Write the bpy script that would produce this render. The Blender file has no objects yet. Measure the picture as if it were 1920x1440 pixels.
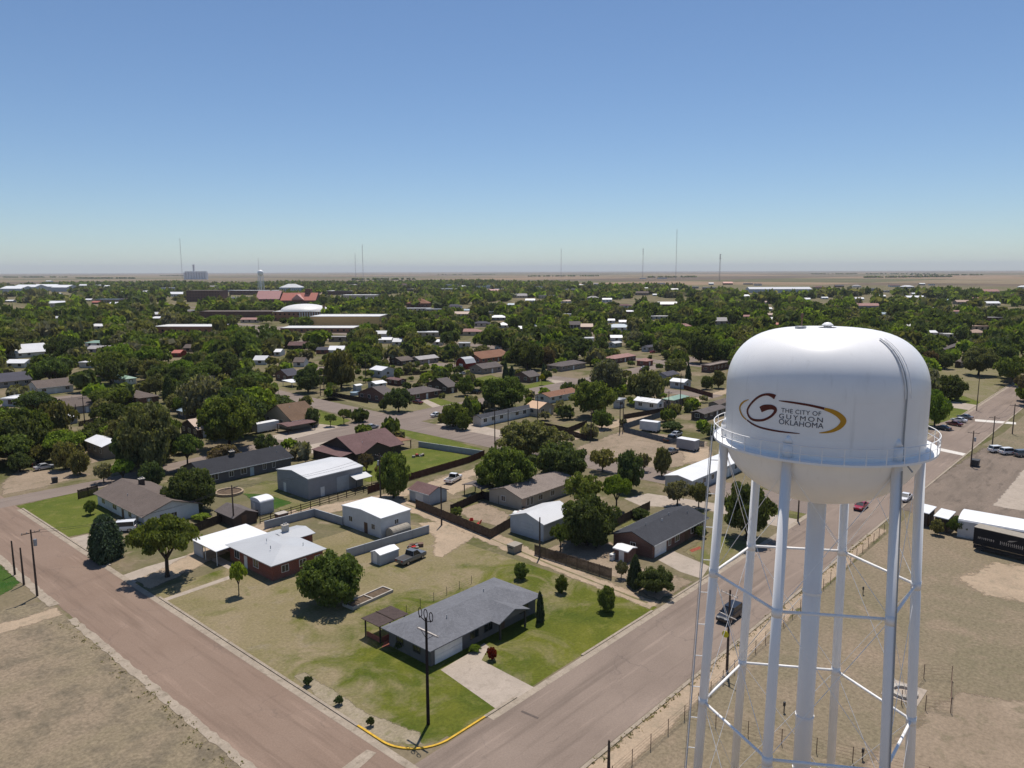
import bpy, bmesh, math, random
import numpy as np
from mathutils import Matrix, Vector

# ------------------------------------------------------------------ camera, sky, sun, exposure
sc = bpy.context.scene
C = sc.collection
F, H = 1412.0, 48.0                       # focal length in photo pixels, height of the drone in metres
PITCH, HEAD, ROLL = math.atan((720 - 508) / F), math.radians(41.8), 0.0031
S = H / 44.0
_f = np.array([math.cos(PITCH) * math.cos(HEAD), math.cos(PITCH) * math.sin(HEAD), -math.sin(PITCH)])
_r0 = np.array([math.sin(HEAD), -math.cos(HEAD), 0.0])
_u0 = np.cross(_r0, _f)
_r = math.cos(ROLL) * _r0 - math.sin(ROLL) * _u0
_u = math.sin(ROLL) * _r0 + math.cos(ROLL) * _u0

cam = bpy.data.cameras.new('camera')
cam.sensor_width = 36.0
cam.lens = F / 1920 * 36
cam.clip_start, cam.clip_end = 0.5, 120000
camo = bpy.data.objects.new('camera', cam)
C.objects.link(camo)
camo.matrix_world = Matrix(((_r[0], _u[0], -_f[0], 0), (_r[1], _u[1], -_f[1], 0), (_r[2], _u[2], -_f[2], H), (0, 0, 0, 1)))
sc.camera = camo

SUN_EL, SUN_AZ = math.radians(69), math.radians(30)      # azimuth from +X towards +Y
world = bpy.data.worlds.new('World')
sc.world = world
world.use_nodes = True
wn = world.node_tree.nodes
wl = world.node_tree.links
sky = wn.new('ShaderNodeTexSky')
sky.sky_type = 'NISHITA'
sky.sun_disc = False
sky.sun_elevation = SUN_EL
sky.sun_rotation = math.pi / 2 - SUN_AZ
sky.altitude = 950
sky.air_density = 1.0
sky.dust_density = 0.2
sky.ozone_density = 1.6
tint = wn.new('ShaderNodeVectorMath')
tint.operation = 'MULTIPLY'
tint.inputs[1].default_value = (0.86, 0.972, 1.095)
wl.new(sky.outputs[0], tint.inputs[0])
wl.new(tint.outputs[0], wn['Background'].inputs[0])
wn['Background'].inputs[1].default_value = 0.092

sun = bpy.data.lights.new('sun', 'SUN')
sun.energy = 4.7
sun.angle = math.radians(0.53)
sun.color = (1.0, 0.935, 0.85)
suno = bpy.data.objects.new('sun', sun)
C.objects.link(suno)
sdir = Vector((math.cos(SUN_EL) * math.cos(SUN_AZ), math.cos(SUN_EL) * math.sin(SUN_AZ), math.sin(SUN_EL)))
suno.rotation_euler = sdir.to_track_quat('Z', 'Y').to_euler()
suno.location = (0, 0, 300)

vs = sc.view_settings
vs.view_transform = 'Standard'
vs.look = 'None'
vs.exposure = 0.0
vs.gamma = 1.0
sc.cycles.max_bounces = 6
sc.cycles.diffuse_bounces = 3
sc.cycles.volume_bounces = 0
sc.cycles.caustics_reflective = False
sc.cycles.caustics_refractive = False

# ------------------------------------------------------------------ pixel <-> ground
def P(px, py, z=0.0):
    d = _f + _r * (px - 960) / F - _u * (py - 720) / F
    t = (z - H) / d[2]
    return float(t * d[0]), float(t * d[1])
def proj(x, y, z=0.0):
    v = np.array([x, y, z - H])
    d = v @ _f
    return 960 + F * (v @ _r) / d, 720 - F * (v @ _u) / d
def depth(x, y, z=0.0):
    return float(np.array([x, y, z - H]) @ _f)
def along(x0, y0, dx, dy, px):            # distance from (x0,y0) along (dx,dy) until the pixel column is px
    k = (px - 960) / F
    v = np.array([x0, y0, -H]); d = np.array([dx, dy, 0.0])
    return float((k * (v @ _f) - v @ _r) / (d @ _r - k * (d @ _f)))
def height_at(x, y, py):                  # z above (x,y) seen at pixel row py
    a, b = 0.0, 300.0
    for _ in range(40):
        m = (a + b) / 2
        if proj(x, y, m)[1] > py: a = m
        else: b = m
    return a

# ------------------------------------------------------------------ materials
MATS = {}
def newmat(name):
    m = bpy.data.materials.new(name)
    m.use_nodes = True
    MATS[name] = m
    return m, m.node_tree.nodes, m.node_tree.links, m.node_tree.nodes['Principled BSDF']
def setspec(b, rough, spec=0.3, metal=0.0):
    b.inputs['Roughness'].default_value = rough
    b.inputs['Specular IOR Level'].default_value = spec
    b.inputs['Metallic'].default_value = metal
def c4(c): return (c[0], c[1], c[2], 1.0)
def noise(n, l, vec, scale, detail=5, rough=0.6, dist=0.0):
    t = n.new('ShaderNodeTexNoise')
    t.inputs['Scale'].default_value = scale
    t.inputs['Detail'].default_value = detail
    t.inputs['Roughness'].default_value = rough
    t.inputs['Distortion'].default_value = dist
    l.new(vec, t.inputs['Vector'])
    return t.outputs['Fac']
def ramp(n, l, fac, lo, hi):
    t = n.new('ShaderNodeMapRange')
    t.inputs['From Min'].default_value = lo
    t.inputs['From Max'].default_value = hi
    l.new(fac, t.inputs['Value'])
    return t.outputs['Result']
def mix(n, l, fac, a, b, blend='MIX'):
    t = n.new('ShaderNodeMix')
    t.data_type = 'RGBA'
    t.blend_type = blend
    for sock, v in ((t.inputs[0], fac), (t.inputs[6], a), (t.inputs[7], b)):
        if isinstance(v, (int, float)): sock.default_value = v
        elif isinstance(v, tuple): sock.default_value = c4(v)
        else: l.new(v, sock)
    return t.outputs[2]
def math_(n, l, op, a, b=None):
    t = n.new('ShaderNodeMath')
    t.operation = op
    for i, v in enumerate((a, b)):
        if v is None: continue
        if isinstance(v, (int, float)): t.inputs[i].default_value = v
        else: l.new(v, t.inputs[i])
    return t.outputs[0]
def speckle(n, l, vec, col, scale, amt, detail=4):
    f = ramp(n, l, noise(n, l, vec, scale, detail, 0.7), 0.3, 0.7)
    g = n.new('ShaderNodeMapRange')
    g.inputs['To Min'].default_value = 1 - amt
    g.inputs['To Max'].default_value = 1 + amt
    l.new(f, g.inputs['Value'])
    t = n.new('ShaderNodeVectorMath')
    t.operation = 'SCALE'
    l.new(col, t.inputs[0]); l.new(g.outputs[0], t.inputs['Scale'])
    return t.outputs[0], f
def bump(n, l, b, h, strength, dist=0.05):
    t = n.new('ShaderNodeBump')
    t.inputs['Strength'].default_value = strength
    t.inputs['Distance'].default_value = dist
    l.new(h, t.inputs['Height']); l.new(t.outputs[0], b.inputs['Normal'])
def position(n, l, stretch=None, rz=0):
    g = n.new('ShaderNodeNewGeometry')
    if stretch is None: return g.outputs['Position']
    m = n.new('ShaderNodeMapping')
    m.inputs['Scale'].default_value = stretch
    m.inputs['Rotation'].default_value = (0, 0, rz)
    l.new(g.outputs['Position'], m.inputs['Vector'])
    return m.outputs[0]

def earth(name, c0, c1, c2, s1=0.08, s2=0.5, fine=3.0, amt=0.22, lo=0.38, hi=0.62, lo2=0.52, hi2=0.72, bmp=0.5, stretch=None):
    m, n, l, b = newmat(name)
    v = position(n, l, stretch)
    a = mix(n, l, ramp(n, l, noise(n, l, v, s1, 6, 0.62, 0.4), lo, hi), c0, c1)
    a = mix(n, l, ramp(n, l, noise(n, l, v, s2, 6, 0.65, 0.3), lo2, hi2), a, c2)
    a, f = speckle(n, l, position(n, l), a, fine, amt, 6)
    l.new(a, b.inputs['Base Color'])
    setspec(b, 0.95, 0.1)
    if bmp: bump(n, l, b, f, bmp, 0.08)
    return m
def plain(name, col, rough=0.6, spec=0.35, metal=0.0, var=0.08, scale=1.5):
    m, n, l, b = newmat(name)
    v = position(n, l)
    a = mix(n, l, ramp(n, l, noise(n, l, v, scale, 5, 0.65), 0.3, 0.7), tuple(x * (1 - var) for x in col), tuple(min(1, x * (1 + var)) for x in col))
    l.new(a, b.inputs['Base Color'])
    setspec(b, rough, spec, metal)
    return m
def shingle(name, col, var=0.10):
    m, n, l, b = newmat(name)
    v = position(n, l)
    a = mix(n, l, ramp(n, l, noise(n, l, v, 0.35, 5, 0.6), 0.3, 0.7), tuple(x * 0.90 for x in col), tuple(x * 1.08 for x in col))
    vo = n.new('ShaderNodeTexVoronoi')
    vo.inputs['Scale'].default_value = 3.6
    l.new(v, vo.inputs['Vector'])
    s = n.new('ShaderNodeSeparateColor'); l.new(vo.outputs['Color'], s.inputs[0])
    g = n.new('ShaderNodeMapRange')
    g.inputs['To Min'].default_value = 1 - var; g.inputs['To Max'].default_value = 1 + var
    l.new(s.outputs[0], g.inputs['Value'])
    t = n.new('ShaderNodeVectorMath'); t.operation = 'SCALE'
    l.new(a, t.inputs[0]); l.new(g.outputs[0], t.inputs['Scale'])
    a, f = speckle(n, l, v, t.outputs[0], 7.0, 0.15, 3)
    l.new(a, b.inputs['Base Color'])
    setspec(b, 0.9, 0.15)
    bump(n, l, b, f, 0.4, 0.03)
    return m
def metal_roof(name, col, rough=0.45):
    m, n, l, b = newmat(name)
    v = position(n, l)
    a = mix(n, l, ramp(n, l, noise(n, l, v, 0.25, 5, 0.6), 0.3, 0.75), tuple(x * 0.88 for x in col), col)
    a = mix(n, l, ramp(n, l, noise(n, l, v, 0.9, 6, 0.7), 0.62, 0.8), a, tuple(x * y for x, y in zip(col, (0.72, 0.68, 0.62))))
    l.new(a, b.inputs['Base Color'])
    setspec(b, rough, 0.4)
    w = n.new('ShaderNodeTexWave')
    w.inputs['Scale'].default_value = 0.55
    w.bands_direction = 'DIAGONAL'
    l.new(v, w.inputs['Vector'])
    bump(n, l, b, w.outputs['Fac'], 0.25, 0.04)
    return m
def siding(name, col, brick=False):
    m, n, l, b = newmat(name)
    v = position(n, l)
    if brick:
        t = n.new('ShaderNodeTexBrick')
        mp = n.new('ShaderNodeMapping'); mp.inputs['Rotation'].default_value = (math.pi / 2, 0, math.radians(45))
        l.new(v, mp.inputs['Vector']); l.new(mp.outputs[0], t.inputs['Vector'])
        t.inputs['Scale'].default_value = 3.2
        t.inputs['Color1'].default_value = c4(tuple(x * 0.8 for x in col)); t.inputs['Color2'].default_value = c4(tuple(x * 1.2 for x in col))
        t.inputs['Mortar'].default_value = c4((0.22, 0.19, 0.17)); t.inputs['Mortar Size'].default_value = 0.012
        a = t.outputs['Color']
    else:
        a = mix(n, l, ramp(n, l, noise(n, l, v, 0.8, 5, 0.65), 0.3, 0.7), tuple(x * 0.86 for x in col), col)
    # dirt splashed up from the ground, as wear
    sx = n.new('ShaderNodeSeparateXYZ'); l.new(v, sx.inputs[0])
    d = math_(n, l, 'MULTIPLY', ramp(n, l, sx.outputs['Z'], 0.9, 0.0), ramp(n, l, noise(n, l, v, 1.3, 5, 0.7), 0.35, 0.7))
    a = mix(n, l, math_(n, l, 'MULTIPLY', d, 0.55), a, (0.24, 0.19, 0.14))
    l.new(a, b.inputs['Base Color'])
    setspec(b, 0.8, 0.2)
    return m
def leafmat(name, use_attr=False):
    m, n, l, b = newmat(name)
    n.remove(b)
    if use_attr:
        t = n.new('ShaderNodeAttribute'); t.attribute_name = 'tint'
        col = t.outputs['Color']
    else:
        t = n.new('ShaderNodeObjectInfo'); col = t.outputs['Color']
    g = n.new('ShaderNodeNewGeometry')
    r = n.new('ShaderNodeMapRange'); r.inputs['To Min'].default_value = 0.62; r.inputs['To Max'].default_value = 1.45
    l.new(g.outputs['Random Per Island'], r.inputs['Value'])
    s = n.new('ShaderNodeVectorMath'); s.operation = 'SCALE'
    l.new(col, s.inputs[0]); l.new(r.outputs[0], s.inputs['Scale'])
    d = n.new('ShaderNodeBsdfDiffuse'); l.new(s.outputs[0], d.inputs['Color'])
    tr = n.new('ShaderNodeBsdfTranslucent')
    tc = n.new('ShaderNodeVectorMath'); tc.operation = 'MULTIPLY'; tc.inputs[1].default_value = (1.25, 1.3, 0.5)
    l.new(s.outputs[0], tc.inputs[0]); l.new(tc.outputs[0], tr.inputs['Color'])
    ms = n.new('ShaderNodeMixShader'); ms.inputs[0].default_value = 0.4
    l.new(d.outputs[0], ms.inputs[1]); l.new(tr.outputs[0], ms.inputs[2])
    l.new(ms.outputs[0], n['Material Output'].inputs['Surface'])
    return m

# the wide ground: town soil near, field parcels on the plain
def ground_mat():
    m, n, l, b = newmat('ground')
    v = position(n, l)
    a = mix(n, l, ramp(n, l, noise(n, l, v, 0.02, 6, 0.62, 0.5), 0.38, 0.62), (0.205, 0.162, 0.108), (0.138, 0.124, 0.068))
    a = mix(n, l, ramp(n, l, noise(n, l, v, 0.06, 6, 0.65, 0.4), 0.47, 0.62), a, (0.098, 0.100, 0.038))
    a = mix(n, l, ramp(n, l, noise(n, l, v, 0.16, 6, 0.65, 0.4), 0.6, 0.74), a, (0.30, 0.235, 0.165))
    # parcels
    mp = n.new('ShaderNodeMapping'); mp.inputs['Scale'].default_value = (1 / 1500, 1 / 900, 0)
    l.new(v, mp.inputs['Vector'])
    fl = n.new('ShaderNodeVectorMath'); fl.operation = 'FLOOR'; l.new(mp.outputs[0], fl.inputs[0])
    wnz = n.new('ShaderNodeTexWhiteNoise'); wnz.noise_dimensions = '2D'; l.new(fl.outputs[0], wnz.inputs['Vector'])
    cr = n.new('ShaderNodeValToRGB')
    cr.color_ramp.interpolation = 'CONSTANT'
    els = cr.color_ramp.elements
    pal = [(0.0, (0.21, 0.165, 0.105)), (0.22, (0.165, 0.135, 0.088)), (0.45, (0.125, 0.118, 0.066)), (0.62, (0.245, 0.175, 0.115)), (0.82, (0.135, 0.104, 0.076))]
    els[0].position, els[0].color = pal[0][0], c4(pal[0][1])
    els[1].position, els[1].color = pal[1][0], c4(pal[1][1])
    for p, c in pal[2:]:
        e = els.new(p); e.color = c4(c)
    l.new(wnz.outputs['Value'], cr.inputs['Fac'])
    far, _ = speckle(n, l, v, cr.outputs['Color'], 0.004, 0.25, 5)
    ln = n.new('ShaderNodeVectorMath'); ln.operation = 'LENGTH'; l.new(v, ln.inputs[0])
    far_f = ramp(n, l, math_(n, l, 'ADD', ln.outputs['Value'], math_(n, l, 'MULTIPLY', noise(n, l, v, 0.002, 3), 900)), 2900, 3300)
    a = mix(n, l, far_f, a, far)
    a, f = speckle(n, l, v, a, 1.6, 0.2, 6)
    l.new(a, b.inputs['Base Color'])
    setspec(b, 1.0, 0.05)
    return m
ground_mat()
earth('dry_field', (0.246, 0.192, 0.134), (0.206, 0.170, 0.110), (0.150, 0.124, 0.088), 0.07, 0.30, 2.2, 0.34, lo2=0.47, hi2=0.66)
earth('straw', (0.315, 0.262, 0.190), (0.250, 0.210, 0.140), (0.19, 0.172, 0.088), 0.3, 0.8, 3.0, 0.25)
earth('tar', (0.125, 0.10, 0.088), (0.105, 0.088, 0.08), (0.14, 0.11, 0.095), 0.3, 0.8, 3.0, 0.1)
earth('tan_field', (0.225, 0.178, 0.122), (0.182, 0.154, 0.098), (0.262, 0.200, 0.142), 0.05, 0.16, 2.2, 0.32)
earth('sand', (0.40, 0.305, 0.215), (0.34, 0.262, 0.185), (0.26, 0.215, 0.15), 0.2, 0.6, 3.0, 0.16)
earth('dirt', (0.30, 0.232, 0.168), (0.245, 0.19, 0.135), (0.165, 0.14, 0.09), 0.12, 0.4, 2.5, 0.22)
earth('brown_dirt', (0.215, 0.17, 0.135), (0.168, 0.135, 0.108), (0.115, 0.094, 0.076), 0.14, 0.3, 2.5, 0.22, stretch=(0.5, 1.6, 1))
earth('green_lawn', (0.084, 0.108, 0.018), (0.116, 0.130, 0.024), (0.165, 0.158, 0.048), 0.14, 0.35, 3.2, 0.28)
earth('deep_lawn', (0.030, 0.078, 0.012), (0.052, 0.094, 0.016), (0.08, 0.10, 0.03), 0.2, 0.5, 3.2, 0.25)
earth('patchy_lawn', (0.120, 0.125, 0.036), (0.188, 0.158, 0.082), (0.22, 0.178, 0.112), 0.10, 0.3, 3.0, 0.26)
earth('dry_lawn', (0.205, 0.172, 0.105), (0.165, 0.15, 0.07), (0.125, 0.13, 0.042), 0.08, 0.3, 3.0, 0.26)
def road_mat(name, c0, c1, axis):
    m, n, l, b = newmat(name)
    st = (0.06, 1.0, 1.0) if axis == 'x' else (1.0, 0.06, 1.0)
    v = position(n, l); vs_ = position(n, l, st)
    a = mix(n, l, ramp(n, l, noise(n, l, v, 0.07, 6, 0.62, 0.5), 0.35, 0.65), c0, c1)
    a = mix(n, l, ramp(n, l, noise(n, l, vs_, 0.55, 4, 0.6), 0.52, 0.72), a, tuple(x * 0.74 for x in c0))
    a = mix(n, l, ramp(n, l, noise(n, l, vs_, 0.9, 4, 0.6), 0.58, 0.78), a, tuple(min(1, x * 1.25) for x in c1))
    # sealed cracks
    vo = n.new('ShaderNodeTexVoronoi'); vo.feature = 'DISTANCE_TO_EDGE'; vo.inputs['Scale'].default_value = 0.075
    vv = n.new('ShaderNodeVectorMath'); vv.operation = 'ADD'
    nz = n.new('ShaderNodeTexNoise'); nz.inputs['Scale'].default_value = 0.35; nz.inputs['Detail'].default_value = 4
    l.new(v, nz.inputs['Vector'])
    sc_ = n.new('ShaderNodeVectorMath'); sc_.operation = 'SCALE'; sc_.inputs['Scale'].default_value = 5.0
    l.new(nz.outputs['Color'], sc_.inputs[0]); l.new(v, vv.inputs[0]); l.new(sc_.outputs[0], vv.inputs[1])
    l.new(vv.outputs[0], vo.inputs['Vector'])
    ck = math_(n, l, 'MULTIPLY', ramp(n, l, vo.outputs['Distance'], 0.009, 0.003), ramp(n, l, noise(n, l, v, 0.12, 3), 0.45, 0.6))
    a = mix(n, l, math_(n, l, 'MULTIPLY', ck, 0.32), a, (0.075, 0.065, 0.06))
    a, f = speckle(n, l, v, a, 5.0, 0.12, 5)
    l.new(a, b.inputs['Base Color'])
    setspec(b, 0.9, 0.2)
    bump(n, l, b, f, 0.3, 0.02)
road_mat('road_a', (0.212, 0.148, 0.110), (0.240, 0.172, 0.130), 'y')
road_mat('road_b', (0.205, 0.158, 0.127), (0.250, 0.194, 0.156), 'x')
road_mat('road_c', (0.190, 0.150, 0.125), (0.225, 0.18, 0.15), 'x')
earth('concrete', (0.40, 0.335, 0.275), (0.35, 0.295, 0.24), (0.28, 0.235, 0.19), 0.3, 0.9, 4.0, 0.10, bmp=0.2)
earth('kerb_concrete', (0.36, 0.30, 0.235), (0.30, 0.25, 0.195), (0.20, 0.165, 0.12), 0.4, 1.1, 4.0, 0.15, bmp=0.2)
plain('yellow_paint', (0.56, 0.34, 0.035), 0.7, 0.2, var=0.25, scale=2.5)
plain('road_white', (0.62, 0.58, 0.52), 0.8, 0.2, var=0.2, scale=3)
# tower paint
def tower_paint():
    m, n, l, b = newmat('tower_white')
    g = position(n, l)
    a = mix(n, l, ramp(n, l, noise(n, l, g, 0.5, 5, 0.6), 0.35, 0.75), (0.90, 0.885, 0.865), (0.85, 0.835, 0.82))
    vs_ = position(n, l, (1.6, 1.6, 0.12))
    a = mix(n, l, math_(n, l, 'MULTIPLY', ramp(n, l, noise(n, l, vs_, 1.2, 4, 0.6), 0.6, 0.8), 0.35), a, (0.56, 0.54, 0.52))
    l.new(a, b.inputs['Base Color'])
    setspec(b, 0.38, 0.45)
tower_paint()
plain('logo_maroon', (0.105, 0.016, 0.010), 0.5, 0.3, var=0.03)
plain('logo_gold', (0.50, 0.255, 0.018), 0.5, 0.3, var=0.03)
plain('logo_ink', (0.035, 0.033, 0.055), 0.5, 0.3, var=0.03)
# roofs
for nm, c in dict(grey_shingle=(0.155, 0.158, 0.172), dark_shingle=(0.052, 0.054, 0.062), charcoal_shingle=(0.036, 0.037, 0.043), taupe_shingle=(0.135, 0.108, 0.094),
                  brown_shingle=(0.155, 0.10, 0.066), maroon_shingle=(0.150, 0.092, 0.088), drab_shingle=(0.122, 0.105, 0.100), rust_shingle=(0.22, 0.115, 0.075),
                  slate_shingle=(0.075, 0.073, 0.09), pale_shingle=(0.36, 0.34, 0.33), pink_shingle=(0.34, 0.20, 0.175), beige_shingle=(0.23, 0.19, 0.165)).items():
    shingle(nm, c)
for nm, c in dict(white_metal=(0.80, 0.80, 0.80), grey_metal=(0.47, 0.48, 0.49), pale_metal=(0.62, 0.62, 0.62), green_metal=(0.24, 0.36, 0.28), red_metal=(0.46, 0.15, 0.105),
                  pink_metal=(0.56, 0.30, 0.27), ply_roof=(0.62, 0.40, 0.24), tan_metal=(0.42, 0.29, 0.21), blue_metal=(0.30, 0.38, 0.44), flat_white=(0.78, 0.76, 0.72)).items():
    metal_roof(nm, c)
for nm, c in dict(white_wall=(0.62, 0.62, 0.61), grey_wall=(0.30, 0.30, 0.315), beige_wall=(0.40, 0.35, 0.28), tan_wall=(0.74, 0.48, 0.22), dark_wall=(0.075, 0.055, 0.046),
                  slate_wall=(0.12, 0.115, 0.115), pale_wall=(0.46, 0.48, 0.50), cream_wall=(0.52, 0.45, 0.36), block_wall=(0.36, 0.375, 0.39), blue_wall=(0.42, 0.48, 0.52),
                  taupe_wall=(0.27, 0.225, 0.185), barn_red=(0.20, 0.028, 0.022), black_panel=(0.018, 0.018, 0.021), stone_wall=(0.44, 0.42, 0.39)).items():
    siding(nm, c)
for nm, c in dict(red_brick=(0.20, 0.062, 0.042), brown_brick=(0.135, 0.062, 0.046), orange_brick=(0.30, 0.14, 0.075)).items():
    siding(nm, c, True)
plain('trim_white', (0.68, 0.68, 0.66), 0.6); plain('trim_dark', (0.05, 0.045, 0.042), 0.6); plain('trim_tan', (0.36, 0.30, 0.24), 0.7)
plain('glass', (0.018, 0.022, 0.028), 0.12, 0.6, var=0.3)
plain('door_blue', (0.36, 0.45, 0.50), 0.5); plain('door_white', (0.66, 0.66, 0.65), 0.5); plain('door_brown', (0.10, 0.055, 0.035), 0.6)
plain('pole_wood', (0.088, 0.066, 0.054), 0.9, 0.1, var=0.3, scale=3); plain('pole_dark', (0.022, 0.018, 0.018), 0.85, 0.15, var=0.2)
plain('grey_steel', (0.32, 0.33, 0.34), 0.45, 0.5); plain('arm_pale', (0.52, 0.47, 0.42), 0.85, 0.15, var=0.2); plain('wire_black', (0.03, 0.03, 0.03), 0.6)
plain('fence_wood', (0.105, 0.076, 0.056), 0.9, 0.1, var=0.35, scale=2.5); plain('fence_dark', (0.046, 0.034, 0.028), 0.9, 0.1, var=0.35, scale=2.5)
plain('fence_maroon', (0.085, 0.04, 0.032), 0.9, 0.1, var=0.3, scale=2.5); plain('fence_slate', (0.10, 0.12, 0.14), 0.8, 0.2, var=0.3, scale=2.5)
plain('pergola_wood', (0.085, 0.062, 0.056), 0.85, 0.15, var=0.2); plain('iron', (0.04, 0.04, 0.042), 0.6, 0.4); plain('rust_steel', (0.16, 0.10, 0.075), 0.8, 0.2, var=0.3)
plain('tyre', (0.018, 0.018, 0.018), 0.9, 0.1); plain('rim', (0.35, 0.35, 0.36), 0.3, 0.5, 0.6); plain('lamp_glass', (0.55, 0.55, 0.52), 0.15, 0.6); plain('tail_red', (0.35, 0.02, 0.02), 0.25, 0.5)
plain('bark', (0.062, 0.048, 0.038), 0.95, 0.05, var=0.35, scale=4); plain('pale_bark', (0.15, 0.125, 0.10), 0.95, 0.05, var=0.35, scale=4)
plain('brick_red_plain', (0.28, 0.10, 0.07), 0.85, 0.1, var=0.2, scale=3); plain('mulch', (0.26, 0.075, 0.05), 0.95, 0.05, var=0.3, scale=3)
plain('soil', (0.12, 0.088, 0.062), 0.95, 0.05, var=0.3, scale=2); plain('planter_concrete', (0.42, 0.38, 0.33), 0.9, 0.1, var=0.15)
plain('shed_tan', (0.30, 0.265, 0.215), 0.7, 0.25, var=0.15); plain('plastic_red', (0.55, 0.035, 0.03), 0.4, 0.4); plain('sign_yellow', (0.62, 0.54, 0.02), 0.5, 0.3)
plain('grain_steel', (0.66, 0.66, 0.68), 0.6, 0.3, 0.0); plain('mast_paint', (0.40, 0.36, 0.36), 0.6)
leafmat('leaf'); leafmat('leaf_far', True)
for nm, c in dict(car_black=(0.012, 0.012, 0.014), car_white=(0.75, 0.75, 0.75), car_red=(0.30, 0.012, 0.03), car_silver=(0.42, 0.43, 0.45), car_grey=(0.13, 0.135, 0.14), car_maroon=(0.13, 0.012, 0.016), car_tan=(0.33, 0.28, 0.21)).items():
    m, n, l, b = newmat(nm); b.inputs['Base Color'].default_value = c4(c); setspec(b, 0.28, 0.5); b.inputs['Coat Weight'].default_value = 0.4

# ------------------------------------------------------------------ mesh and object helpers
def link(name, data, mat=None, parent=None, loc=None, rz=0):
    o = bpy.data.objects.new(name, data)
    C.objects.link(o)
    if mat is not None and not data.materials: data.materials.append(MATS[mat])
    if parent is not None: o.parent = parent
    if loc is not None: o.location = loc
    if rz: o.rotation_euler = (0, 0, rz)
    return o
def tag(o, label, cat=None, group=None, kind=None):
    if label: o['label'] = label
    if cat: o['category'] = cat
    if group: o['group'] = group
    if kind: o['kind'] = kind
    return o
def empty(name, loc, rz=0):
    o = bpy.data.objects.new(name, None)
    C.objects.link(o)
    o.empty_display_size = 0.3
    o.location = loc; o.rotation_euler = (0, 0, rz)
    return o
class MB:
    def __init__(s): s.v = []; s.f = []
    def add(s, vs, fs):
        k = len(s.v); s.v += [tuple(map(float, p)) for p in vs]; s.f += [tuple(i + k for i in f) for f in fs]; return s
    def box(s, x0, x1, y0, y1, z0, z1):
        v = [(x, y, z) for z in (z0, z1) for y in (y0, y1) for x in (x0, x1)]
        return s.add(v, [(0, 2, 3, 1), (4, 5, 7, 6), (0, 1, 5, 4), (1, 3, 7, 5), (3, 2, 6, 7), (2, 0, 4, 6)])
    def tube(s, p, q, r0, r1=None, n=8, cap=True):
        r1 = r0 if r1 is None else r1
        p, q = Vector(p), Vector(q); d = (q - p).normalized()
        a = d.orthogonal().normalized(); b = d.cross(a)
        v = []
        for c, r in ((p, r0), (q, r1)):
            for i in range(n):
                t = 2 * math.pi * i / n
                v.append(c + a * r * math.cos(t) + b * r * math.sin(t))
        f = [(i, (i + 1) % n, n + (i + 1) % n, n + i) for i in range(n)]
        if cap: f += [tuple(range(n - 1, -1, -1)), tuple(range(n, 2 * n))]
        return s.add(v, f)
    def path(s, pts, rs, n=6):
        for i in range(len(pts) - 1): s.tube(pts[i], pts[i + 1], rs[i], rs[i + 1], n)
        return s
    def lathe(s, prof, n=48, cap=False):
        v = [(r * math.cos(2 * math.pi * i / n), r * math.sin(2 * math.pi * i / n), z) for r, z in prof for i in range(n)]
        f = [(k * n + i, k * n + (i + 1) % n, (k + 1) * n + (i + 1) % n, (k + 1) * n + i) for k in range(len(prof) - 1) for i in range(n)]
        return s.add(v, f)
    def prism(s, sec, t0, t1, axis='x'):        # section of (a,z) extruded along the axis
        n = len(sec)
        mk = (lambda t, a, z: (t, a, z)) if axis == 'x' else (lambda t, a, z: (-a, t, z))
        v = [mk(t0, a, z) for a, z in sec] + [mk(t1, a, z) for a, z in sec]
        f = [(i, (i + 1) % n, n + (i + 1) % n, n + i) for i in range(n)] + [tuple(range(n - 1, -1, -1)), tuple(range(n, 2 * n))]
        return s.add(v, f)
    def mesh(s, name, smooth=False):
        m = bpy.data.meshes.new(name); m.from_pydata(s.v, [], s.f)
        if smooth: m.polygons.foreach_set('use_smooth', [True] * len(m.polygons))
        return m
    def build(s, name, mat, parent=None, smooth=False, loc=None, rz=0):
        return link(name, s.mesh(name, smooth), mat, parent, loc, rz)
CACHE = {}
def cached(key, fn):
    if key not in CACHE: CACHE[key] = fn()
    return CACHE[key]
def npmesh(name, V, Q):                         # V (n,3), Q (m,4)
    m = bpy.data.meshes.new(name)
    m.vertices.add(len(V)); m.vertices.foreach_set('co', np.ascontiguousarray(V, dtype=np.float32).ravel())
    m.loops.add(Q.size); m.loops.foreach_set('vertex_index', np.ascontiguousarray(Q, dtype=np.int32).ravel())
    m.polygons.add(len(Q)); m.polygons.foreach_set('loop_start', np.arange(0, Q.size, Q.shape[1], dtype=np.int32))
    m.update(calc_edges=True)
    return m
rnd = random.Random(7)

# ------------------------------------------------------------------ the setting: ground, roads, lawns
def structure(name, mesh, mat, label=None):
    o = link(name, mesh, mat)
    o['kind'] = 'structure'
    if label: o['label'] = label
    return o
G = 40000.0
structure('ground', MB().add([(-G, -G, 0), (G, -G, 0), (G, G, 0), (-G, G, 0)], [(0, 1, 2, 3)]).mesh('ground'), 'ground', 'dry town soil running out to the field parcels of the plain')
LEVEL = [0]
def rough_edge(pts, amp, step=1.2):
    out = []
    n = len(pts)
    for i in range(n):
        a, b = pts[i], pts[(i + 1) % n]
        L = math.hypot(b[0] - a[0], b[1] - a[1]); k = max(1, int(L / step))
        for j in range(k):
            t = j / k
            w = amp if 0 < j else amp * 0.4
            out.append((a[0] + (b[0] - a[0]) * t + rnd.uniform(-w, w), a[1] + (b[1] - a[1]) * t + rnd.uniform(-w, w)))
    return out
SHEETS = []
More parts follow.
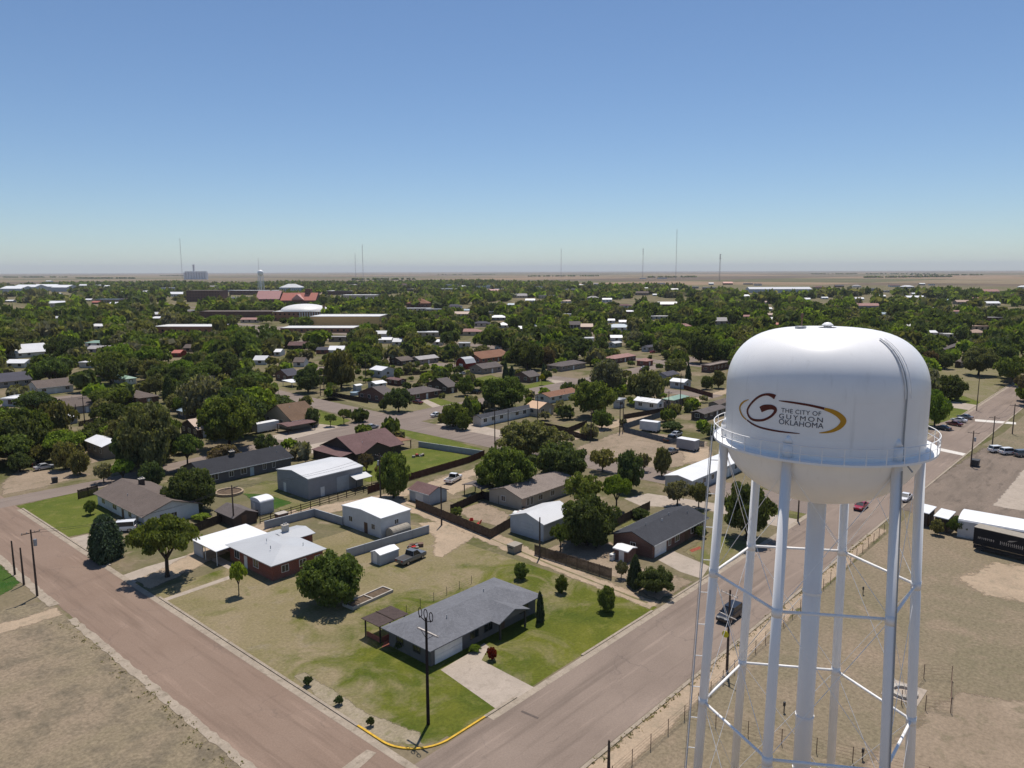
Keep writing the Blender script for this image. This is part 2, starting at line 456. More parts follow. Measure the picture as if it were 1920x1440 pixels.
def soft(mat):                                    # the same material, fraying into the ground at the sheet's edge
    key = mat + '_frayed'
    if key in MATS: return key
    m = MATS[mat].copy(); m.name = key; MATS[key] = m
    n, l = m.node_tree.nodes, m.node_tree.links
    out = n['Material Output']; src = out.inputs['Surface'].links[0].from_socket
    at = n.new('ShaderNodeAttribute'); at.attribute_name = 'edge'
    v = position(n, l)
    f = math_(n, l, 'ADD', at.outputs['Fac'], math_(n, l, 'MULTIPLY', math_(n, l, 'SUBTRACT', noise(n, l, v, 0.55, 6, 0.7, 0.4), 0.5), 2.2))
    tr = n.new('ShaderNodeBsdfTransparent'); ms = n.new('ShaderNodeMixShader')
    l.new(ramp(n, l, f, 0.22, 0.62), ms.inputs[0]); l.new(tr.outputs[0], ms.inputs[1]); l.new(src, ms.inputs[2]); l.new(ms.outputs[0], out.inputs['Surface'])
    return key
def sheet(name, pts, mat, lv, label=None, amp=0.0, px=True, step=1.2):
    w = [P(*p) for p in pts] if px else [(x * S, y * S) for x, y in pts]
    SHEETS.append((name, w))
    fray = amp > .11 and mat not in ('kerb_concrete', 'road_a')
    if amp and not fray: w = rough_edge(w, amp, step)
    if sum(w[i][0] * w[(i + 1) % len(w)][1] - w[(i + 1) % len(w)][0] * w[i][1] for i in range(len(w))) < 0: w = w[::-1]
    z = 0.004 * lv + 0.0004 * (len(SHEETS) % 10)
    if not fray: return structure(name, MB().add([(x, y, z) for x, y in w], [tuple(range(len(w)))]).mesh(name), mat, label)
    if fray: w = rough_edge(w, min(.15, amp * .4), 3.0)
    area = abs(sum(w[i][0] * w[(i + 1) % len(w)][1] - w[(i + 1) % len(w)][0] * w[i][1] for i in range(len(w)))) / 2
    per = sum(math.hypot(w[i][0] - w[i - 1][0], w[i][1] - w[i - 1][1]) for i in range(len(w)))
    wd = min(.35 + amp * 3.0, area / per * .55)
    bm = bmesh.new()
    fc = bm.faces.new([bm.verts.new((x, y, z)) for x, y in w])
    fc.normal_update(); outer = set(bm.verts)
    bmesh.ops.inset_individual(bm, faces=[fc], thickness=wd, use_even_offset=False)
    bm.verts.index_update()
    bm.verts.ensure_lookup_table()
    vals = [0.0 if v in outer else 1.0 for v in bm.verts]
    me = bpy.data.meshes.new(name); bm.to_mesh(me); bm.free()
    at = me.attributes.new('edge', 'FLOAT', 'POINT'); at.data.foreach_set('value', vals)
    return structure(name, me, soft(mat), label)

# fields
sheet('dry_field', [(-260, -260), (30.0, -260), (30.0, 111.5), (26.0, 112.8), (-260, 113.5)], 'dry_field', 1, 'open grey brown field left of the street', 0, False)
sheet('tower_field', [(28, -260), (420, -260), (420, 34.0), (28, 34.0)], 'tan_field', 1, 'tan field round the water tower', 0, False)
# roads, grid axes: x runs away to the right, y away to the left
sheet('street', [(30.4, -260), (40.2, -260), (40.2, 163.5), (40.2, 900), (30.4, 900), (30.4, 0)], 'road_a', 5, 'dusty brown side street on the left', 0.10, False, 2.0)
sheet('road', [(-260, 36.6), (2600, 36.6), (2600, 48), (-260, 48)], 'road_b', 6, 'wide asphalt road passing the water tower', 0, False)
sheet('cross_street', [(-300, 163.0), (40, 163.4), (135, 165.4), (237, 173.5), (330, 177), (700, 182), (700, 191), (330, 187.5), (197, 182), (112, 178.4), (58, 170.3), (-300, 170.5)], 'road_c', 7, 'cross street behind the first block', 0, False)
sheet('back_street', [(134.3, 48.05), (144.0, 48.05), (144.6, 147), (146, 180), (148.6, 228), (152, 290), (160, 800), (146, 800), (140, 260), (136.6, 205), (135.2, 185), (134.3, 165)], 'road_c', 8, 'street running left beyond the maroon roofed house', 0, False)
sheet('far_street', [(238, 120), (247, 120), (250, 800), (240, 800)], 'road_c', 9, 'street between the far houses', 0, False)
sheet('far_street', [(314, 110), (326, 110), (330, 900), (318, 900)], 'road_c', 9, 'street in front of the pink roofed house', 0, False)
sheet('far_street', [(-100, 286), (900, 296), (900, 306), (-100, 296)], 'road_c', 10, 'street behind the second block', 0, False)
sheet('far_street', [(-100, 410), (900, 420), (900, 431), (-100, 421)], 'road_c', 10, 'street among the trees beyond the second block', 0, False)
sheet('far_street', [(430, 60), (440, 60), (450, 1200), (440, 1200)], 'road_c', 11, 'street among the trees on the far right', 0, False)
# alleys and tracks
sheet('alley', [(40.4, 104.2), (43.5, 104.8), (58, 110.5), (74, 117.5), (74.5, 121.5), (56, 116.5), (43, 110.4), (40.4, 109.6)], 'sand', 12, 'sandy alley mouth beside the spruce', 0.35, False)
sheet('alley', [(72, 114.5), (92, 111.2), (118, 111.8), (139, 115.2), (175, 117.2), (262, 121), (262, 126.5), (175, 123.5), (139, 123.4), (116, 116.6), (92, 116.3), (73, 121.5)], 'sand', 3, 'sandy alley behind the grey barn', 0.35, False)
sheet('alley', [(81.4, 48.6), (84.6, 48.6), (86.6, 66), (89.4, 80), (92.0, 112.5), (88.0, 112.5), (85.8, 92), (83.9, 72), (82.4, 60)], 'sand', 4, 'sandy alley between the corner house and the brick ranch', 0.35, False)
sheet('grass_strip', [(82.8, 50), (83.3, 50), (85.1, 68), (87.4, 84), (87.1, 84), (84.6, 68)], 'dry_lawn', 6, 'strip of dry grass between the alley wheel ruts', 0.12, False, 0.8)
sheet('grass_strip', [(88.6, 92), (89.1, 92), (90.3, 108), (89.8, 108)], 'dry_lawn', 6, 'strip of grass in the upper alley', 0.12, False, 0.8)
sheet('dirt_track', [(75.6, 82.0), (86.5, 85.2), (88, 95.5), (84, 98), (81, 90.5), (75.5, 84.8)], 'sand', 5, 'worn track beside the parked pickup', 0.5, False)
sheet('dirt_track', [(10, 32.6), (135, 34.4), (135, 36.5), (10, 36.45)], 'sand', 3, 'sandy verge between road and chain fence', 0.25, False)
sheet('dirt_path', [(8, 104.2), (30.3, 104.9), (30.3, 108.4), (8, 109.4)], 'sand', 3, 'sandy path left of the street', 0.3, False)
sheet('street_edge', [(29.75, -40), (30.65, -40), (30.65, 103), (29.7, 103)], 'kerb_concrete', 9, 'crumbling pale kerb of the dry field', 0.16, False, 0.9)
sheet('street_edge', [(29.5, 109), (30.7, 109), (30.7, 155), (29.5, 155)], 'kerb_concrete', 9, 'pale kerb beside the stub poles', 0.14, False, 0.9)

# lots of the first block
def lot_mesh(name, x0, x1, y0, y1, fn, lv, corner=0.0, step=1.0):
    xs = np.arange(x0, x1 + step * .5, step); ys = np.arange(y0, y1 + step * .5, step)
    X, Y = np.meshgrid(xs, ys)
    V = np.stack([X.ravel(), Y.ravel(), np.full(X.size, 0.004 * lv)], 1)
    n = len(xs)
    Q = [(j * n + i, j * n + i + 1, (j + 1) * n + i + 1, (j + 1) * n + i) for j in range(len(ys) - 1) for i in range(n - 1)
         if corner == 0 or xs[i] > x0 + corner or ys[j] > y0 + corner or math.hypot(xs[i] - x0 - corner, ys[j] - y0 - corner) < corner]
    m = npmesh(name, V, np.array(Q))
    at = m.attributes.new('green', 'FLOAT', 'POINT')
    at.data.foreach_set('value', np.array([fn(x, y) for x, y in zip(V[:, 0], V[:, 1])], dtype=np.float32))
    return m
def lot_material():
    m, n, l, b = newmat('corner_lot')
    v = position(n, l)
    at = n.new('ShaderNodeAttribute'); at.attribute_name = 'green'
    dry = mix(n, l, ramp(n, l, noise(n, l, v, 0.09, 6, 0.62, 0.5), 0.36, 0.64), (0.245, 0.196, 0.118), (0.190, 0.162, 0.078))
    dry = mix(n, l, ramp(n, l, noise(n, l, v, 0.3, 6, 0.65, 0.4), 0.56, 0.75), dry, (0.235, 0.195, 0.135))
    grn = mix(n, l, ramp(n, l, noise(n, l, v, 0.12, 6, 0.62, 0.6), 0.36, 0.62), (0.120, 0.126, 0.018), (0.070, 0.090, 0.013))
    grn = mix(n, l, ramp(n, l, noise(n, l, v, 0.35, 6, 0.65, 0.4), 0.56, 0.75), grn, (0.165, 0.160, 0.04))
    s = math_(n, l, 'ADD', at.outputs['Fac'], math_(n, l, 'MULTIPLY', math_(n, l, 'SUBTRACT', noise(n, l, v, 0.10, 8, 0.68, 1.2), 0.5), 3.6))
    a = mix(n, l, ramp(n, l, s, 0.15, 0.85), dry, grn)
    a, f = speckle(n, l, v, a, 2.6, 0.26, 6)
    l.new(a, b.inputs['Base Color']); setspec(b, 0.95, 0.1); bump(n, l, b, f, 0.5, 0.08)
lot_material()
blobs = [(730, 1240, 7, .75), (790, 1210, 6, .7), (620, 1260, 5, .5), (940, 1180, 9, .9), (1080, 1190, 11, 1.0), (1120, 1130, 8, .9), (1000, 1090, 6, .8), (900, 1110, 5, .6), (760, 1300, 7, .7), (840, 1320, 7, .8), (650, 1240, 6, .55), (700, 1190, 5, .6),
         (690, 1280, 5, .5), (600, 1180, 4, .35), (480, 1130, 4, -.2), (380, 1080, 4, .35), (300, 1090, 4, .3), (880, 1290, 5, .7), (560, 1220, 6, -.1), (780, 1150, 5, .6), (1150, 1160, 6, .9), (1000, 1240, 7, .9)]
blobs = [P(a, b) + (c, d) for a, b, c, d in blobs]
def greenness(x, y):
    g = 0.0
    for bx, by, r, a in blobs: g = max(g, a * 1.15 * math.exp(-((x - bx) ** 2 + (y - by) ** 2) / (2.6 * r * r))) if a > 0 else g + a * math.exp(-((x - bx) ** 2 + (y - by) ** 2) / (2 * r * r))
    return g
structure('corner_lawn', lot_mesh('corner_lawn', 40.62 * S, 83.0 * S, 48.42 * S, 104.0 * S, greenness, 2, 4.8, 0.5), 'corner_lot', 'patchy green lawn round the corner house')
sheet('flower_bed', [(548, 1268), (572, 1258), (700, 1338), (790, 1372), (795, 1398), (700, 1392), (655, 1370)], 'straw', 3, 'strip of dead grass along the corner kerb', 0.3)
sheet('driveway', [(826, 1256), (876, 1227), (908, 1206), (917, 1213), (903, 1238), (1003, 1290), (941, 1337)], 'concrete', 4, 'concrete driveway of the corner house')
sheet('driveway', [(221, 1082), (274, 1063), (386, 1031), (440, 1058), (428, 1067), (385, 1045), (280, 1076), (251, 1094)], 'concrete', 4, 'concrete drive curving to the white carport')
sheet('footpath', [(300, 1131), (436, 1084), (432, 1079), (294, 1127)], 'concrete', 4, 'narrow footpath to the brick house door')
sheet('driveway', [(120, 1012), (163, 1002), (200, 1012), (160, 1028)], 'concrete', 4, 'pale drive beside the spruce')
sheet('lawn', [(27, 949), (147, 922), (182, 913), (212, 965), (215, 992), (162, 1001), (120, 1010)], 'green_lawn', 3, 'bright corner lawn beside the taupe roofed house', 0.15)
sheet('lawn', [(-60, 1010), (-10, 1045), (44, 1092), (0, 1120), (-60, 1130)], 'deep_lawn', 3, 'green lawn behind the stub poles', 0.2)
sheet('lawn', [(440, 922), (500, 900), (530, 905), (600, 945), (540, 968), (505, 950)], 'patchy_lawn', 3, 'grass between dark house and barn', 0.2)
sheet('lawn', [(452, 925), (500, 927), (552, 942), (515, 956), (475, 940)], 'deep_lawn', 4, 'small bright lawn beside the white tank shed', 0.2)
sheet('lawn', [(640, 880), (700, 855), (790, 838), (905, 858), (772, 890), (690, 905)], 'green_lawn', 3, 'back lawn of the maroon roofed house', 0.2)
sheet('lawn', [(715, 801), (742, 797), (905, 842), (890, 850), (790, 828)], 'green_lawn', 3, 'grass strip behind the maroon roofed house')
sheet('driveway', [(545, 840), (606, 823), (640, 838), (600, 850), (575, 850)], 'concrete', 3, 'driveway of the maroon roofed house')
sheet('driveway', [(490, 822), (600, 795), (640, 800), (540, 826)], 'concrete', 9, 'bright driveway of the brown roofed house')
sheet('lawn', [(585, 800), (598, 768), (660, 788), (640, 797)], 'green_lawn', 3, 'front lawn of the brown roofed house', 0.2)
sheet('yard', [(585, 752), (610, 742), (740, 780), (830, 768), (800, 745), (690, 730)], 'dry_lawn', 2, 'dry verge in front of the brick row', 0.2)
sheet('lawn', [(797, 752), (820, 745), (862, 758), (832, 768)], 'green_lawn', 3, 'lawn of the hip roofed brick house', 0.2)
sheet('driveway', [(790, 752), (800, 749), (836, 765), (822, 770)], 'concrete', 4, 'driveway of the hip roofed brick house')
sheet('lawn', [(875, 712), (920, 703), (962, 716), (905, 726)], 'green_lawn', 3, 'lawn behind the black parked car', 0.2)
sheet('lawn', [(965, 727), (1020, 713), (1044, 720), (985, 735)], 'green_lawn', 3, 'lawn of the brick house by two pines', 0.2)
sheet('driveway', [(1022, 712), (1050, 710), (1080, 719), (1050, 722)], 'concrete', 4, 'driveway by the far crossing')
sheet('driveway', [(812, 796), (868, 790), (960, 812), (950, 845), (900, 830), (870, 815)], 'concrete', 4, 'wide drive of the white dark roofed house')
sheet('yard', [(940, 812), (1160, 778), (1200, 790), (1090, 822), (960, 842)], 'dry_lawn', 1, 'dry back yards along the alley', 0.2)
sheet('dirt_lot', [(1075, 838), (1165, 806), (1260, 815), (1330, 828), (1345, 870), (1240, 880), (1130, 875), (1080, 860)], 'dirt', 2, 'bare dirt lot behind the pine', 0.6)
sheet('yard', [(1210, 895), (1290, 868), (1345, 880), (1340, 930), (1270, 925)], 'patchy_lawn', 2, 'grass beside the white mobile home', 0.4)
sheet('dirt_lot', [(1275, 845), (1330, 838), (1345, 862), (1280, 870)], 'sand', 3, 'sandy patch beside the grey trailer', 0.5)
sheet('yard', [(840, 950), (880, 925), (960, 965), (945, 990), (880, 975)], 'dirt', 2, 'bare back yard with red chairs', 0.3)
sheet('lawn', [(838, 938), (890, 928), (905, 942), (868, 955)], 'patchy_lawn', 3, 'small lawn beside the shed', 0.3)
sheet('yard', [(795, 905), (850, 885), (905, 905), (850, 930)], 'sand', 2, 'sandy yard behind the maroon shed', 0.4)
sheet('yard', [(1010, 1032), (1070, 1010), (1150, 1015), (1200, 1060), (1310, 1090), (1240, 1130), (1150, 1085)], 'dirt', 2, 'worn yard behind the leaning wooden fence', 0.4)
sheet('driveway', [(1234, 1050), (1262, 1033), (1330, 1062), (1315, 1085), (1275, 1072)], 'concrete', 4, 'concrete drive of the brick ranch')
sheet('lawn', [(1160, 985), (1210, 960), (1240, 965), (1190, 1000)], 'patchy_lawn', 3, 'back grass of the brick ranch', 0.3)
sheet('lawn', [(1275, 1035), (1330, 1000), (1440, 1020), (1340, 1070)], 'patchy_lawn', 3, 'front grass of the brick ranch', 0.3)
sheet('driveway', [(1170, 935), (1215, 925), (1350, 945), (1500, 975), (1470, 990), (1320, 955), (1200, 948)], 'concrete', 3, 'pale drive past the mobile home')
sheet('lawn', [(1380, 935), (1440, 930), (1560, 955), (1520, 975), (1420, 950)], 'patchy_lawn', 3, 'roadside grass behind the tower', 0.3)
sheet('yard', [(0, 905), (30, 880), (130, 880), (180, 888), (80, 915), (0, 930)], 'dirt', 2, 'bare yard with parked cars on the left', 0.4)
sheet('yard', [(130, 830), (180, 800), (260, 800), (250, 850), (170, 870)], 'dirt', 2, 'dirt yard of the white roofed outbuilding', 0.4)
sheet('lawn', [(190, 722), (260, 720), (270, 736), (205, 745)], 'green_lawn', 2, 'lawn of the green roofed white house', 0.3)
sheet('yard', [(350, 720), (480, 690), (560, 720), (480, 745)], 'dry_lawn', 2, 'dry yards beside the side street', 0.4)
sheet('dirt_lot', [(128, 655), (185, 645), (190, 672), (140, 682)], 'dirt', 2, 'bare reddish lot among the trees on the left', 0.5)
sheet('parking_lot', [(405, 618), (530, 612), (545, 628), (500, 642), (430, 632)], 'road_c', 3, 'dusty parking lot beside the school')
# right side
sheet('dirt_lot', [(1660, 948), (1840, 838), (2300, 900), (2300, 1020), (1780, 985)], 'brown_dirt', 2, 'brown dirt lot beyond the white buildings', 0.5)
sheet('concrete_pad', [(1857, 948), (1930, 862), (2200, 890), (2200, 985), (1905, 957)], 'concrete', 3, 'concrete pad on the dirt lot', 0.2)
sheet('dirt_lot', [(1780, 1085), (1850, 1050), (2200, 1080), (2200, 1180), (1840, 1120)], 'sand', 2, 'sandy patch in front of the black trailer', 0.8)
sheet('dirt_lot', [(1540, 1480), (1720, 1335), (1790, 1292), (2300, 1360), (2400, 1900), (1500, 1900)], 'dirt', 2, 'bare earth at the lower right corner', 0.5)
sheet('verge', [(1840, 835), (1920, 790), (2300, 640), (2500, 700), (2300, 880)], 'tan_field', 2, 'dry verge with parked white cars')
sheet('lawn', [(1745, 765), (1790, 735), (1842, 755), (1850, 782), (1800, 795), (1745, 790)], 'green_lawn', 2, 'green lawn beside the parked cars', 0.3)
sheet('yard', [(1745, 740), (1755, 690), (1850, 688), (1905, 690), (1850, 765)], 'dry_lawn', 1, 'dry open lot beyond the tank', 0.4)
sheet('driveway', [(1770, 750), (1862, 764), (1850, 774), (1770, 762)], 'concrete', 4, 'drive crossing the lawn on the right')
sheet('parking_lot', [(1745, 800), (1800, 780), (1835, 788), (1752, 842), (1738, 835)], 'road_b', 4, 'paved bay with four parked cars')
sheet('road_marking', [(1757, 839), (1813, 851), (1808, 855), (1750, 843)], 'road_white', 9, 'white stop line across the road')
sheet('road_marking', [(1828, 786), (1905, 792), (1905, 796), (1828, 790)], 'road_white', 9, 'far white stop line across the road')
sheet('road_patch', [(979, 1332), (1012, 1346), (1008, 1349), (976, 1335)], 'tar', 12, 'dark tar patch on the road', 0.2)
sheet('pavement', [(634, 1446), (688, 1406), (706, 1412), (668, 1446)], 'kerb_concrete', 9, 'pale gutter strip across the street end', 0.05)
sheet('mulch_bed', [(1292, 1031), (1312, 1024), (1316, 1029), (1297, 1036)], 'mulch', 5, 'red mulch bed by the brick ranch', 0.15)
sheet('patio', [(716, 1214), (724, 1196), (745, 1190), (748, 1206), (735, 1212)], 'brick_red_plain', 5, 'brick patio beside the pergola')

# kerbs: real steps beside road and street
def kerb(name, pts, mat, label, w=0.35, h=0.13, closed=False):
    m = MB(); n = len(pts)
    for i in range(n - 1):
        a, b = Vector((*pts[i], 0)), Vector((*pts[i + 1], 0))
        d = (b - a).normalized(); nrm = Vector((-d.y, d.x, 0)) * w / 2
        a2, b2 = a - d * 0.004, b + d * 0.004
        v = [a2 - nrm, a2 + nrm, b2 + nrm, b2 - nrm]
        m.add([p + Vector((0, 0, 0.001 * (i % 2))) for p in v] + [p + Vector((0, 0, h + 0.001 * (i % 2))) for p in v], [(4, 7, 6, 5), (0, 1, 5, 4), (1, 2, 6, 5), (2, 3, 7, 6), (3, 0, 4, 7)])
    return structure(name, m.mesh(name), mat, label)
R0 = 5.0
cxk, cyk = 40.5 * S + R0, 48.3 * S + R0
def arc(a0, a1, n): return [(cxk + R0 * math.cos(math.radians(a0 + (a1 - a0) * i / n)), cyk + R0 * math.sin(math.radians(a0 + (a1 - a0) * i / n))) for i in range(n + 1)]
def line(a, b, step=8.0):
    L = math.hypot(b[0] - a[0], b[1] - a[1]); k = max(1, int(L / step))
    return [(a[0] + (b[0] - a[0]) * i / k, a[1] + (b[1] - a[1]) * i / k) for i in range(k + 1)]
kerb('kerb', line((40.5 * S, 101 * S), (40.5 * S, 56.6 * S)), 'kerb_concrete', 'concrete kerb along the corner lawn')
kerb('kerb', [(40.5 * S, 56.6 * S - .01), (40.5 * S, cyk)] + arc(180, 270, 14)[1:] + [(49.8 * S, 48.3 * S)], 'yellow_paint', 'yellow painted kerb round the corner', 0.24)
kerb('kerb', line((49.8 * S + .01, 48.3 * S), (54.5 * S, 48.3 * S)), 'kerb_concrete', 'short plain kerb between yellow paint and driveway')
kerb('kerb', line((66 * S, 48.3 * S), (81.4 * S, 48.3 * S)), 'kerb_concrete', 'concrete kerb of the bright lawn')
kerb('kerb', line((86 * S, 48.3 * S), (112 * S, 48.3 * S)), 'kerb_concrete', 'concrete kerb by the brick ranch')
kerb('kerb', line((145 * S, 48.3 * S), (420 * S, 48.3 * S)), 'kerb_concrete', 'concrete kerb beyond the tower')
kerb('kerb', line((-20 * S, 36.3 * S), (300 * S, 36.3 * S)), 'kerb_concrete', 'low kerb beside the sandy verge', 0.45, 0.10)
kerb('kerb', line((40.5 * S, 118 * S), (40.5 * S, 160 * S)), 'kerb_concrete', 'concrete kerb of the bright corner lawn')
sheet('gutter', [(39.5, 20), (40.3, 20), (40.3, 160), (39.5, 160)], 'kerb_concrete', 8, 'pale gutter along the side street', 0, False)
sheet('gutter', [(50, 47.3), (420, 47.3), (420, 48.15), (50, 48.15)], 'kerb_concrete', 8, 'pale gutter along the wide road', 0, False)

# ------------------------------------------------------------------ water tower
def water_tower():
    cx, cy = 52.93 * S, 18.28 * S
    R = 6.5 * S
    root = empty('water_tower', (cx, cy, 0))
    tag(root, 'tall white water tower on six legs with a painted city logo', 'water tower')
    zb, zc, zt = 32.3 * S, 36.1 * S, 40.1 * S
    prof = []
    bowl = 4.3 * S
    for i in range(13):                               # bowl
        a = math.radians(-88 + 88 * i / 12)
        prof.append((max(0.02, R * math.cos(a)), zb + bowl * math.sin(a)))
    for z in (33.3, 34.6): prof.append((R, z * S))
    for i in range(20):                               # cylinder into dome
        a = math.radians(89.2 * i / 19)
        prof.append((R * math.cos(a) ** 0.56, zc + (zt - zc) * math.sin(a)))
    tank = MB().lathe(prof, 96).build('tank', 'tower_white', root, True)
    # weld seams of the tank plates
    for z in (33.6, 36.0):
        MB().lathe([(R + .001, z * S - .03), (R + .012, z * S), (R + .001, z * S + .03)], 96).build('weld_seam', 'tower_white', tank, True)
    MB().lathe([(0.02, zt + .40), (.22, zt + .36), (.40, zt + .2), (.42, zt + .15), (.28, zt + .14), (.28, zt - .12)], 24).build('vent_cap', 'tower_white', tank, True)
    MB().lathe([(0.02, zt + .12), (.4, zt + .1), (.42, zt - .2)], 20).build('hatch', 'grey_steel', tank, True, (-1.6, 1.4, 0.02))
    b = MB().tube((-.9, 1.6, zt - .1), (-.9, 1.6, zt + .8), .05, n=6); b.tube((-.9, 1.6, zt + .8), (-.9, 1.6, zt + 1.05), .13, .09, n=8)
    b.build('beacon', 'rust_steel', tank)
    # balcony: floor ring, kick plate, railing
    zf = zb - 0.05
    Ro = R + 0.85
    MB().lathe([(R - .05, zf), (Ro, zf), (Ro, zf - .16), (Ro - .06, zf - .16), (Ro - .06, zf - .12), (R - .05, zf - .12)], 96).build('balcony', 'tower_white', root)
    rail = MB()
    n = 96
    for zz in (zf + .55, zf + 1.1):
        rail = MB().lathe([(Ro + .032 * math.cos(k * 1.2566), zz + .032 * math.sin(k * 1.2566)) for k in range(6)], n)
        rail.build('handrail', 'tower_white', root, True)
    post = MB().tube((0, 0, 0), (0, 0, 1.1), .03, n=6).mesh('rail_post')
    for i in range(36):
        a = 2 * math.pi * i / 36
        link('rail_post', post, 'tower_white', root, (Ro * math.cos(a), Ro * math.sin(a), zf))
    # legs
    tocam = math.atan2(-cy, -cx)
    th = [tocam - math.radians(-t) for t in (-77, -17, 43, 103, 163, 223)]
    def rad(z): return (6.52 + (32.3 * S - z) / S * 0.040) * S
    def at(i, z): return Vector((rad(z) * math.cos(th[i % 6]), rad(z) * math.sin(th[i % 6]), z))
    rl = 0.33 * S
    for i in range(6):
        MB().tube(at(i, 0.55), at(i, zf - .1), rl, n=20).build('leg', 'tower_white', root, True)
        top = at(i, zf)
        t2 = Vector((R * math.cos(th[i]), R * math.sin(th[i]), 0))
        MB().path([Vector((t2.x, t2.y, zf)), Vector((t2.x, t2.y, zf + 1.0)), Vector((t2.x * .985, t2.y * .985, zf + 1.5))], [rl * .98, rl * .9, rl * .35], 20).build('leg_cap', 'tower_white', root, True)
        pp = at(i, 0.0)
        MB().tube((pp.x, pp.y, 0), (pp.x, pp.y, .55), .9, .7, n=8).build('footing', 'planter_concrete', root)
    lv = [22.0 * S, 11.7 * S, 1.4 * S]
    for z in lv[:2]:
        for i in range(6):
            MB().tube(at(i, z), at(i + 1, z), .105 * S, n=10).build('strut', 'tower_white', root, True)
            g = at(i, z)
            MB().tube(g - Vector((0, 0, .35)), g + Vector((0, 0, .35)), rl * 1.05, n=16).build('collar', 'tower_white', root, True)
    tiers = [(31.6 * S, lv[0]), (lv[0], lv[1]), (lv[1], lv[2])]
    for z1, z0 in tiers:
        for i in range(6):
            MB().tube(at(i, z1), at(i + 1, z0), .022 * S, n=5).build('tie_rod', 'tower_white', root)
            MB().tube(at(i + 1, z1), at(i, z0), .022 * S, n=5).build('tie_rod', 'tower_white', root)
    rr = .62 * S
    riser = MB().tube((0, 0, 0), (0, 0, zb - bowl * .96), rr, n=32).build('riser', 'tower_white', root, True)
    MB().lathe([(rr, zb - bowl * .80 - 1.2), (rr * 1.25, zb - bowl * .86), (rr * 1.7, zb - bowl * .9)], 32).build('riser_flare', 'tower_white', riser, True)
    for z in (7, 11.3, 21.0): MB().lathe([(rr, z * S - .1), (rr + .05, z * S - .1), (rr + .05, z * S + .1), (rr, z * S + .1)], 32).build('flange', 'tower_white', riser)
    # ladder with cables on the left leg
    out = Vector((math.cos(th[0]), math.sin(th[0]), 0)); side = Vector((-out.y, out.x, 0))
    lad = empty('ladder', (0, 0, 0)); lad.parent = root
    for s in (-.28, .28):
        a, c = at(0, .8) + out * .95 + side * s, at(0, 32.2 * S) + out * .95 + side * s
        MB().tube(a, c, .035, n=5).build('ladder_rail', 'tower_white', lad)
    rung = MB()
    for k in range(100):
        z = 1.2 + k * .335
        rung.tube(at(0, z) + out * .95 - side * .28, at(0, z) + out * .95 + side * .28, .016, n=4)
    r_ = rung.build('rungs', 'tower_white', lad); r_['kind'] = 'stuff'
    for k in range(12):
        z = 3 + k * 2.75
        MB().tube(at(0, z) + out * .2, at(0, z) + out * .95, .04, n=5).build('bracket', 'tower_white', lad)
    for s in (-.75, .8):
        MB().tube(at(0, .5) + out * 1.0 + side * s, at(0, 33 * S) + out * 1.0 + side * s, .025, n=5).build('cable', 'grey_steel', lad)
    # overflow pipe down the front right leg and over the dome
    o2 = Vector((math.cos(th[2]), math.sin(th[2]), 0)); s2 = Vector((-o2.y, o2.x, 0)) * -.0
    ang = th[2] + .05
    def cylp(r, a, z): return Vector((r * math.cos(a), r * math.sin(a), z))
    pts = [cylp(R + .09, ang, 34.0 * S)]
    for i in range(0, 9):
        a = math.radians(62 * i / 8)
        pts.append(cylp(R * math.cos(a) ** .56 + .10, ang, zc + (zt - zc) * math.sin(a) + .05))
    MB().path([cylp(Ro + .1, ang, zf - .6), cylp(R + .12, ang, zf + .1)] + pts, [.055] * (len(pts) + 2), 6).build('cable', 'grey_steel', root)
    MB().path([p + Vector((math.sin(ang), -math.cos(ang), 0)) * -.42 for p in pts[1:]], [.035] * (len(pts) - 1), 6).build('dome_ladder', 'tower_white', root)
    MB().path([p + Vector((math.sin(ang), -math.cos(ang), 0)) * .10 for p in pts[1:]], [.035] * (len(pts) - 1), 6).build('dome_ladder', 'tower_white', root)
    MB().path([at(2, .6) + s2 + o2 * (rl + .07) + Vector((0, 0, 0)), at(2, zf - .6) + o2 * (rl + .07)], [.05, .05], 6).build('cable', 'grey_steel', root)
    # ---- logo painted on the shell
    def hit(px, py):                       # pixel -> angle and height on the shell
        d = _f + _r * (px - 960) / F - _u * (py - 720) / F
        ox, oy = -cx, -cy
        a = d[0] ** 2 + d[1] ** 2; b_ = 2 * (ox * d[0] + oy * d[1]); c_ = ox * ox + oy * oy - R * R
        t = (-b_ - math.sqrt(b_ * b_ - 4 * a * c_)) / (2 * a)
        a_ = math.atan2(oy + t * d[1], ox + t * d[0])
        return tocam + (a_ - tocam + math.pi) % (2 * math.pi) - math.pi, H + t * d[2]
    k = 7.385
    def lp(x, y): return hit(1360 + x / k, 730 + y / k)
    def stroke(name, mat, pts):
        p = [(lp(x, y), w) for x, y, w in pts]
        q = []
        a = np.array([[t * R, z, w / k * 0.040 * S] for (t, z), w in p])
        n_ = len(a)                         # Catmull-Rom smoothing
        for i in range(n_ - 1):
            p0, p1, p2, p3 = a[max(0, i - 1)], a[i], a[i + 1], a[min(n_ - 1, i + 2)]
            for t in np.linspace(0, 1, 7)[: 7 if i == n_ - 2 else 6]:
                q.append(.5 * ((2 * p1) + (-p0 + p2) * t + (2 * p0 - 5 * p1 + 4 * p2 - p3) * t * t + (-p0 + 3 * p1 - 3 * p2 + p3) * t ** 3))
        m = MB(); vs_ = []
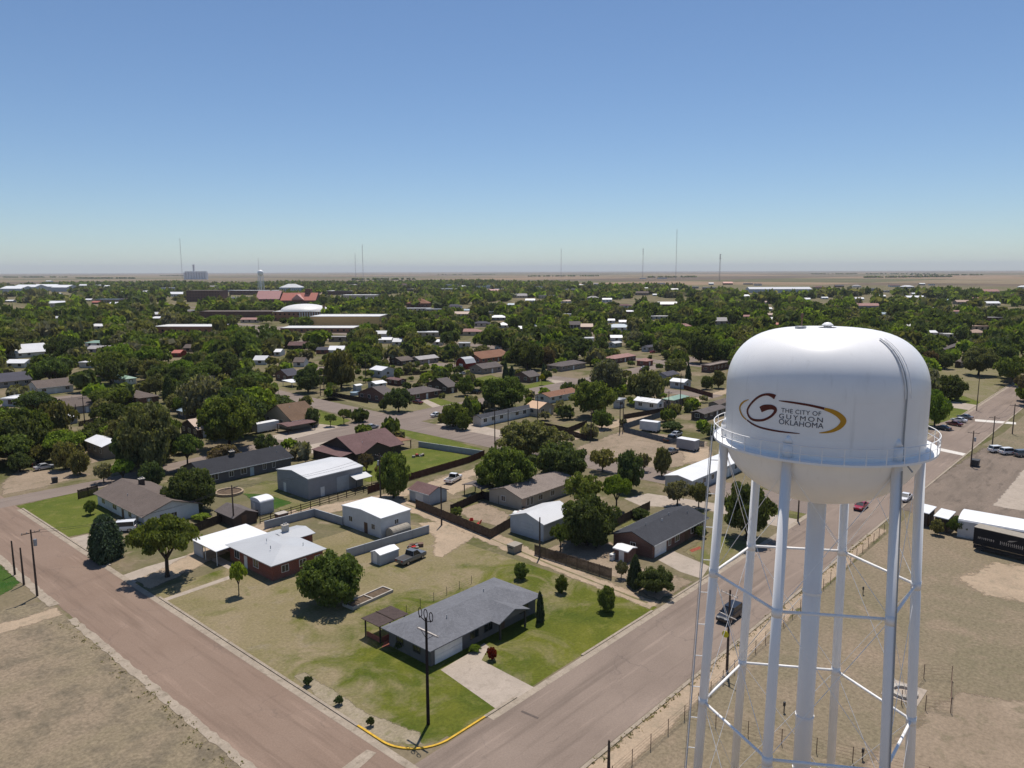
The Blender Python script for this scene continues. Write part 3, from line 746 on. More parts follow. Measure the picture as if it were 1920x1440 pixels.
        for i, c in enumerate(q):
            d = q[min(i + 1, len(q) - 1)] - q[max(i - 1, 0)]
            nrm = np.array([-d[1], d[0]]) / (math.hypot(d[0], d[1]) + 1e-9) * max(.02, c[2]) / 2
            for s in (1, -1):
                t, z = (c[0] + s * nrm[0]) / R, c[1] + s * nrm[1]
                vs_.append(((R + .02) * math.cos(t), (R + .02) * math.sin(t), z))
        f = [(2 * i, 2 * i + 1, 2 * i + 3, 2 * i + 2) for i in range(len(q) - 1)]
        m.add(vs_, f)
        return m.build(name, mat, root)
    stroke('logo_letter', 'logo_maroon', [(690, 108, 60), (645, 84, 46), (580, 70, 30), (500, 85, 26), (420, 135, 26), (345, 215, 26), (308, 290, 28), (322, 360, 30), (370, 412, 30), (450, 430, 30), (540, 420, 28), (630, 375, 28), (688, 312, 34), (690, 272, 46), (650, 248, 56), (590, 246, 64), (535, 258, 74), (490, 280, 70)])
    stroke('logo_swoosh', 'logo_gold', [(325, 142, 8), (262, 168, 20), (216, 215, 26), (202, 262, 28), (215, 320, 26), (250, 380, 22), (295, 420, 16)])
    stroke('logo_swoosh', 'logo_maroon', [(302, 424, 18), (380, 480, 22), (480, 525, 22), (600, 555, 22), (750, 582, 20), (900, 600, 16), (1030, 612, 8)])
    stroke('logo_swoosh', 'logo_maroon', [(742, 157, 8), (850, 170, 20), (1000, 192, 24), (1150, 217, 26), (1290, 247, 28), (1370, 268, 30)])
    stroke('logo_swoosh', 'logo_gold', [(1372, 270, 32), (1480, 305, 48), (1570, 355, 58), (1630, 420, 64), (1625, 470, 60), (1570, 530, 48), (1480, 575, 34), (1390, 595, 22), (1300, 602, 8)])
    def lettering(txt, x0, y0, x1, y1, hpx, space):
        (t0, z0), (t1, z1) = lp(x0, y0), lp(x1, y1)
        zb_ = (z0 + z1) / 2
        hh = abs(lp((x0 + x1) / 2, (y0 + y1) / 2 - hpx)[1] - zb_)
        cu = bpy.data.curves.new('lettering', 'FONT'); cu.body = txt; cu.size = 1.0; cu.space_character = space; cu.offset = 0.0
        to = bpy.data.objects.new('lettering', cu); C.objects.link(to)
        bpy.context.view_layer.update()
        me = bpy.data.meshes.new_from_object(to.evaluated_get(bpy.context.evaluated_depsgraph_get()))
        bpy.data.objects.remove(to)
        co = np.array([v.co[:] for v in me.vertices])
        mn, mx = co.min(0), co.max(0)
        for v, c in zip(me.vertices, co):
            t = t0 + (t1 - t0) * (c[0] - mn[0]) / (mx[0] - mn[0])
            v.co = ((R + .022) * math.cos(t), (R + .022) * math.sin(t), zb_ + hh * (c[1] - mn[1]) / (mx[1] - mn[1]))
        me.materials.clear(); me.update()
        link('lettering', me, 'logo_ink', root)
    lettering('THE CITY OF', 775, 318, 1325, 368, 56, 1.05)
    lettering('GUYMON', 745, 398, 1348, 458, 60, 1.35)
    lettering('OKLAHOMA', 742, 480, 1358, 540, 66, 1.0)
water_tower()

# ------------------------------------------------------------------ buildings
FOOT = []                                        # footprints and what they hide, for planting trees
LAND = []                                        # named landmarks for labels
def window_mesh(w, h, face, mat):
    def mk():
        t = .05
        m = MB()
        for x0, x1, z0, z1 in ((-w / 2, w / 2, 0, .07), (-w / 2, w / 2, h - .07, h), (-w / 2, -w / 2 + .07, .07, h - .07), (w / 2 - .07, w / 2, .07, h - .07), (-.025, .025, .07, h - .07)):
            m.box(x0, x1, -t, .02, z0, z1)
        me = m.mesh('window'); me.materials.append(MATS[mat]); return me
    return cached(('win', round(w, 2), round(h, 2), mat), mk)
def pane_mesh(w, h):
    def mk():
        me = MB().box(-w / 2 + .06, w / 2 - .06, -.025, .015, .06, h - .06).mesh('pane'); me.materials.append(MATS['glass']); return me
    return cached(('pane', round(w, 2), round(h, 2)), mk)
def door_mesh(w, h, mat):
    def mk():
        me = MB().box(-w / 2, w / 2, -.04, .02, 0, h).mesh('door'); me.materials.append(MATS[mat]); return me
    return cached(('door', round(w, 2), round(h, 2), mat), mk)
def garage_mesh(w, h, mat):
    def mk():
        m = MB()
        for k in range(4): m.box(-w / 2, w / 2, -.05 if k % 2 else -.04, .02, h * k / 4 + .012, h * (k + 1) / 4 - .012)
        me = m.mesh('garage_door'); me.materials.append(MATS[mat]); return me
    return cached(('gar', round(w, 2), round(h, 2), mat), mk)
FACES = {'front': 0.0, 'left': -math.pi / 2, 'back': math.pi, 'right': math.pi / 2}
def on_wall(root, L, D, face, u):
    if face == 'front': return (u - L / 2, -D / 2, 0)
    if face == 'back': return (L / 2 - u, D / 2, 0)
    if face == 'left': return (-L / 2, D / 2 - u, 0)
    return (L / 2, u - D / 2, 0)
def add_window(root, L, D, face, u, z, w, h, trim, sub=True):
    p = on_wall(root, L, D, face, u)
    o = link('window', window_mesh(w, h, face, trim), None, root, (p[0], p[1], z), FACES[face])
    link('pane', pane_mesh(w, h), None, o if sub else root, None if sub else (p[0], p[1], z), 0 if sub else FACES[face])
def roof_build(root, kind, L, D, h, pitch, over, mat, trim, th=.14):
    m = MB()
    if kind in ('gable_x', 'gable_y'):
        half, run = (D / 2, L / 2) if kind == 'gable_x' else (L / 2, D / 2)
        zr = h + half * pitch
        e = half + over; ze = h - over * pitch
        sec = [(-e, ze), (-e, ze - th), (0, zr - th), (e, ze - th), (e, ze), (0, zr)]
        m.prism(sec, -run - over * .8, run + over * .8, 'x' if kind == 'gable_x' else 'y')
        top = zr
    elif kind == 'hip':
        a, b = L / 2 + over, D / 2 + over
        ze = h - over * pitch; zr = h + min(L, D) / 2 * pitch
        rid = [(-(a - b), 0), ((a - b), 0)] if a >= b else [(0, -(b - a)), (0, b - a)]
        v = [(-a, -b, ze), (a, -b, ze), (a, b, ze), (-a, b, ze), (-a, -b, ze - th), (a, -b, ze - th), (a, b, ze - th), (-a, b, ze - th), (*rid[0], zr), (*rid[1], zr)]
        f = [(4, 7, 6, 5), (0, 4, 5, 1), (1, 5, 6, 2), (2, 6, 7, 3), (3, 7, 4, 0)]
        f += [(0, 1, 9, 8), (1, 2, 9), (2, 3, 8, 9), (3, 0, 8)] if a >= b else [(0, 1, 8), (1, 2, 9, 8), (2, 3, 9), (3, 0, 8, 9)]
        m.add(v, f); top = zr
    elif kind == 'arch':                          # barrel roof, ridge along x
        n = 12; b = D / 2 + over; rise = pitch * D / 2
        sec = [(-b * math.cos(math.pi * i / n), h + rise * math.sin(math.pi * i / n)) for i in range(n + 1)]
        sec = sec[::-1] + [(-b, h - th), (b, h - th)]
        m.prism([(a, z) for a, z in sec], -L / 2 - over, L / 2 + over, 'x'); top = h + rise
    elif kind == 'shed':
        v = [(-L / 2 - over, -D / 2 - over, h - .1), (L / 2 + over, -D / 2 - over, h - .1), (L / 2 + over, D / 2 + over, h + D * pitch), (-L / 2 - over, D / 2 + over, h + D * pitch)]
        m.add([(x, y, z - th) for x, y, z in v] + v, [(0, 3, 2, 1), (4, 5, 6, 7), (0, 1, 5, 4), (1, 2, 6, 5), (2, 3, 7, 6), (3, 0, 4, 7)]); top = h + D * pitch
    else:                                         # flat with parapet
        m.box(-L / 2 - over, L / 2 + over, -D / 2 - over, D / 2 + over, h, h + .12); top = h + .12
        for x0, x1, y0, y1 in ((-L / 2 - over, L / 2 + over, -D / 2 - over, -D / 2 - over + .3), (-L / 2 - over, L / 2 + over, D / 2 + over - .3, D / 2 + over), (-L / 2 - over, -L / 2 - over + .3, -D / 2 - over + .31, D / 2 + over - .31), (L / 2 + over - .3, L / 2 + over, -D / 2 - over + .31, D / 2 + over - .31)):
            m.box(x0, x1, y0, y1, h + .125, h + .42)
    r = m.build('roof', mat, root)
    if trim and kind == 'gable_x':
        run, e = L / 2 + over * .8, D / 2 + over
        ze = h - over * pitch
        for s in (-1, 1): MB().box(-run, run, s * e - .03 if s < 0 else e + .002, s * e - .002 if s < 0 else e + .03, ze - th - .06, ze - .01).build('fascia', trim, r)
    elif trim and kind == 'gable_y':
        run, e = D / 2 + over * .8, L / 2 + over
        ze = h - over * pitch
        for s in (-1, 1): MB().box(-e - .03 if s < 0 else e + .002, -e - .002 if s < 0 else e + .03, -run, run, ze - th - .06, ze - .01).build('fascia', trim, r)
    return r, top
def walls(root, kind, L, D, h, pitch, mat, name='wall'):
    m = MB(); a, b = L / 2, D / 2
    if kind == 'gable_x':
        zr = h + b * pitch - .1
        v = [(-a, -b, 0), (a, -b, 0), (a, b, 0), (-a, b, 0), (-a, -b, h - .02), (a, -b, h - .02), (a, b, h - .02), (-a, b, h - .02), (-a, 0, zr), (a, 0, zr)]
        m.add(v, [(0, 1, 5, 4), (2, 3, 7, 6), (3, 0, 4, 8, 7), (1, 2, 6, 9, 5)])
    elif kind == 'gable_y':
        zr = h + a * pitch - .1
        v = [(-a, -b, 0), (a, -b, 0), (a, b, 0), (-a, b, 0), (-a, -b, h - .02), (a, -b, h - .02), (a, b, h - .02), (-a, b, h - .02), (0, -b, zr), (0, b, zr)]
        m.add(v, [(0, 1, 5, 8, 4), (2, 3, 7, 9, 6), (3, 0, 4, 7), (1, 2, 6, 5)])
    else:
        m.box(-a, a, -b, b, 0, h - .02 if kind != 'shed' else h - .26)
    return m.build(name, mat, root)
def rect(xl, xn, yn, xr, minx=2.0, miny=2.0):
    x0, y0 = P(xn, yn)
    return x0, y0, max(minx, along(x0, y0, 1, 0, xr)), max(miny, along(x0, y0, 0, 1, xl))
def house(name, label, cat, px, h, kind, pitch, wall, roof, trim='trim_white', over=.5, wins='auto', door='door_white', L=None, D=None, group=None, chimney=None, vents=0, far=False, z0=0):
    xl, xn, yn, xr = px
    x0, y0, l_, d_ = rect(xl, xn, yn, xr)
    L = L or l_; D = D or d_
    cx, cy = x0 + L / 2, y0 + D / 2
    root = empty(name, (cx, cy, z0))
    tag(root, label, cat, group)
    walls(root, kind, L, D, h, pitch, wall)
    r, top = roof_build(root, kind, L, D, h, pitch, over, roof, trim)
    if wins == 'auto':
        wins = []
        ww, wh = (1.3, 1.2) if not far else (1.6, 1.3)
        zz = h * .38 if h < 4 else h * .45
        for face, ln in (('front', L), ('left', D), ('back', L), ('right', D)):
            k = int(ln // 3.6)
            if face in ('back', 'right'): k = min(k, 2)
            for i in range(k):
                if face == 'front' and door and i == k // 2 and k > 1: continue
                wins.append((face, ln * (i + .5) / k, zz, ww, wh))
        if door: wins.append(('front', L * (int(L // 3.6) // 2 + .5) / max(1, int(L // 3.6)), 'door'))
    wt = 'trim_dark' if trim == 'trim_dark' else 'trim_white'
    for w in wins:
        if w[2] == 'door':
            p = on_wall(root, L, D, w[0], w[1])
            link('door', door_mesh(1.0, 2.05, door or 'door_white'), None, root, p, FACES[w[0]])
        elif w[2] == 'garage':
            p = on_wall(root, L, D, w[0], w[1])
            link('garage_door', garage_mesh(w[3], w[4], w[5] if len(w) > 5 else 'door_white'), None, root, p, FACES[w[0]])
        else:
            add_window(root, L, D, w[0], w[1], w[2], w[3], w[4], wt)
    if chimney:
        u, v_, cm = chimney
        x, y = (u - .5) * L, (v_ - .5) * D
        ch = MB().box(x - .5, x + .5, y - .4, y + .4, h, top + .8)
        c = ch.build('chimney', cm, r)
        MB().box(x - .62, x + .62, y - .52, y + .52, top + .8, top + .95).build('chimney_cap', 'planter_concrete', r)
        for s in (-.22, .22): MB().tube((x + s, y, top + .95), (x + s, y, top + 1.25), .13, n=8).build('flue', 'grey_steel', r)
    rv = random.Random(int(cx * 10))
    for _ in range(vents):
        x, y = rv.uniform(-.4, .4) * L, rv.uniform(-.3, .1) * D
        half = D / 2 if kind != 'gable_y' else L / 2
        zz = h + pitch * max(0, half - abs(y if kind != 'gable_y' else x)) - .1
        MB().tube((x, y, zz), (x, y, zz + .55), .07, n=6).build('roof_vent', rv.choice(['trim_white', 'grey_steel']), r)
    FOOT.append((cx - L / 2, cx + L / 2, cy - D / 2, cy + D / 2))
    return root, L, D
def screen_box(x0, x1, y0, y1, z1):
    p = [proj(x, y, z) for x in (x0, x1) for y in (y0, y1) for z in (0, z1)]
    return min(a for a, _ in p), max(a for a, _ in p), min(b for _, b in p), max(b for _, b in p)
SEEN = []                                         # screen boxes of buildings that must stay in view
def see(name=None, f=None):
    x0, x1, y0, y1 = FOOT[-1]
    SEEN.append(screen_box(x0, x1, y0, y1, 4.5) + (math.hypot(x0, y0),))

# --- the corner ranch
r, L, D = house('ranch_house', 'grey shingled ranch house on the corner lot with white garage door', 'house', (730, 808, 1250, 1004), 2.75, 'hip', .30, 'slate_wall', 'grey_shingle', 'trim_dark', .75,
    [('front', 3.0, 'garage', 4.7, 2.2), ('front', 7.6, .8, 1.6, 1.3), ('front', 10.2, .8, 1.6, 1.3), ('front', 12.9, 'door'), ('front', 17.4, .9, 1.8, 1.3), ('left', 2.2, .9, 1.4, 1.2), ('left', 5.4, .9, 1.4, 1.2), ('right', 3, .9, 1.4, 1.2), ('right', 6, .9, 1.4, 1.2), ('back', 4, .9, 1.6, 1.2), ('back', 9, .9, 1.6, 1.2), ('back', 15, .9, 1.6, 1.2)], 'door_brown', vents=2)
pg = MB()                                         # front porch gable
xg, wg, pg_out = 13.1 - L / 2, 3.1, 2.2
zt_ = 2.75 + .30 * wg * .9
pg.add([(xg - wg, -D / 2 - pg_out, 2.5), (xg + wg, -D / 2 - pg_out, 2.5), (xg, -D / 2 - pg_out, zt_), (xg - wg, -D / 2 + 1.2, 2.5), (xg + wg, -D / 2 + 1.2, 2.5), (xg, -D / 2 + 3.4, zt_),
        (xg - wg, -D / 2 - pg_out, 2.36), (xg + wg, -D / 2 - pg_out, 2.36), (xg, -D / 2 - pg_out, zt_ - .14)], [(0, 2, 5, 3), (2, 1, 4, 5), (0, 6, 8, 2), (2, 8, 7, 1)])
po = pg.build('porch_roof', 'grey_shingle', r)
MB().add([(xg - wg + .3, -D / 2 - pg_out + .25, 2.45), (xg + wg - .3, -D / 2 - pg_out + .25, 2.45), (xg, -D / 2 - pg_out + .25, zt_ - .2)], [(0, 1, 2)]).build('porch_gable', 'slate_wall', po)
for s in (-1, 1): MB().box(xg + s * (wg - .6) - .12, xg + s * (wg - .6) + .12, -D / 2 - pg_out + .3, -D / 2 - pg_out + .54, 0, 2.45).build('porch_post', 'trim_dark', r)
LAND.append((870, 1160, 'the grey corner ranch house'))
# --- brick house with the white metal roof
r, L, D = house('brick_house', 'red brick house with pale grey metal roof and stone chimney', 'house', (432, 512, 1090, 606), 2.8, 'hip', .16, 'red_brick', 'grey_metal', 'trim_white', .5,
    [('front', 2.2, .9, 1.3, 1.2), ('front', 5.4, .9, 1.3, 1.2), ('front', 8.2, .9, .9, 1.0), ('left', 2.4, .9, 1.6, 1.4), ('left', 5.2, 'door'), ('left', 8.4, .9, 1.6, 1.4), ('right', 4, .9, 1.4, 1.2), ('right', 9, .9, 1.4, 1.2), ('back', 5, .9, 1.4, 1.2)], 'door_white', chimney=(.97, .80, 'stone_wall'), vents=3)
x0c, y0c = P(424, 1052)
wing = MB(); xa, ya = -L / 2 + .2, D / 2 + .02
wing.add([(xa - 3.2, ya - 1.2, 2.62), (xa + L * .75, ya - .4, 2.80), (xa + L * .75, ya + 7.5, 2.80), (xa - 3.2, ya + 7.5, 2.62)] + [(xa - 3.2, ya - 1.2, 2.50), (xa + L * .75, ya - .4, 2.68), (xa + L * .75, ya + 7.5, 2.68), (xa - 3.2, ya + 7.5, 2.50)], [(0, 1, 2, 3), (7, 6, 5, 4), (0, 4, 5, 1), (1, 5, 6, 2), (2, 6, 7, 3), (3, 7, 4, 0)])
wing.build('carport_roof', 'white_metal', r)
MB().box(xa + 1.6, xa + L * .7, ya + .02, ya + 7.0, 0, 2.6).build('garage_wall', 'red_brick', r)
for yy in (ya - .8, ya + 3.2, ya + 7.2): MB().tube((xa - 2.9, yy, 0), (xa - 2.9, yy, 2.52), .07, n=8).build('carport_post', 'trim_white', r)
MB().box(xa - 3.0, xa - 2.85, ya + 4.0, ya + 7.2, .1, 2.2).build('carport_screen', 'pale_wall', r)
bx = MB(); bx.prism([(-3.0, 2.72), (-3.0, 2.6), (0, 3.18), (3.0, 2.6), (3.0, 2.72), (0, 3.3)], L / 2 - 2.0, L / 2 + 3.6, 'x')
bw = bx.build('rear_roof', 'grey_metal', r, loc=(0, D / 2 - 3.0, 0)); MB().box(L / 2 + .02, L / 2 + 3.2, D / 2 - 5.6, D / 2 - .4, 0, 2.65).build('rear_wall', 'red_brick', r)
LAND.append((505, 1030, 'the pale roofed brick house'))
# --- white workshop
r, L, D = house('workshop', 'white metal workshop with bright white roof behind the block wall', 'workshop', (643, 715, 1010, 770), 3.9, 'gable_x', .075, 'white_wall', 'white_metal', 'trim_white', .15,
    [('left', 2.6, 1.2, 1.1, 1.1), ('left', 7.2, 'door'), ('left', 9.4, 1.2, 1.1, 1.1), ('front', 3.6, 1.9, 1.0, .9), ('back', 3.5, 'garage', 3, 3)], 'door_brown')
hut = empty('hoop_shed', (P(724, 1010)[0] + 2.2, P(724, 1010)[1] - .9, 0)); tag(hut, 'tan round topped shed leaning against the white workshop', 'shed')
sec = [(1.1 * math.cos(math.pi * i / 10), 1.15 + 1.0 * math.sin(math.pi * i / 10)) for i in range(11)] + [(-1.1, 0), (1.1, 0)]
MB().prism(sec, -2.1, 2.1, 'x').build('shell', 'shed_tan', hut)
for k in range(6): MB().prism([((1.12) * math.cos(math.pi * i / 10), 1.15 + 1.02 * math.sin(math.pi * i / 10)) for i in range(11)] + [(1.04 * math.cos(math.pi * i / 10), 1.15 + .94 * math.sin(math.pi * i / 10)) for i in range(10, -1, -1)], -2.0 + k * .78, -1.92 + k * .78, 'x').build('rib', 'shed_tan', hut)
LAND.append((705, 965, 'the white workshop'))
house('garden_shed', 'small white shed with pale roof beside the dark pickup', 'shed', (696, 713, 1061, 748), 1.9, 'gable_x', .35, 'pale_wall', 'white_metal', 'trim_white', .1, [('left', 1.1, 'door')], 'door_white')
r, L, D = house('barn', 'large grey metal barn with low pale roof behind rail fence', 'barn', (521, 579, 937, 681), 4.6, 'gable_x', .14, 'grey_wall', 'pale_metal', 'trim_white', .15,
    [('front', 8.8, 'garage', 3.2, 3.4, 'pale_wall'), ('front', 3.5, 'door'), ('left', 3.0, 'door')], 'door_white')
MB().add([(L / 2 - 3.6, -D / 2 - 2.4, 2.5), (L / 2 + .8, -D / 2 - 2.4, 2.5), (L / 2 + .8, -D / 2 - .02, 3.1), (L / 2 - 3.6, -D / 2 - .02, 3.1), (L / 2 - 3.6, -D / 2 - 2.4, 2.4), (L / 2 + .8, -D / 2 - 2.4, 2.4), (L / 2 + .8, -D / 2 - .02, 3.0), (L / 2 - 3.6, -D / 2 - .02, 3.0)], [(0, 1, 2, 3), (7, 6, 5, 4), (0, 4, 5, 1), (1, 5, 6, 2), (3, 7, 4, 0)]).build('awning', 'pale_metal', r)
for s in (L / 2 - 3.5, L / 2 + .7): MB().tube((s, -D / 2 - 2.3, 0), (s, -D / 2 - 2.3, 2.42), .06, n=6).build('awning_post', 'iron', r)
LAND.append((600, 905, 'the large grey barn'))
house('long_house', 'long dark roofed house with grey walls and pale blue door', 'house', (362, 384, 911, 546), 2.8, 'gable_x', .36, 'slate_wall', 'charcoal_shingle', 'trim_white', .6,
    [('front', 2.5, .8, 1.6, 1.5), ('front', 6.5, .8, 1.2, 1.3), ('front', 9.6, .8, 1.5, 1.4), ('front', 11.7, 'door'), ('front', 15.0, .8, .9, 1.5), ('front', 17.5, .8, .9, 1.5), ('left', 3, .9, 1.2, 1.2), ('back', 6, .9, 1.4, 1.2)], 'door_blue', D=10.5, chimney=(.42, .45, 'trim_dark'), vents=2)
see(); LAND.append((460, 870, 'the long dark roofed house'))
# --- maroon roofed house: main gable, front cross gable, lean-to and porch
r, L, D = house('maroon_house', 'dark brown house with maroon gable roofs across the street', 'house', (606, 668, 868, 752), 2.7, 'gable_x', .42, 'dark_wall', 'maroon_shingle', 'trim_dark', .7,
    [('front', 9.5, .8, 2.2, 1.3), ('front', 12, .8, 1.2, 1.2), ('left', 4, 'garage', 4.4, 2.1, 'door_brown'), ('back', 5, .9, 1.4, 1.2)], 'door_brown', vents=2)
g = MB(); hw = 4.6; zz = 2.7 + .42 * hw
g.add([(-L / 2 + 1.0, -D / 2 - 1.6, 2.5), (-L / 2 + 1.0 + 2 * hw, -D / 2 - 1.6, 2.5), (-L / 2 + 1.0 + hw, -D / 2 - 1.6, zz), (-L / 2 + 1.0, -D / 2 + 1.0, 2.5), (-L / 2 + 1.0 + 2 * hw, -D / 2 + 1.0, 2.5), (-L / 2 + 1.0 + hw, -D / 2 + 5.5, zz)], [(0, 2, 5, 3), (2, 1, 4, 5)])
gr = g.build('front_gable_roof', 'maroon_shingle', r)
MB().add([(-L / 2 + 1.5, -D / 2 - 1.1, 0), (-L / 2 + .5 + 2 * hw, -D / 2 - 1.1, 0), (-L / 2 + .5 + 2 * hw, -D / 2 - 1.1, 2.55), (-L / 2 + 1.0 + hw, -D / 2 - 1.1, zz - .15), (-L / 2 + 1.5, -D / 2 - 1.1, 2.55), (-L / 2 + 1.5, -D / 2 - .01, 0), (-L / 2 + .5 + 2 * hw, -D / 2 - .01, 0), (-L / 2 + 1.5, -D / 2 - .01, 2.55), (-L / 2 + .5 + 2 * hw, -D / 2 - .01, 2.55)], [(0, 1, 2, 3, 4), (5, 0, 4, 7), (1, 6, 8, 2)]).build('front_gable_wall', 'dark_wall', r)
MB().add([(-L / 2 - 4.2, -D / 2 + .6, 2.2), (-L / 2 - .02, -D / 2 + .6, 2.75), (-L / 2 - .02, D / 2 - 1, 2.75), (-L / 2 - 4.2, D / 2 - 1, 2.2), (-L / 2 - 4.2, -D / 2 + .6, 2.06), (-L / 2 - .02, -D / 2 + .6, 2.6), (-L / 2 - .02, D / 2 - 1, 2.6), (-L / 2 - 4.2, D / 2 - 1, 2.06)], [(0, 1, 2, 3), (7, 6, 5, 4), (0, 4, 5, 1), (3, 7, 4, 0), (2, 6, 7, 3)]).build('lean_to_roof', 'maroon_shingle', r)
MB().box(-L / 2 - 3.9, -L / 2 - .02, -D / 2 + .9, D / 2 - 1.3, 0, 2.08).build('lean_to_wall', 'dark_wall', r)
MB().add([(L / 2 + .02, -D / 2 + 2, 2.6), (L / 2 + 5.5, -D / 2 + 2, 2.25), (L / 2 + 5.5, D / 2 - 3, 2.25), (L / 2 + .02, D / 2 - 3, 2.6), (L / 2 + .02, -D / 2 + 2, 2.5), (L / 2 + 5.5, -D / 2 + 2, 2.15), (L / 2 + 5.5, D / 2 - 3, 2.15), (L / 2 + .02, D / 2 - 3, 2.5)], [(0, 1, 2, 3), (7, 6, 5, 4), (0, 4, 5, 1), (1, 5, 6, 2)]).build('porch_roof', 'red_metal' if False else 'rust_shingle', r)
for yy in (-D / 2 + 2.2, D / 2 - 3.2): MB().box(L / 2 + 5.2, L / 2 + 5.4, yy - .1, yy + .1, 0, 2.2).build('porch_post', 'dark_wall', r)
see(); LAND.append((700, 835, 'the maroon roofed house'))
# --- taupe house
r, L, D = house('taupe_house', 'white walled house with long taupe shingle roof beside the bright corner lawn', 'house', (184, 272, 992, 345), 2.7, 'gable_y', .34, 'white_wall', 'taupe_shingle', 'trim_tan', .6,
    [('front', 3.4, 'door'), ('front', 5.6, .9, 1.2, 1.1), ('left', 3.2, .8, 1.6, 1.4), ('left', 9, .8, 2.0, 1.4), ('left', 13, 'door'), ('left', 16.5, .8, 1.6, 1.4), ('left', 20, .8, 1.2, 1.4), ('right', 6, .9, 1.3, 1.2), ('right', 14, .9, 1.3, 1.2)], 'door_brown', chimney=(.62, .72, 'dark_wall'), vents=1, L=10.5)
see(); LAND.append((255, 940, 'the taupe roofed house'))
house('backyard_shed', 'low brown roofed shed with dark walls behind the rail fence', 'shed', (407, 440, 990, 482), 2.1, 'gable_y', .40, 'dark_wall', 'drab_shingle', 'trim_dark', .35, [('front', 2, 'door')], 'door_brown')
house('storage_shed', 'white box shed with curved white roof on the small bright lawn', 'shed', (471, 489, 966, 514), 2.6, 'arch', .35, 'pale_wall', 'white_metal', 'trim_white', .08, [('left', 1.2, 'door')], 'door_white')
house('garden_shed', 'white shed with maroon shingle roof by the sandy alley', 'shed', (768, 805, 948, 838), 2.5, 'gable_y', .42, 'pale_wall', 'maroon_shingle', 'trim_white', .3, [('left', 3.2, 'garage', 2.4, 2.0)], 'door_white')
house('metal_building', 'white metal building with streaked pale roof among back yards', 'outbuilding', (957, 1019, 1016, 1063), 3.3, 'gable_x', .32, 'pale_wall', 'pale_metal', 'trim_white', .2, [('front', 4, .9, 1.2, 1.2), ('left', 4, 'garage', 3.0, 2.6, 'pale_wall')], 'door_white', L=9.5)
see(); LAND.append((1010, 985, 'the white metal building'))
r, L, D = house('brick_ranch', 'long brick ranch house with charcoal roof beside the road', 'house', (1150, 1223, 1048, 1322), 2.7, 'gable_x', .34, 'brown_brick', 'dark_shingle', 'trim_white', .55,
    [('front', 2.6, 'garage', 3.8, 2.1), ('front', 5.6, .8, .9, 1.2), ('front', 8.2, .8, 1.5, 1.3), ('front', 11.5, 'door'), ('front', 14.0, .8, 1.8, 1.3), ('front', 17, .8, 1.4, 1.2), ('left', 4, .9, 1.1, 1.1), ('back', 4, .9, 1.3, 1.2), ('back', 10, .9, 1.3, 1.2), ('right', 4, .9, 1.2, 1.1)], 'door_brown', vents=4)
see(); LAND.append((1230, 995, 'the charcoal roofed brick ranch'))
house('brick_shed', 'small brick shed with white roof at the end of the brick ranch', 'shed', (1151, 1177, 1056, 1192), 2.1, 'gable_y', .25, 'brown_brick', 'white_metal', 'trim_white', .2, [('left', 1.5, 'door')], 'door_white')
r, L, D = house('beige_house', 'beige stucco house with weathered grey roof under tall trees', 'house', (968, 978, 957, 1078), 2.7, 'gable_x', .30, 'beige_wall', 'beige_shingle', 'trim_tan', .45,
    [('front', 2.0, .5, .9, 1.7), ('front', 3.2, .5, .9, 1.7), ('front', 6, .8, 1.4, 1.2), ('front', 10, .8, 1.4, 1.2), ('left', 4, .9, 1.2, 1.2)], 'door_brown', D=9, vents=1)
see()
# open shelters
def shelter(name, label, px, h, roofm, postm, pitch=.12, cat='shelter', D=None, L=None):
    x0, y0, l_, d_ = rect(*px); L = L or l_; D = D or d_
    root = empty(name, (x0 + L / 2, y0 + D / 2, 0)); tag(root, label, cat)
    roof_build(root, 'gable_x' if pitch > .05 else 'shed', L, D, h, pitch if pitch > .05 else .03, .25, roofm, None, .12)
    for sx in (-1, 1):
        for sy in (-1, 1): MB().box(sx * (L / 2 - .15) - .08, sx * (L / 2 - .15) + .08, sy * (D / 2 - .15) - .08, sy * (D / 2 - .15) + .08, 0, h + .02).build('post', postm, root)
    for sy in (-1, 1): MB().box(-L / 2, L / 2, sy * (D / 2 - .15) - .06, sy * (D / 2 - .15) + .06, h - .16, h - .10 if pitch > .05 else h - .14).build('beam', postm, root)
    FOOT.append((x0, x0 + L, y0, y0 + D)); return root, L, D
shelter('carport', 'dark brown roofed shelter on posts in the sandy yard', (869, 903, 937, 925), 2.4, 'drab_shingle', 'fence_dark', .18, 'carport')
pr, L, D = shelter('pergola', 'brown slatted pergola behind the grey corner ranch house', (683, 713, 1208, 762), 2.5, 'drab_shingle', 'fence_dark', 0.0, 'pergola')
for o in list(pr.children):
    if o.name.startswith('roof'): bpy.data.objects.remove(o)
for k in range(18): MB().box(-L / 2 - .3, L / 2 + .3, -D / 2 - .2 + k * (D + .4) / 18, -D / 2 - .2 + (k + .86) * (D + .4) / 18, 2.52, 2.60).build('slat', 'pergola_wood', pr)
MB().box(-.07, .07, -D / 2 - .2, D / 2 + .2, 2.605, 2.66).build('ridge_batten', 'fence_dark', pr)
MB().box(-L / 2 + .2, -L / 2 + .3, -D / 2 + .3, D / 2 - .3, 0.02, .7).build('low_wall', 'brick_red_plain', pr)
MB().box(-L / 2 + .5, L / 2 - .5, -D / 2 + .2, -D / 2 + .32, 0.02, .7).build('low_wall', 'brick_red_plain', pr)
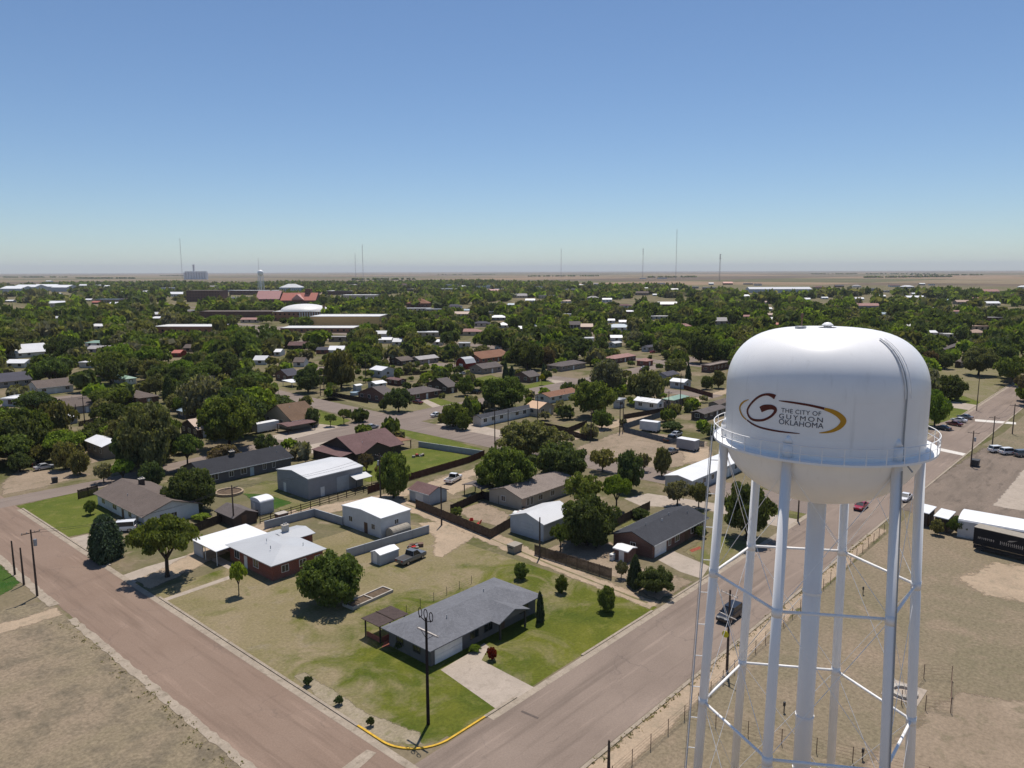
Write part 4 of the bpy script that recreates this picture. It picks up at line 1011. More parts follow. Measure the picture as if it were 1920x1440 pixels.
# raised garden bed
x0, y0 = P(655, 1142); x1, y1 = P(731, 1108)
gb = empty('garden_bed', ((x0 + x1) / 2, (y0 + y1) / 2 + .4, 0), math.atan2(y1 - y0, x1 - x0)); tag(gb, 'long raised garden bed of bare soil beside the round tree', 'garden bed')
Lg, Wg = math.hypot(x1 - x0, y1 - y0) / 2, 1.15
for a in ((-Lg, Lg, -Wg, -Wg + .22), (-Lg, Lg, Wg - .22, Wg), (-Lg, -Lg + .22, -Wg + .23, Wg - .23), (Lg - .22, Lg, -Wg + .23, Wg - .23), (-.11, .11, -Wg + .23, Wg - .23)): MB().box(*a, 0, .42).build('edging', 'planter_concrete', gb)
MB().box(-Lg + .2, Lg - .2, -Wg + .2, Wg - .2, 0.02, .26).build('soil', 'soil', gb)

# --- second block and beyond: (name, label, category, pixel box, height, roof kind, pitch, wall, roof)
H2 = [
 ('brown_house', 'house with steep brown gable roof across the crossing', 'house', (497, 548, 806, 598), 3.0, 'gable_x', .5, 'beige_wall', 'brown_shingle'),
 ('white_outbuilding', 'square outbuilding with bright white gable roof in the dirt yard', 'outbuilding', (164, 195, 862, 236), 3.6, 'gable_y', .34, 'taupe_wall', 'white_metal'),
 ('tan_house', 'house with tan roof behind the tall tree on the left', 'house', (340, 372, 822, 396), 2.8, 'gable_x', .4, 'dark_wall', 'tan_metal'),
 ('small_shed', 'small shed with blue grey metal roof behind the tan roofed house', 'shed', (334, 348, 786, 372), 2.6, 'gable_y', .35, 'slate_wall', 'blue_metal'),
 ('grey_roof_house', 'house with broad mauve grey roof beside the dark shrubs', 'house', (222, 262, 760, 298), 2.8, 'hip', .32, 'brown_brick', 'taupe_shingle'),
 ('drab_house', 'long drab roofed house behind the two stub poles on the left', 'house', (104, 128, 778, 176), 2.8, 'gable_x', .34, 'grey_wall', 'taupe_shingle'),
 ('low_shed', 'low pale roofed shed half hidden by trees on the left', 'shed', (104, 118, 797, 146), 2.3, 'gable_x', .3, 'grey_wall', 'pale_metal'),
 ('white_house', 'white house with grey roof behind a dark tree on the left', 'house', (52, 72, 741, 138), 2.9, 'gable_x', .34, 'white_wall', 'taupe_shingle'),
 ('green_roof_house', 'white house with pale green roof and open porch', 'house', (206, 236, 722, 256), 2.8, 'hip', .36, 'white_wall', 'green_metal'),
 ('grey_barn', 'low building with slate roof at the left edge', 'outbuilding', (-20, 2, 728, 60), 2.8, 'gable_x', .3, 'grey_wall', 'slate_shingle'),
 ('pale_roof_house', 'long house with ribbed white roof at the left edge', 'house', (8, 30, 672, 95), 3.0, 'gable_x', .36, 'white_wall', 'pale_metal'),
 ('dark_roof_house', 'brick house with dark slate roof beside the round street tree', 'house', (517, 540, 716, 562), 2.9, 'gable_x', .45, 'brown_brick', 'slate_shingle'),
 ('brick_house', 'brick house with brown roof behind the corner fence', 'house', (672, 728, 758, 748), 2.7, 'gable_x', .32, 'brown_brick', 'drab_shingle'),
 ('brick_house', 'hip roofed brick house with a red car outside', 'house', (747, 775, 752, 826), 2.7, 'hip', .34, 'brown_brick', 'drab_shingle'),
 ('brick_house', 'brown roofed house behind the lollipop street tree', 'house', (800, 840, 738, 858), 2.8, 'gable_x', .42, 'dark_wall', 'drab_shingle'),
 ('white_shed', 'tall white shed with bright roof above the brick row', 'shed', (695, 716, 709, 739), 3.6, 'gable_y', .34, 'pale_wall', 'white_metal'),
 ('white_shed', 'small white roofed shed beside the fenced pool', 'shed', (662, 668, 733, 678), 2.3, 'gable_x', .3, 'pale_wall', 'white_metal'),
 ('white_shed', 'two part white shed behind the first brick row', 'shed', (690, 705, 730, 724), 2.4, 'gable_x', .25, 'pale_wall', 'white_metal'),
 ('brown_shed', 'red brown timber shed below the tall white shed', 'shed', (726, 748, 724, 762), 2.6, 'gable_y', .2, 'fence_maroon', 'maroon_shingle'),
 ('olive_house', 'pale walled house with drab gable roof right of the red barn', 'house', (881, 905, 702, 941), 2.9, 'gable_x', .4, 'taupe_wall', 'drab_shingle'),
 ('orange_roof_house', 'very long house with orange brown roof among trees', 'house', (866, 902, 682, 957), 2.8, 'gable_x', .38, 'pink_wall', 'rust_shingle'),
 ('brick_gable_house', 'brick house with grey gable roof beside two small pines', 'house', (965, 992, 718, 1012), 2.8, 'gable_x', .42, 'brown_brick', 'drab_shingle'),
 ('brown_ranch', 'low ranch house with brown grey roof right of the big dark tree', 'house', (1026, 1052, 697, 1098), 2.7, 'hip', .32, 'taupe_wall', 'drab_shingle'),
 ('shingle_house', 'house with pale checked shingle roof left of the red barn', 'house', (770, 786, 684, 822), 2.8, 'gable_x', .38, 'taupe_wall', 'pale_shingle'),
 ('drab_house', 'low drab roofed house behind the shingle roofed one', 'house', (732, 752, 686, 775), 2.7, 'gable_x', .34, 'dark_wall', 'taupe_shingle'),
 ('dark_white_house', 'white house with long charcoal roof and wide drive', 'house', (887, 902, 800, 1004), 2.9, 'gable_x', .36, 'white_wall', 'dark_shingle'),
 ('plywood_roof_house', 'cream house with bare orange plywood roof', 'house', (985, 1010, 782, 1038), 3.0, 'gable_y', .36, 'cream_wall', 'ply_roof'),
 ('rust_roof_ranch', 'low ranch house with long rust coloured roof', 'house', (1003, 1030, 757, 1084), 2.6, 'gable_x', .3, 'white_wall', 'rust_shingle'),
 ('pink_roof_house', 'house with faded pink roof facing the far street', 'house', (1133, 1152, 682, 1192), 2.8, 'hip', .38, 'brown_brick', 'pink_shingle'),
 ('pink_roof_house', 'small brick house with pink roof right of the larger pink one', 'house', (1194, 1212, 687, 1224), 2.8, 'hip', .38, 'red_brick', 'pink_shingle'),
 ('green_roof_house', 'house with mint green metal roof by the alley poles', 'house', (1243, 1262, 765, 1290), 3.0, 'hip', .34, 'taupe_wall', 'green_metal'),
 ('white_shed', 'white gabled shed with white roof by the alley poles', 'shed', (1190, 1232, 772, 1244), 3.2, 'gable_y', .4, 'white_wall', 'white_metal'),
 ('white_shed', 'plain white box shed left of the gabled white shed', 'shed', (1150, 1160, 766, 1171), 2.8, 'flat', .1, 'pale_wall', 'pale_metal'),
 ('drab_ranch', 'low dark brown ranch house left of the tank', 'house', (1296, 1318, 790, 1360), 2.6, 'gable_x', .26, 'dark_wall', 'drab_shingle'),
 ('taupe_ranch', 'house with mauve roof tucked against the tank outline', 'house', (1328, 1346, 772, 1372), 2.8, 'gable_x', .34, 'taupe_wall', 'taupe_shingle'),
 ('grey_gable_house', 'house with slate gable roof left of the dark cypress', 'house', (1228, 1250, 716, 1272), 2.8, 'gable_x', .36, 'grey_wall', 'slate_shingle'),
 ('white_roof_shed', 'long shed with bright white roof below the dark cypress', 'shed', (1256, 1282, 730, 1295), 3.0, 'gable_y', .3, 'pale_wall', 'white_metal'),
 ('flat_brick_building', 'long flat roofed brick building left of the tank top', 'building', (1315, 1330, 699, 1370), 3.2, 'flat', .1, 'brown_brick', 'beige_shingle'),
 ('grey_house', 'pale grey house with low roof beyond the pink roofs', 'house', (1140, 1152, 652, 1166), 2.9, 'gable_x', .3, 'pale_wall', 'pale_metal'),
 ('grey_house', 'pale house with grey roof and red car beyond the pink roofs', 'house', (1203, 1214, 660, 1236), 3.0, 'gable_x', .34, 'pale_wall', 'slate_shingle'),
 ('blue_house', 'pale blue grey house with small white roof beyond the red barn', 'house', (928, 938, 660, 958), 3.0, 'gable_x', .34, 'blue_wall', 'slate_shingle'),
 ('long_brick_house', 'long low dark brick house among trees right of the tank', 'house', (1758, 1770, 664, 1834), 2.8, 'gable_x', .28, 'brown_brick', 'drab_shingle'),
 ('brown_house', 'brown walled house behind the broad tree right of the tank', 'house', (1790, 1800, 690, 1836), 3.0, 'gable_x', .32, 'dark_wall', 'taupe_shingle'),
]
KEY = {'brown_house': 'steep brown roofed house', 'white_outbuilding': 'white roofed outbuilding', 'green_roof_house': 'green roofed house', 'plywood_roof_house': 'plywood roofed house', 'orange_roof_house': 'orange brown roofed house', 'pale_roof_house': 'ribbed white roofed house', 'dark_white_house': 'white charcoal roofed house', 'rust_roof_ranch': 'rust roofed ranch', 'pink_roof_house': 'pink roofed house', 'flat_brick_building': 'flat brick building', 'white_house': 'white house by the dark tree', 'long_brick_house': 'long dark brick house', 'grey_roof_house': 'mauve grey roofed house', 'shingle_house': 'checked shingle roof', 'brown_ranch': 'brown grey ranch house', 'tan_house': 'tan roofed house'}
siding('pink_wall', (0.34, 0.14, 0.10))
for nm, lb, ct, px, h, kd, pt, wl_, rf in H2:
    house(nm, lb, ct, px, h, kd, pt, wl_, rf, 'trim_white' if wl_ in ('white_wall', 'pale_wall', 'cream_wall', 'beige_wall') else 'trim_tan', .45, far=True, door='door_white' if ct == 'house' else None, vents=1 if ct == 'house' else 0)
    see()
    if nm in KEY: LAND.append((px[1], px[2] - 12, 'the ' + KEY[nm]))
shelter('carport', 'maroon roofed carport in front of the steep brown roofed house', (500, 540, 815, 592), 2.5, 'maroon_shingle', 'fence_dark', .10, 'carport', D=6)
shelter('carport', 'white roofed carport beside the slate roofed brick house', (530, 548, 727, 565), 2.3, 'white_metal', 'trim_white', 0.0, 'carport')
# red barn with gambrel roof
x0, y0, L, D = rect(855, 874, 693, 892)
rb = empty('red_barn', (x0 + L / 2, y0 + D / 2, 0)); tag(rb, 'small dark red barn with grey gambrel roof', 'barn')
sec = [(-D / 2, 0), (D / 2, 0), (D / 2, 3.0), (D * .30, 4.9), (0, 5.7), (-D * .30, 4.9), (-D / 2, 3.0)]
MB().prism(sec, -L / 2, L / 2, 'x').build('wall', 'barn_red', rb)
MB().prism([(-D / 2 - .15, 2.9), (-D * .31, 5.0), (0, 5.85), (D * .31, 5.0), (D / 2 + .15, 2.9), (D / 2 + .03, 2.9), (D * .30 + .02, 4.92), (0, 5.72), (-D * .30 - .02, 4.92), (-D / 2 - .03, 2.9)][::-1], -L / 2 - .2, L / 2 + .2, 'x').build('roof', 'grey_metal', rb)
link('garage_door', garage_mesh(2.6, 2.6, 'trim_white'), None, rb, (-L / 2, 0, 0), FACES['left'])
FOOT.append((x0, x0 + L, y0, y0 + D)); see(); LAND.append((873, 680, 'the red barn'))
# mobile home and sheds behind the tower
r, L, D = house('mobile_home', 'long white mobile home with pale roof behind the tower leg', 'mobile home', (1288, 1296, 925, 1412), 2.9, 'gable_x', .2, 'pale_wall', 'white_metal', 'trim_white', .25, D=6.5)
see()
MB().box(L * .34, L * .46, -D / 2 - 3.0, -D / 2 - .3, 2.45, 2.58).build('porch_roof', 'white_metal', r)
for s in (L * .345, L * .455): MB().box(s - .05, s + .05, -D / 2 - 2.9, -D / 2 - 2.8, 0, 2.45).build('porch_post', 'trim_white', r)
def trailer(name, label, a, b, w, z0, h, wall, roof, wheels=True, wx=.7, cat='trailer'):
    p, q = P(*a), P(*b)
    ln = math.hypot(q[0] - p[0], q[1] - p[1]); ang = math.atan2(q[1] - p[1], q[0] - p[0])
    root = empty(name, ((p[0] + q[0]) / 2 - math.sin(ang) * w / 2, (p[1] + q[1]) / 2 + math.cos(ang) * w / 2, 0), ang); tag(root, label, cat)
    MB().box(-ln / 2, ln / 2, -w / 2, w / 2, z0, z0 + h).build('body', wall, root)
    MB().box(-ln / 2 - .03, ln / 2 + .03, -w / 2 - .03, w / 2 + .03, z0 + h, z0 + h + .08).build('roof', roof, root)
    if wheels:
        for x in (wx * ln / 2 - .55, wx * ln / 2 + .55):
            for s in (-1, 1):
                t = MB().tube((x, s * (w / 2 - .1), .45), (x, s * (w / 2 - .4), .45), .45, n=14).build('wheel', 'tyre', root); MB().tube((x, s * (w / 2 - .085), .45), (x, s * (w / 2 - .12), .45), .24, n=10).build('rim', 'rim', t)
        MB().box(-ln * .38, -ln * .36, -w / 2 + .3, w / 2 - .3, .02, z0).build('landing_gear', 'iron', root)
    FOOT.append((root.location.x - ln / 2, root.location.x + ln / 2, root.location.y - w, root.location.y + w))
    return root, ln, w
trailer('box_trailer', 'white box trailer inside the slate fence', (1199, 808), (1232, 812), 2.5, .5, 2.6, 'white_wall', 'white_metal')
trailer('box_trailer', 'grey sided trailer with white roof on the dirt lot', (1268, 842), (1302, 848), 2.6, .4, 2.6, 'grey_wall', 'white_metal')
trailer('camper_trailer', 'white camper trailer parked beside the maroon carport', (483, 814), (524, 806), 2.6, .5, 2.4, 'white_wall', 'white_metal', wx=.1)
# right-hand group: white building, black semi-trailer, two small sheds
r, ln, w = trailer('white_building', 'long white round roofed building at the right edge', (1794, 1006), (1960, 1038), 7.0, 0, 3.0, 'white_wall', 'white_metal', False, cat='building')
sec = [(3.55 * math.cos(math.pi * i / 10), 3.085 + .9 * math.sin(math.pi * i / 10)) for i in range(11)]
MB().prism(sec, -ln / 2, ln / 2, 'x').build('barrel_roof', 'white_metal', r)
r, ln, w = trailer('semi_trailer', 'black semi trailer with faint white lettering at the right edge', (1823, 1030), (1952, 1062), 2.6, 1.1, 2.9, 'black_panel', 'shed_tan', True, .75)
MB().box(-ln / 2 + .1, ln / 2 - .1, -w / 2 - .012, -w / 2 - .002, .35, 1.08).build('side_skirt', 'black_panel', r)
rq = random.Random(3)                             # the lettering is too faint to read: pale strokes and a winged emblem
yq = -w / 2 - .012
for x0_, n_, z_, hh in ((-ln * .43, 9, 2.15, .42), (-ln * .10, 17, 2.0, .62)):
    m_ = MB(); x_ = x0_
    for _ in range(n_):
        bw_ = rq.uniform(.05, .12)
        m_.add([(x_, yq, z_), (x_ + bw_, yq, z_), (x_ + bw_, yq, z_ + hh), (x_, yq, z_ + hh)], [(0, 1, 2, 3)])
        m_.add([(x_ + bw_ + .002, yq, z_ + (hh - .08) * rq.choice((0, .5, 1)) + .0), (x_ + bw_ + .1, yq, z_ + .02), (x_ + bw_ + .1, yq, z_ + .1), (x_ + bw_ + .002, yq, z_ + .1)][:0] or [(x_ + bw_ + .002, yq, z_ + hh * .5), (x_ + bw_ + .11, yq, z_ + hh * .5), (x_ + bw_ + .11, yq, z_ + hh * .5 + .08), (x_ + bw_ + .002, yq, z_ + hh * .5 + .08)], [(0, 1, 2, 3)])
        x_ += bw_ + rq.uniform(.16, .24)
    m_.build('lettering', 'planter_concrete', r)
MB().add([(ln * .00, yq, 2.78), (ln * .06, yq, 2.86), (ln * .15, yq, 3.3), (ln * .075, yq, 3.12), (ln * .03, yq, 3.05)], [(0, 1, 2, 3, 4)]).build('emblem', 'planter_concrete', r)
house('roadside_shed', 'small brown shed with white roof just right of the tower leg', 'shed', (1720, 1738, 989, 1751), 2.9, 'shed', .03, 'dark_wall', 'white_metal', 'trim_white', .25, [('front', 1.0, 'door')], 'door_brown')
house('roadside_shed', 'small brown shed with white roof beside the leafy bush', 'shed', (1754, 1774, 1000, 1787), 2.9, 'shed', .03, 'dark_wall', 'white_metal', 'trim_white', .25, [('front', 1.0, 'door')], 'door_brown')

# ------------------------------------------------------------------ labels that say where a far thing stands
LAND += [(366, 515, 'the grain elevator'), (500, 557, 'the pink roofed church'), (558, 558, 'the red roofed church'), (555, 578, 'the domed white gym'), (645, 600, 'the tan auditorium'), (340, 612, 'the white roofed school'),
         (455, 586, 'the long brick school'), (380, 552, 'the tall brick block'), (70, 540, 'the white warehouses'), (1075, 612, 'the two storey columned house'), (780, 570, 'the orange hip roof'), (1460, 543, 'the long white warehouse'),
         (1550, 620, 'the top of the tank'), (1835, 623, 'the cream hip roof'), (1690, 640, 'the right shoulder of the tank'), (1267, 560, 'the tallest mast'), (1052, 560, 'the thin mast at centre'), (681, 560, 'the pair of thin masts'), (910, 540, 'the white depot roofs')]
ORD = ['leftmost', 'second', 'third', 'fourth', 'fifth', 'sixth', 'seventh', 'eighth', 'ninth', 'tenth', 'eleventh', 'twelfth']
PENDING = []                                      # (object, words, px, py)
def relation(px, py):
    best = min(LAND, key=lambda a: math.hypot(a[0] - px, (a[1] - py) * 2.2))
    dx, dy = px - best[0], (py - best[1]) * 2.2
    if abs(dx) > abs(dy): return ('right of ' if dx > 0 else 'left of ') + best[2]
    return ('before ' if dy > 0 else 'beyond ') + best[2]
def later(o, words, px, py): PENDING.append((o, words, px, py))
def settle():
    groups = {}
    for o, w, px, py in PENDING: groups.setdefault(w + ' ' + relation(px, py), []).append((px, o))
    for lb, ls in groups.items():
        ls.sort(key=lambda a: a[0])
        for i, (_, o) in enumerate(ls):
            if len(ls) == 1: o['label'] = lb
            elif i == 0: o['label'] = lb + ', leftmost'
            elif i == len(ls) - 1: o['label'] = lb + ', rightmost'
            else: o['label'] = lb + ', ' + (ORD[i] if i < 12 else str(i + 1) + 'th') + ' from left'

# ------------------------------------------------------------------ far town buildings
def far_block(name, label, cat, xl, xr, ybase, h, kind, pitch, wall, roof, D=14, rows=1, wn=True):
    x0, y0 = P(xl, ybase)
    rr = math.hypot(x0, y0)
    x1, y1 = P(xr, ybase)
    L = math.hypot(x1 - x0, y1 - y0); ang = math.atan2(y1 - y0, x1 - x0)
    cx, cy = (x0 + x1) / 2 - math.sin(ang) * D / 2, (y0 + y1) / 2 + math.cos(ang) * D / 2
    root = empty(name, (cx, cy, 0), ang); tag(root, label, cat)
    walls(root, kind, L, D, h, pitch, wall)
    roof_build(root, kind, L, D, h, pitch, .3, roof, None, .25)
    if wn:
        k = max(1, min(14, int(L // 4.5)))
        for rw in range(rows):
            for i in range(k):
                me = cached(('fw',), lambda: MB().box(-.8, .8, -.06, .03, 0, 1.6).mesh('window'))
                link('window', me, 'glass', root, (-L / 2 + L * (i + .5) / k, -D / 2, h * (rw + .32) / rows))
    SEEN.append((xl, xr, ybase - h * F / depth(cx, cy), ybase, rr))
    FOOT.append((cx - max(L, D) / 2, cx + max(L, D) / 2, cy - max(L, D) / 2, cy + max(L, D) / 2))
    return root, L, D
far_block('school', 'long white roofed school with orange brick walls among trees', 'school', 288, 404, 626, 5.5, 'flat', 0, 'orange_brick', 'flat_white', 26)
far_block('school_wing', 'long dark brick school wing behind the white roofed school', 'school', 376, 516, 596, 6.5, 'flat', 0, 'brown_brick', 'beige_shingle', 20, 1, False)
r, L, D = far_block('gymnasium', 'gym with low white domed roof and brick walls', 'gymnasium', 513, 607, 602, 9, 'flat', 0, 'orange_brick', 'flat_white', 40, 2)
MB().lathe([(L * .47 * math.cos(math.radians(a)), 9.2 + 6.5 * math.sin(math.radians(a))) for a in range(0, 91, 9)], 40).build('dome', 'flat_white', r, True, (-L * .04, 6, 0))
for k in range(9): MB().box(L * (.02 + k * .05), L * (.02 + k * .05) + 1.0, -D / 2 - .35, -D / 2 - .02, 3, 8.6).build('pilaster', 'white_wall', r)
MB().box(L * .46, L * .46 + 2.0, -D / 2 + 4, -D / 2 + 6.0, 9.1, 15).build('chimney_stack', 'orange_brick', r)
r, L, D = far_block('auditorium', 'tan walled auditorium with curved white roof edge', 'auditorium', 583, 712, 616, 10, 'flat', 0, 'tan_wall', 'flat_white', 34, 1, False)
far_block('school_annex', 'low white flat roofed annex in front of the tan auditorium', 'annex', 526, 662, 624, 3.6, 'flat', 0, 'orange_brick', 'flat_white', 24)
r, L, D = far_block('church', 'brick church with steep faded pink roof', 'church', 480, 524, 572, 9, 'gable_x', .95, 'brown_brick', 'pink_metal', 24, 1)
r, L, D = far_block('church', 'wide church with red hip roofs and square dark tower', 'church', 526, 592, 572, 7, 'gable_x', .8, 'brown_brick', 'red_metal', 26, 1)
MB().box(L * .14, L * .14 + 8, -D * .1, -D * .1 + 8, 6, 23).build('tower', 'brown_brick', r)
MB().prism([(-9, 8.0), (9, 8.0), (0, 15.5)], -D / 2 - 3, -D / 2 + 10, 'y').build('front_gable', 'pink_metal', r)
far_block('brick_block', 'tall dark brick block with penthouse on its roof', 'building', 350, 413, 566, 18, 'flat', 0, 'brown_brick', 'beige_shingle', 30, 4)
far_block('brick_store', 'long flat dark brick store behind the pink roofed church', 'store', 430, 522, 553, 9, 'flat', 0, 'brown_brick', 'flat_white', 30, 2)
far_block('courthouse', 'pale stepped courthouse with small cupola', 'courthouse', 524, 562, 551, 14, 'hip', .5, 'blue_wall', 'pale_metal', 30, 2)
far_block('store', 'long white roofed store right of the churches', 'store', 612, 662, 553, 8, 'flat', 0, 'brown_brick', 'flat_white', 40)
far_block('store', 'wide white roofed store with cream walls', 'store', 640, 704, 561, 7, 'flat', 0, 'cream_wall', 'flat_white', 30)
far_block('hip_roof_house', 'building with orange hip roof above a white flat wing', 'building', 762, 803, 577, 6, 'hip', .55, 'brown_brick', 'rust_shingle', 22)
far_block('flat_wing', 'white flat wing in front of the orange hip roof', 'building', 760, 806, 584, 3.6, 'flat', 0, 'stone_wall', 'flat_white', 12)
r, L, D = far_block('columned_house', 'two storey dark house with white front columns', 'house', 1062, 1088, 624, 6.5, 'gable_x', .4, 'slate_wall', 'drab_shingle', 11, 2)
for k in range(5): MB().box(-L / 2 + .3 + k * (L - .8) / 4, -L / 2 + .6 + k * (L - .8) / 4, -D / 2 - 2.2, -D / 2 - 1.9, 0, 6.4).build('column', 'white_wall', r)
MB().box(-L / 2, L / 2, -D / 2 - 2.4, -D / 2 - .02, 6.2, 6.45).build('porch_roof', 'drab_shingle', r)
far_block('brick_wing', 'dark brick wing beside the columned house', 'house', 1089, 1112, 622, 4, 'gable_x', .35, 'brown_brick', 'tan_metal', 12)
far_block('warehouse', 'long white and blue warehouse at the town edge', 'warehouse', 1405, 1522, 549, 8, 'gable_x', .2, 'blue_wall', 'pale_metal', 40, 1, False)
for a, b, y, w_ in ((0, 40, 550, 'leftmost of the white warehouses at the far left'), (24, 66, 546, 'second white warehouse from the far left'), (58, 100, 545, 'third white warehouse from the far left'), (96, 126, 547, 'rightmost white warehouse of the far left row')):
    far_block('warehouse', w_, 'warehouse', a, b, y, 11, 'gable_x', .25, 'pale_wall', 'white_metal', 45, 1, False)
far_block('store', 'flat grey store with long dark front on the left', 'store', 178, 222, 568, 5.5, 'flat', 0, 'taupe_wall', 'blue_metal', 18)
# grain elevator: two rows of silos with a head house
ex, ey = P(367, 524)
el = empty('grain_elevator', (ex, ey, 0), HEAD - math.pi / 2 + .1); tag(el, 'grey grain elevator with rows of silos and tall head house', 'grain elevator')
we = 43 * depth(ex, ey) / F; hs = height_at(ex, ey, 511); ht = height_at(ex, ey, 496)
for k in range(9):
    for s in (0, 1): MB().tube((-we / 2 + we * (k + .5) / 9, s * we / 9.5, 0), (-we / 2 + we * (k + .5) / 9, s * we / 9.5, hs), we / 18.4, n=16).build('silo', 'grain_steel', el, False)
MB().box(-we * .44, we * .48, -we * .03, we * .13, hs + .05, hs + (ht - hs) * .16).build('gallery', 'white_metal', el)
MB().box(-we * .10, -we * .03, 0, we * .08, hs + (ht - hs) * .17, ht).build('head_house', 'grain_steel', el)
SEEN.append((342, 392, 495, 522, 500))
# far water tower
wx, wy = P(490, 545)
ft = empty('small_water_tower', (wx, wy, 0)); tag(ft, 'small white water tower far off beyond the pink roofed church', 'water tower')
zt2 = height_at(wx, wy, 506); rt = 5.2 * depth(wx, wy) / F
MB().lathe([(.05, zt2 - 2.3 * rt), (rt * .75, zt2 - 1.8 * rt), (rt, zt2 - 1.3 * rt), (rt, zt2 - .6 * rt), (rt * .6, zt2 - .15 * rt), (.05, zt2)], 24).build('tank', 'tower_white', ft, True)
for k in range(4): MB().tube((rt * 1.3 * math.cos(k * 1.571 + .5), rt * 1.3 * math.sin(k * 1.571 + .5), 0), (rt * .95 * math.cos(k * 1.571 + .5), rt * .95 * math.sin(k * 1.571 + .5), zt2 - 1.3 * rt), rt * .10, n=8).build('leg', 'tower_white', ft)
MB().tube((0, 0, 0), (0, 0, zt2 - 2.2 * rt), rt * .22, n=10).build('riser', 'tower_white', ft)
SEEN.append((483, 497, 505, 538, 500))
# radio masts
for px, yb, yt, w_, lb in ((1267, 524, 430, 1.3, 'tallest guyed radio mast, right of centre on the horizon'), (1349, 527, 476, 2.0, 'dark radio mast with antennas right of the tallest mast'), (1205, 520, 466, 1.4, 'radio mast with a wide head left of the tallest mast'), (1052, 521, 466, 1.0, 'thin radio mast near the centre of the horizon'),
                           (681, 520, 458, 1.0, 'right mast of the faint pair left of centre'), (667, 519, 474, .8, 'left and shorter mast of the faint pair left of centre'), (342, 522, 447, .9, 'faint tall mast beside the grain elevator'), (486, 520, 484, .9, 'faint mast beside the small far water tower')):
    mx, my = P(px, yb)
    zt_ = height_at(mx, my, yt); wd = w_ * depth(mx, my) / F / 2
    ms = empty('radio_mast', (mx, my, 0)); tag(ms, lb, 'radio mast', 'radio masts on the horizon')
    for k in range(3): MB().tube((wd * math.cos(k * 2.094), wd * math.sin(k * 2.094), 0), (wd * .8 * math.cos(k * 2.094), wd * .8 * math.sin(k * 2.094), zt_), wd * .22, n=5).build('mast_leg', 'mast_paint', ms)
    b_ = MB(); nb = 24
    for i in range(nb):
        z = zt_ * i / nb; z2 = zt_ * (i + 1) / nb
        for k in range(3): b_.tube((wd * .9 * math.cos(k * 2.094), wd * .9 * math.sin(k * 2.094), z), (wd * .9 * math.cos((k + 1) * 2.094), wd * .9 * math.sin((k + 1) * 2.094), z2), wd * .09, n=3, cap=False)
    b_.build('bracing', 'mast_paint', ms)
    if px in (1349, 1205):
        for z in (.98, .90, .84): MB().tube((0, 0, zt_ * z - 3), (0, 0, zt_ * z), wd * 1.5, n=8).build('antenna', 'mast_paint', ms)
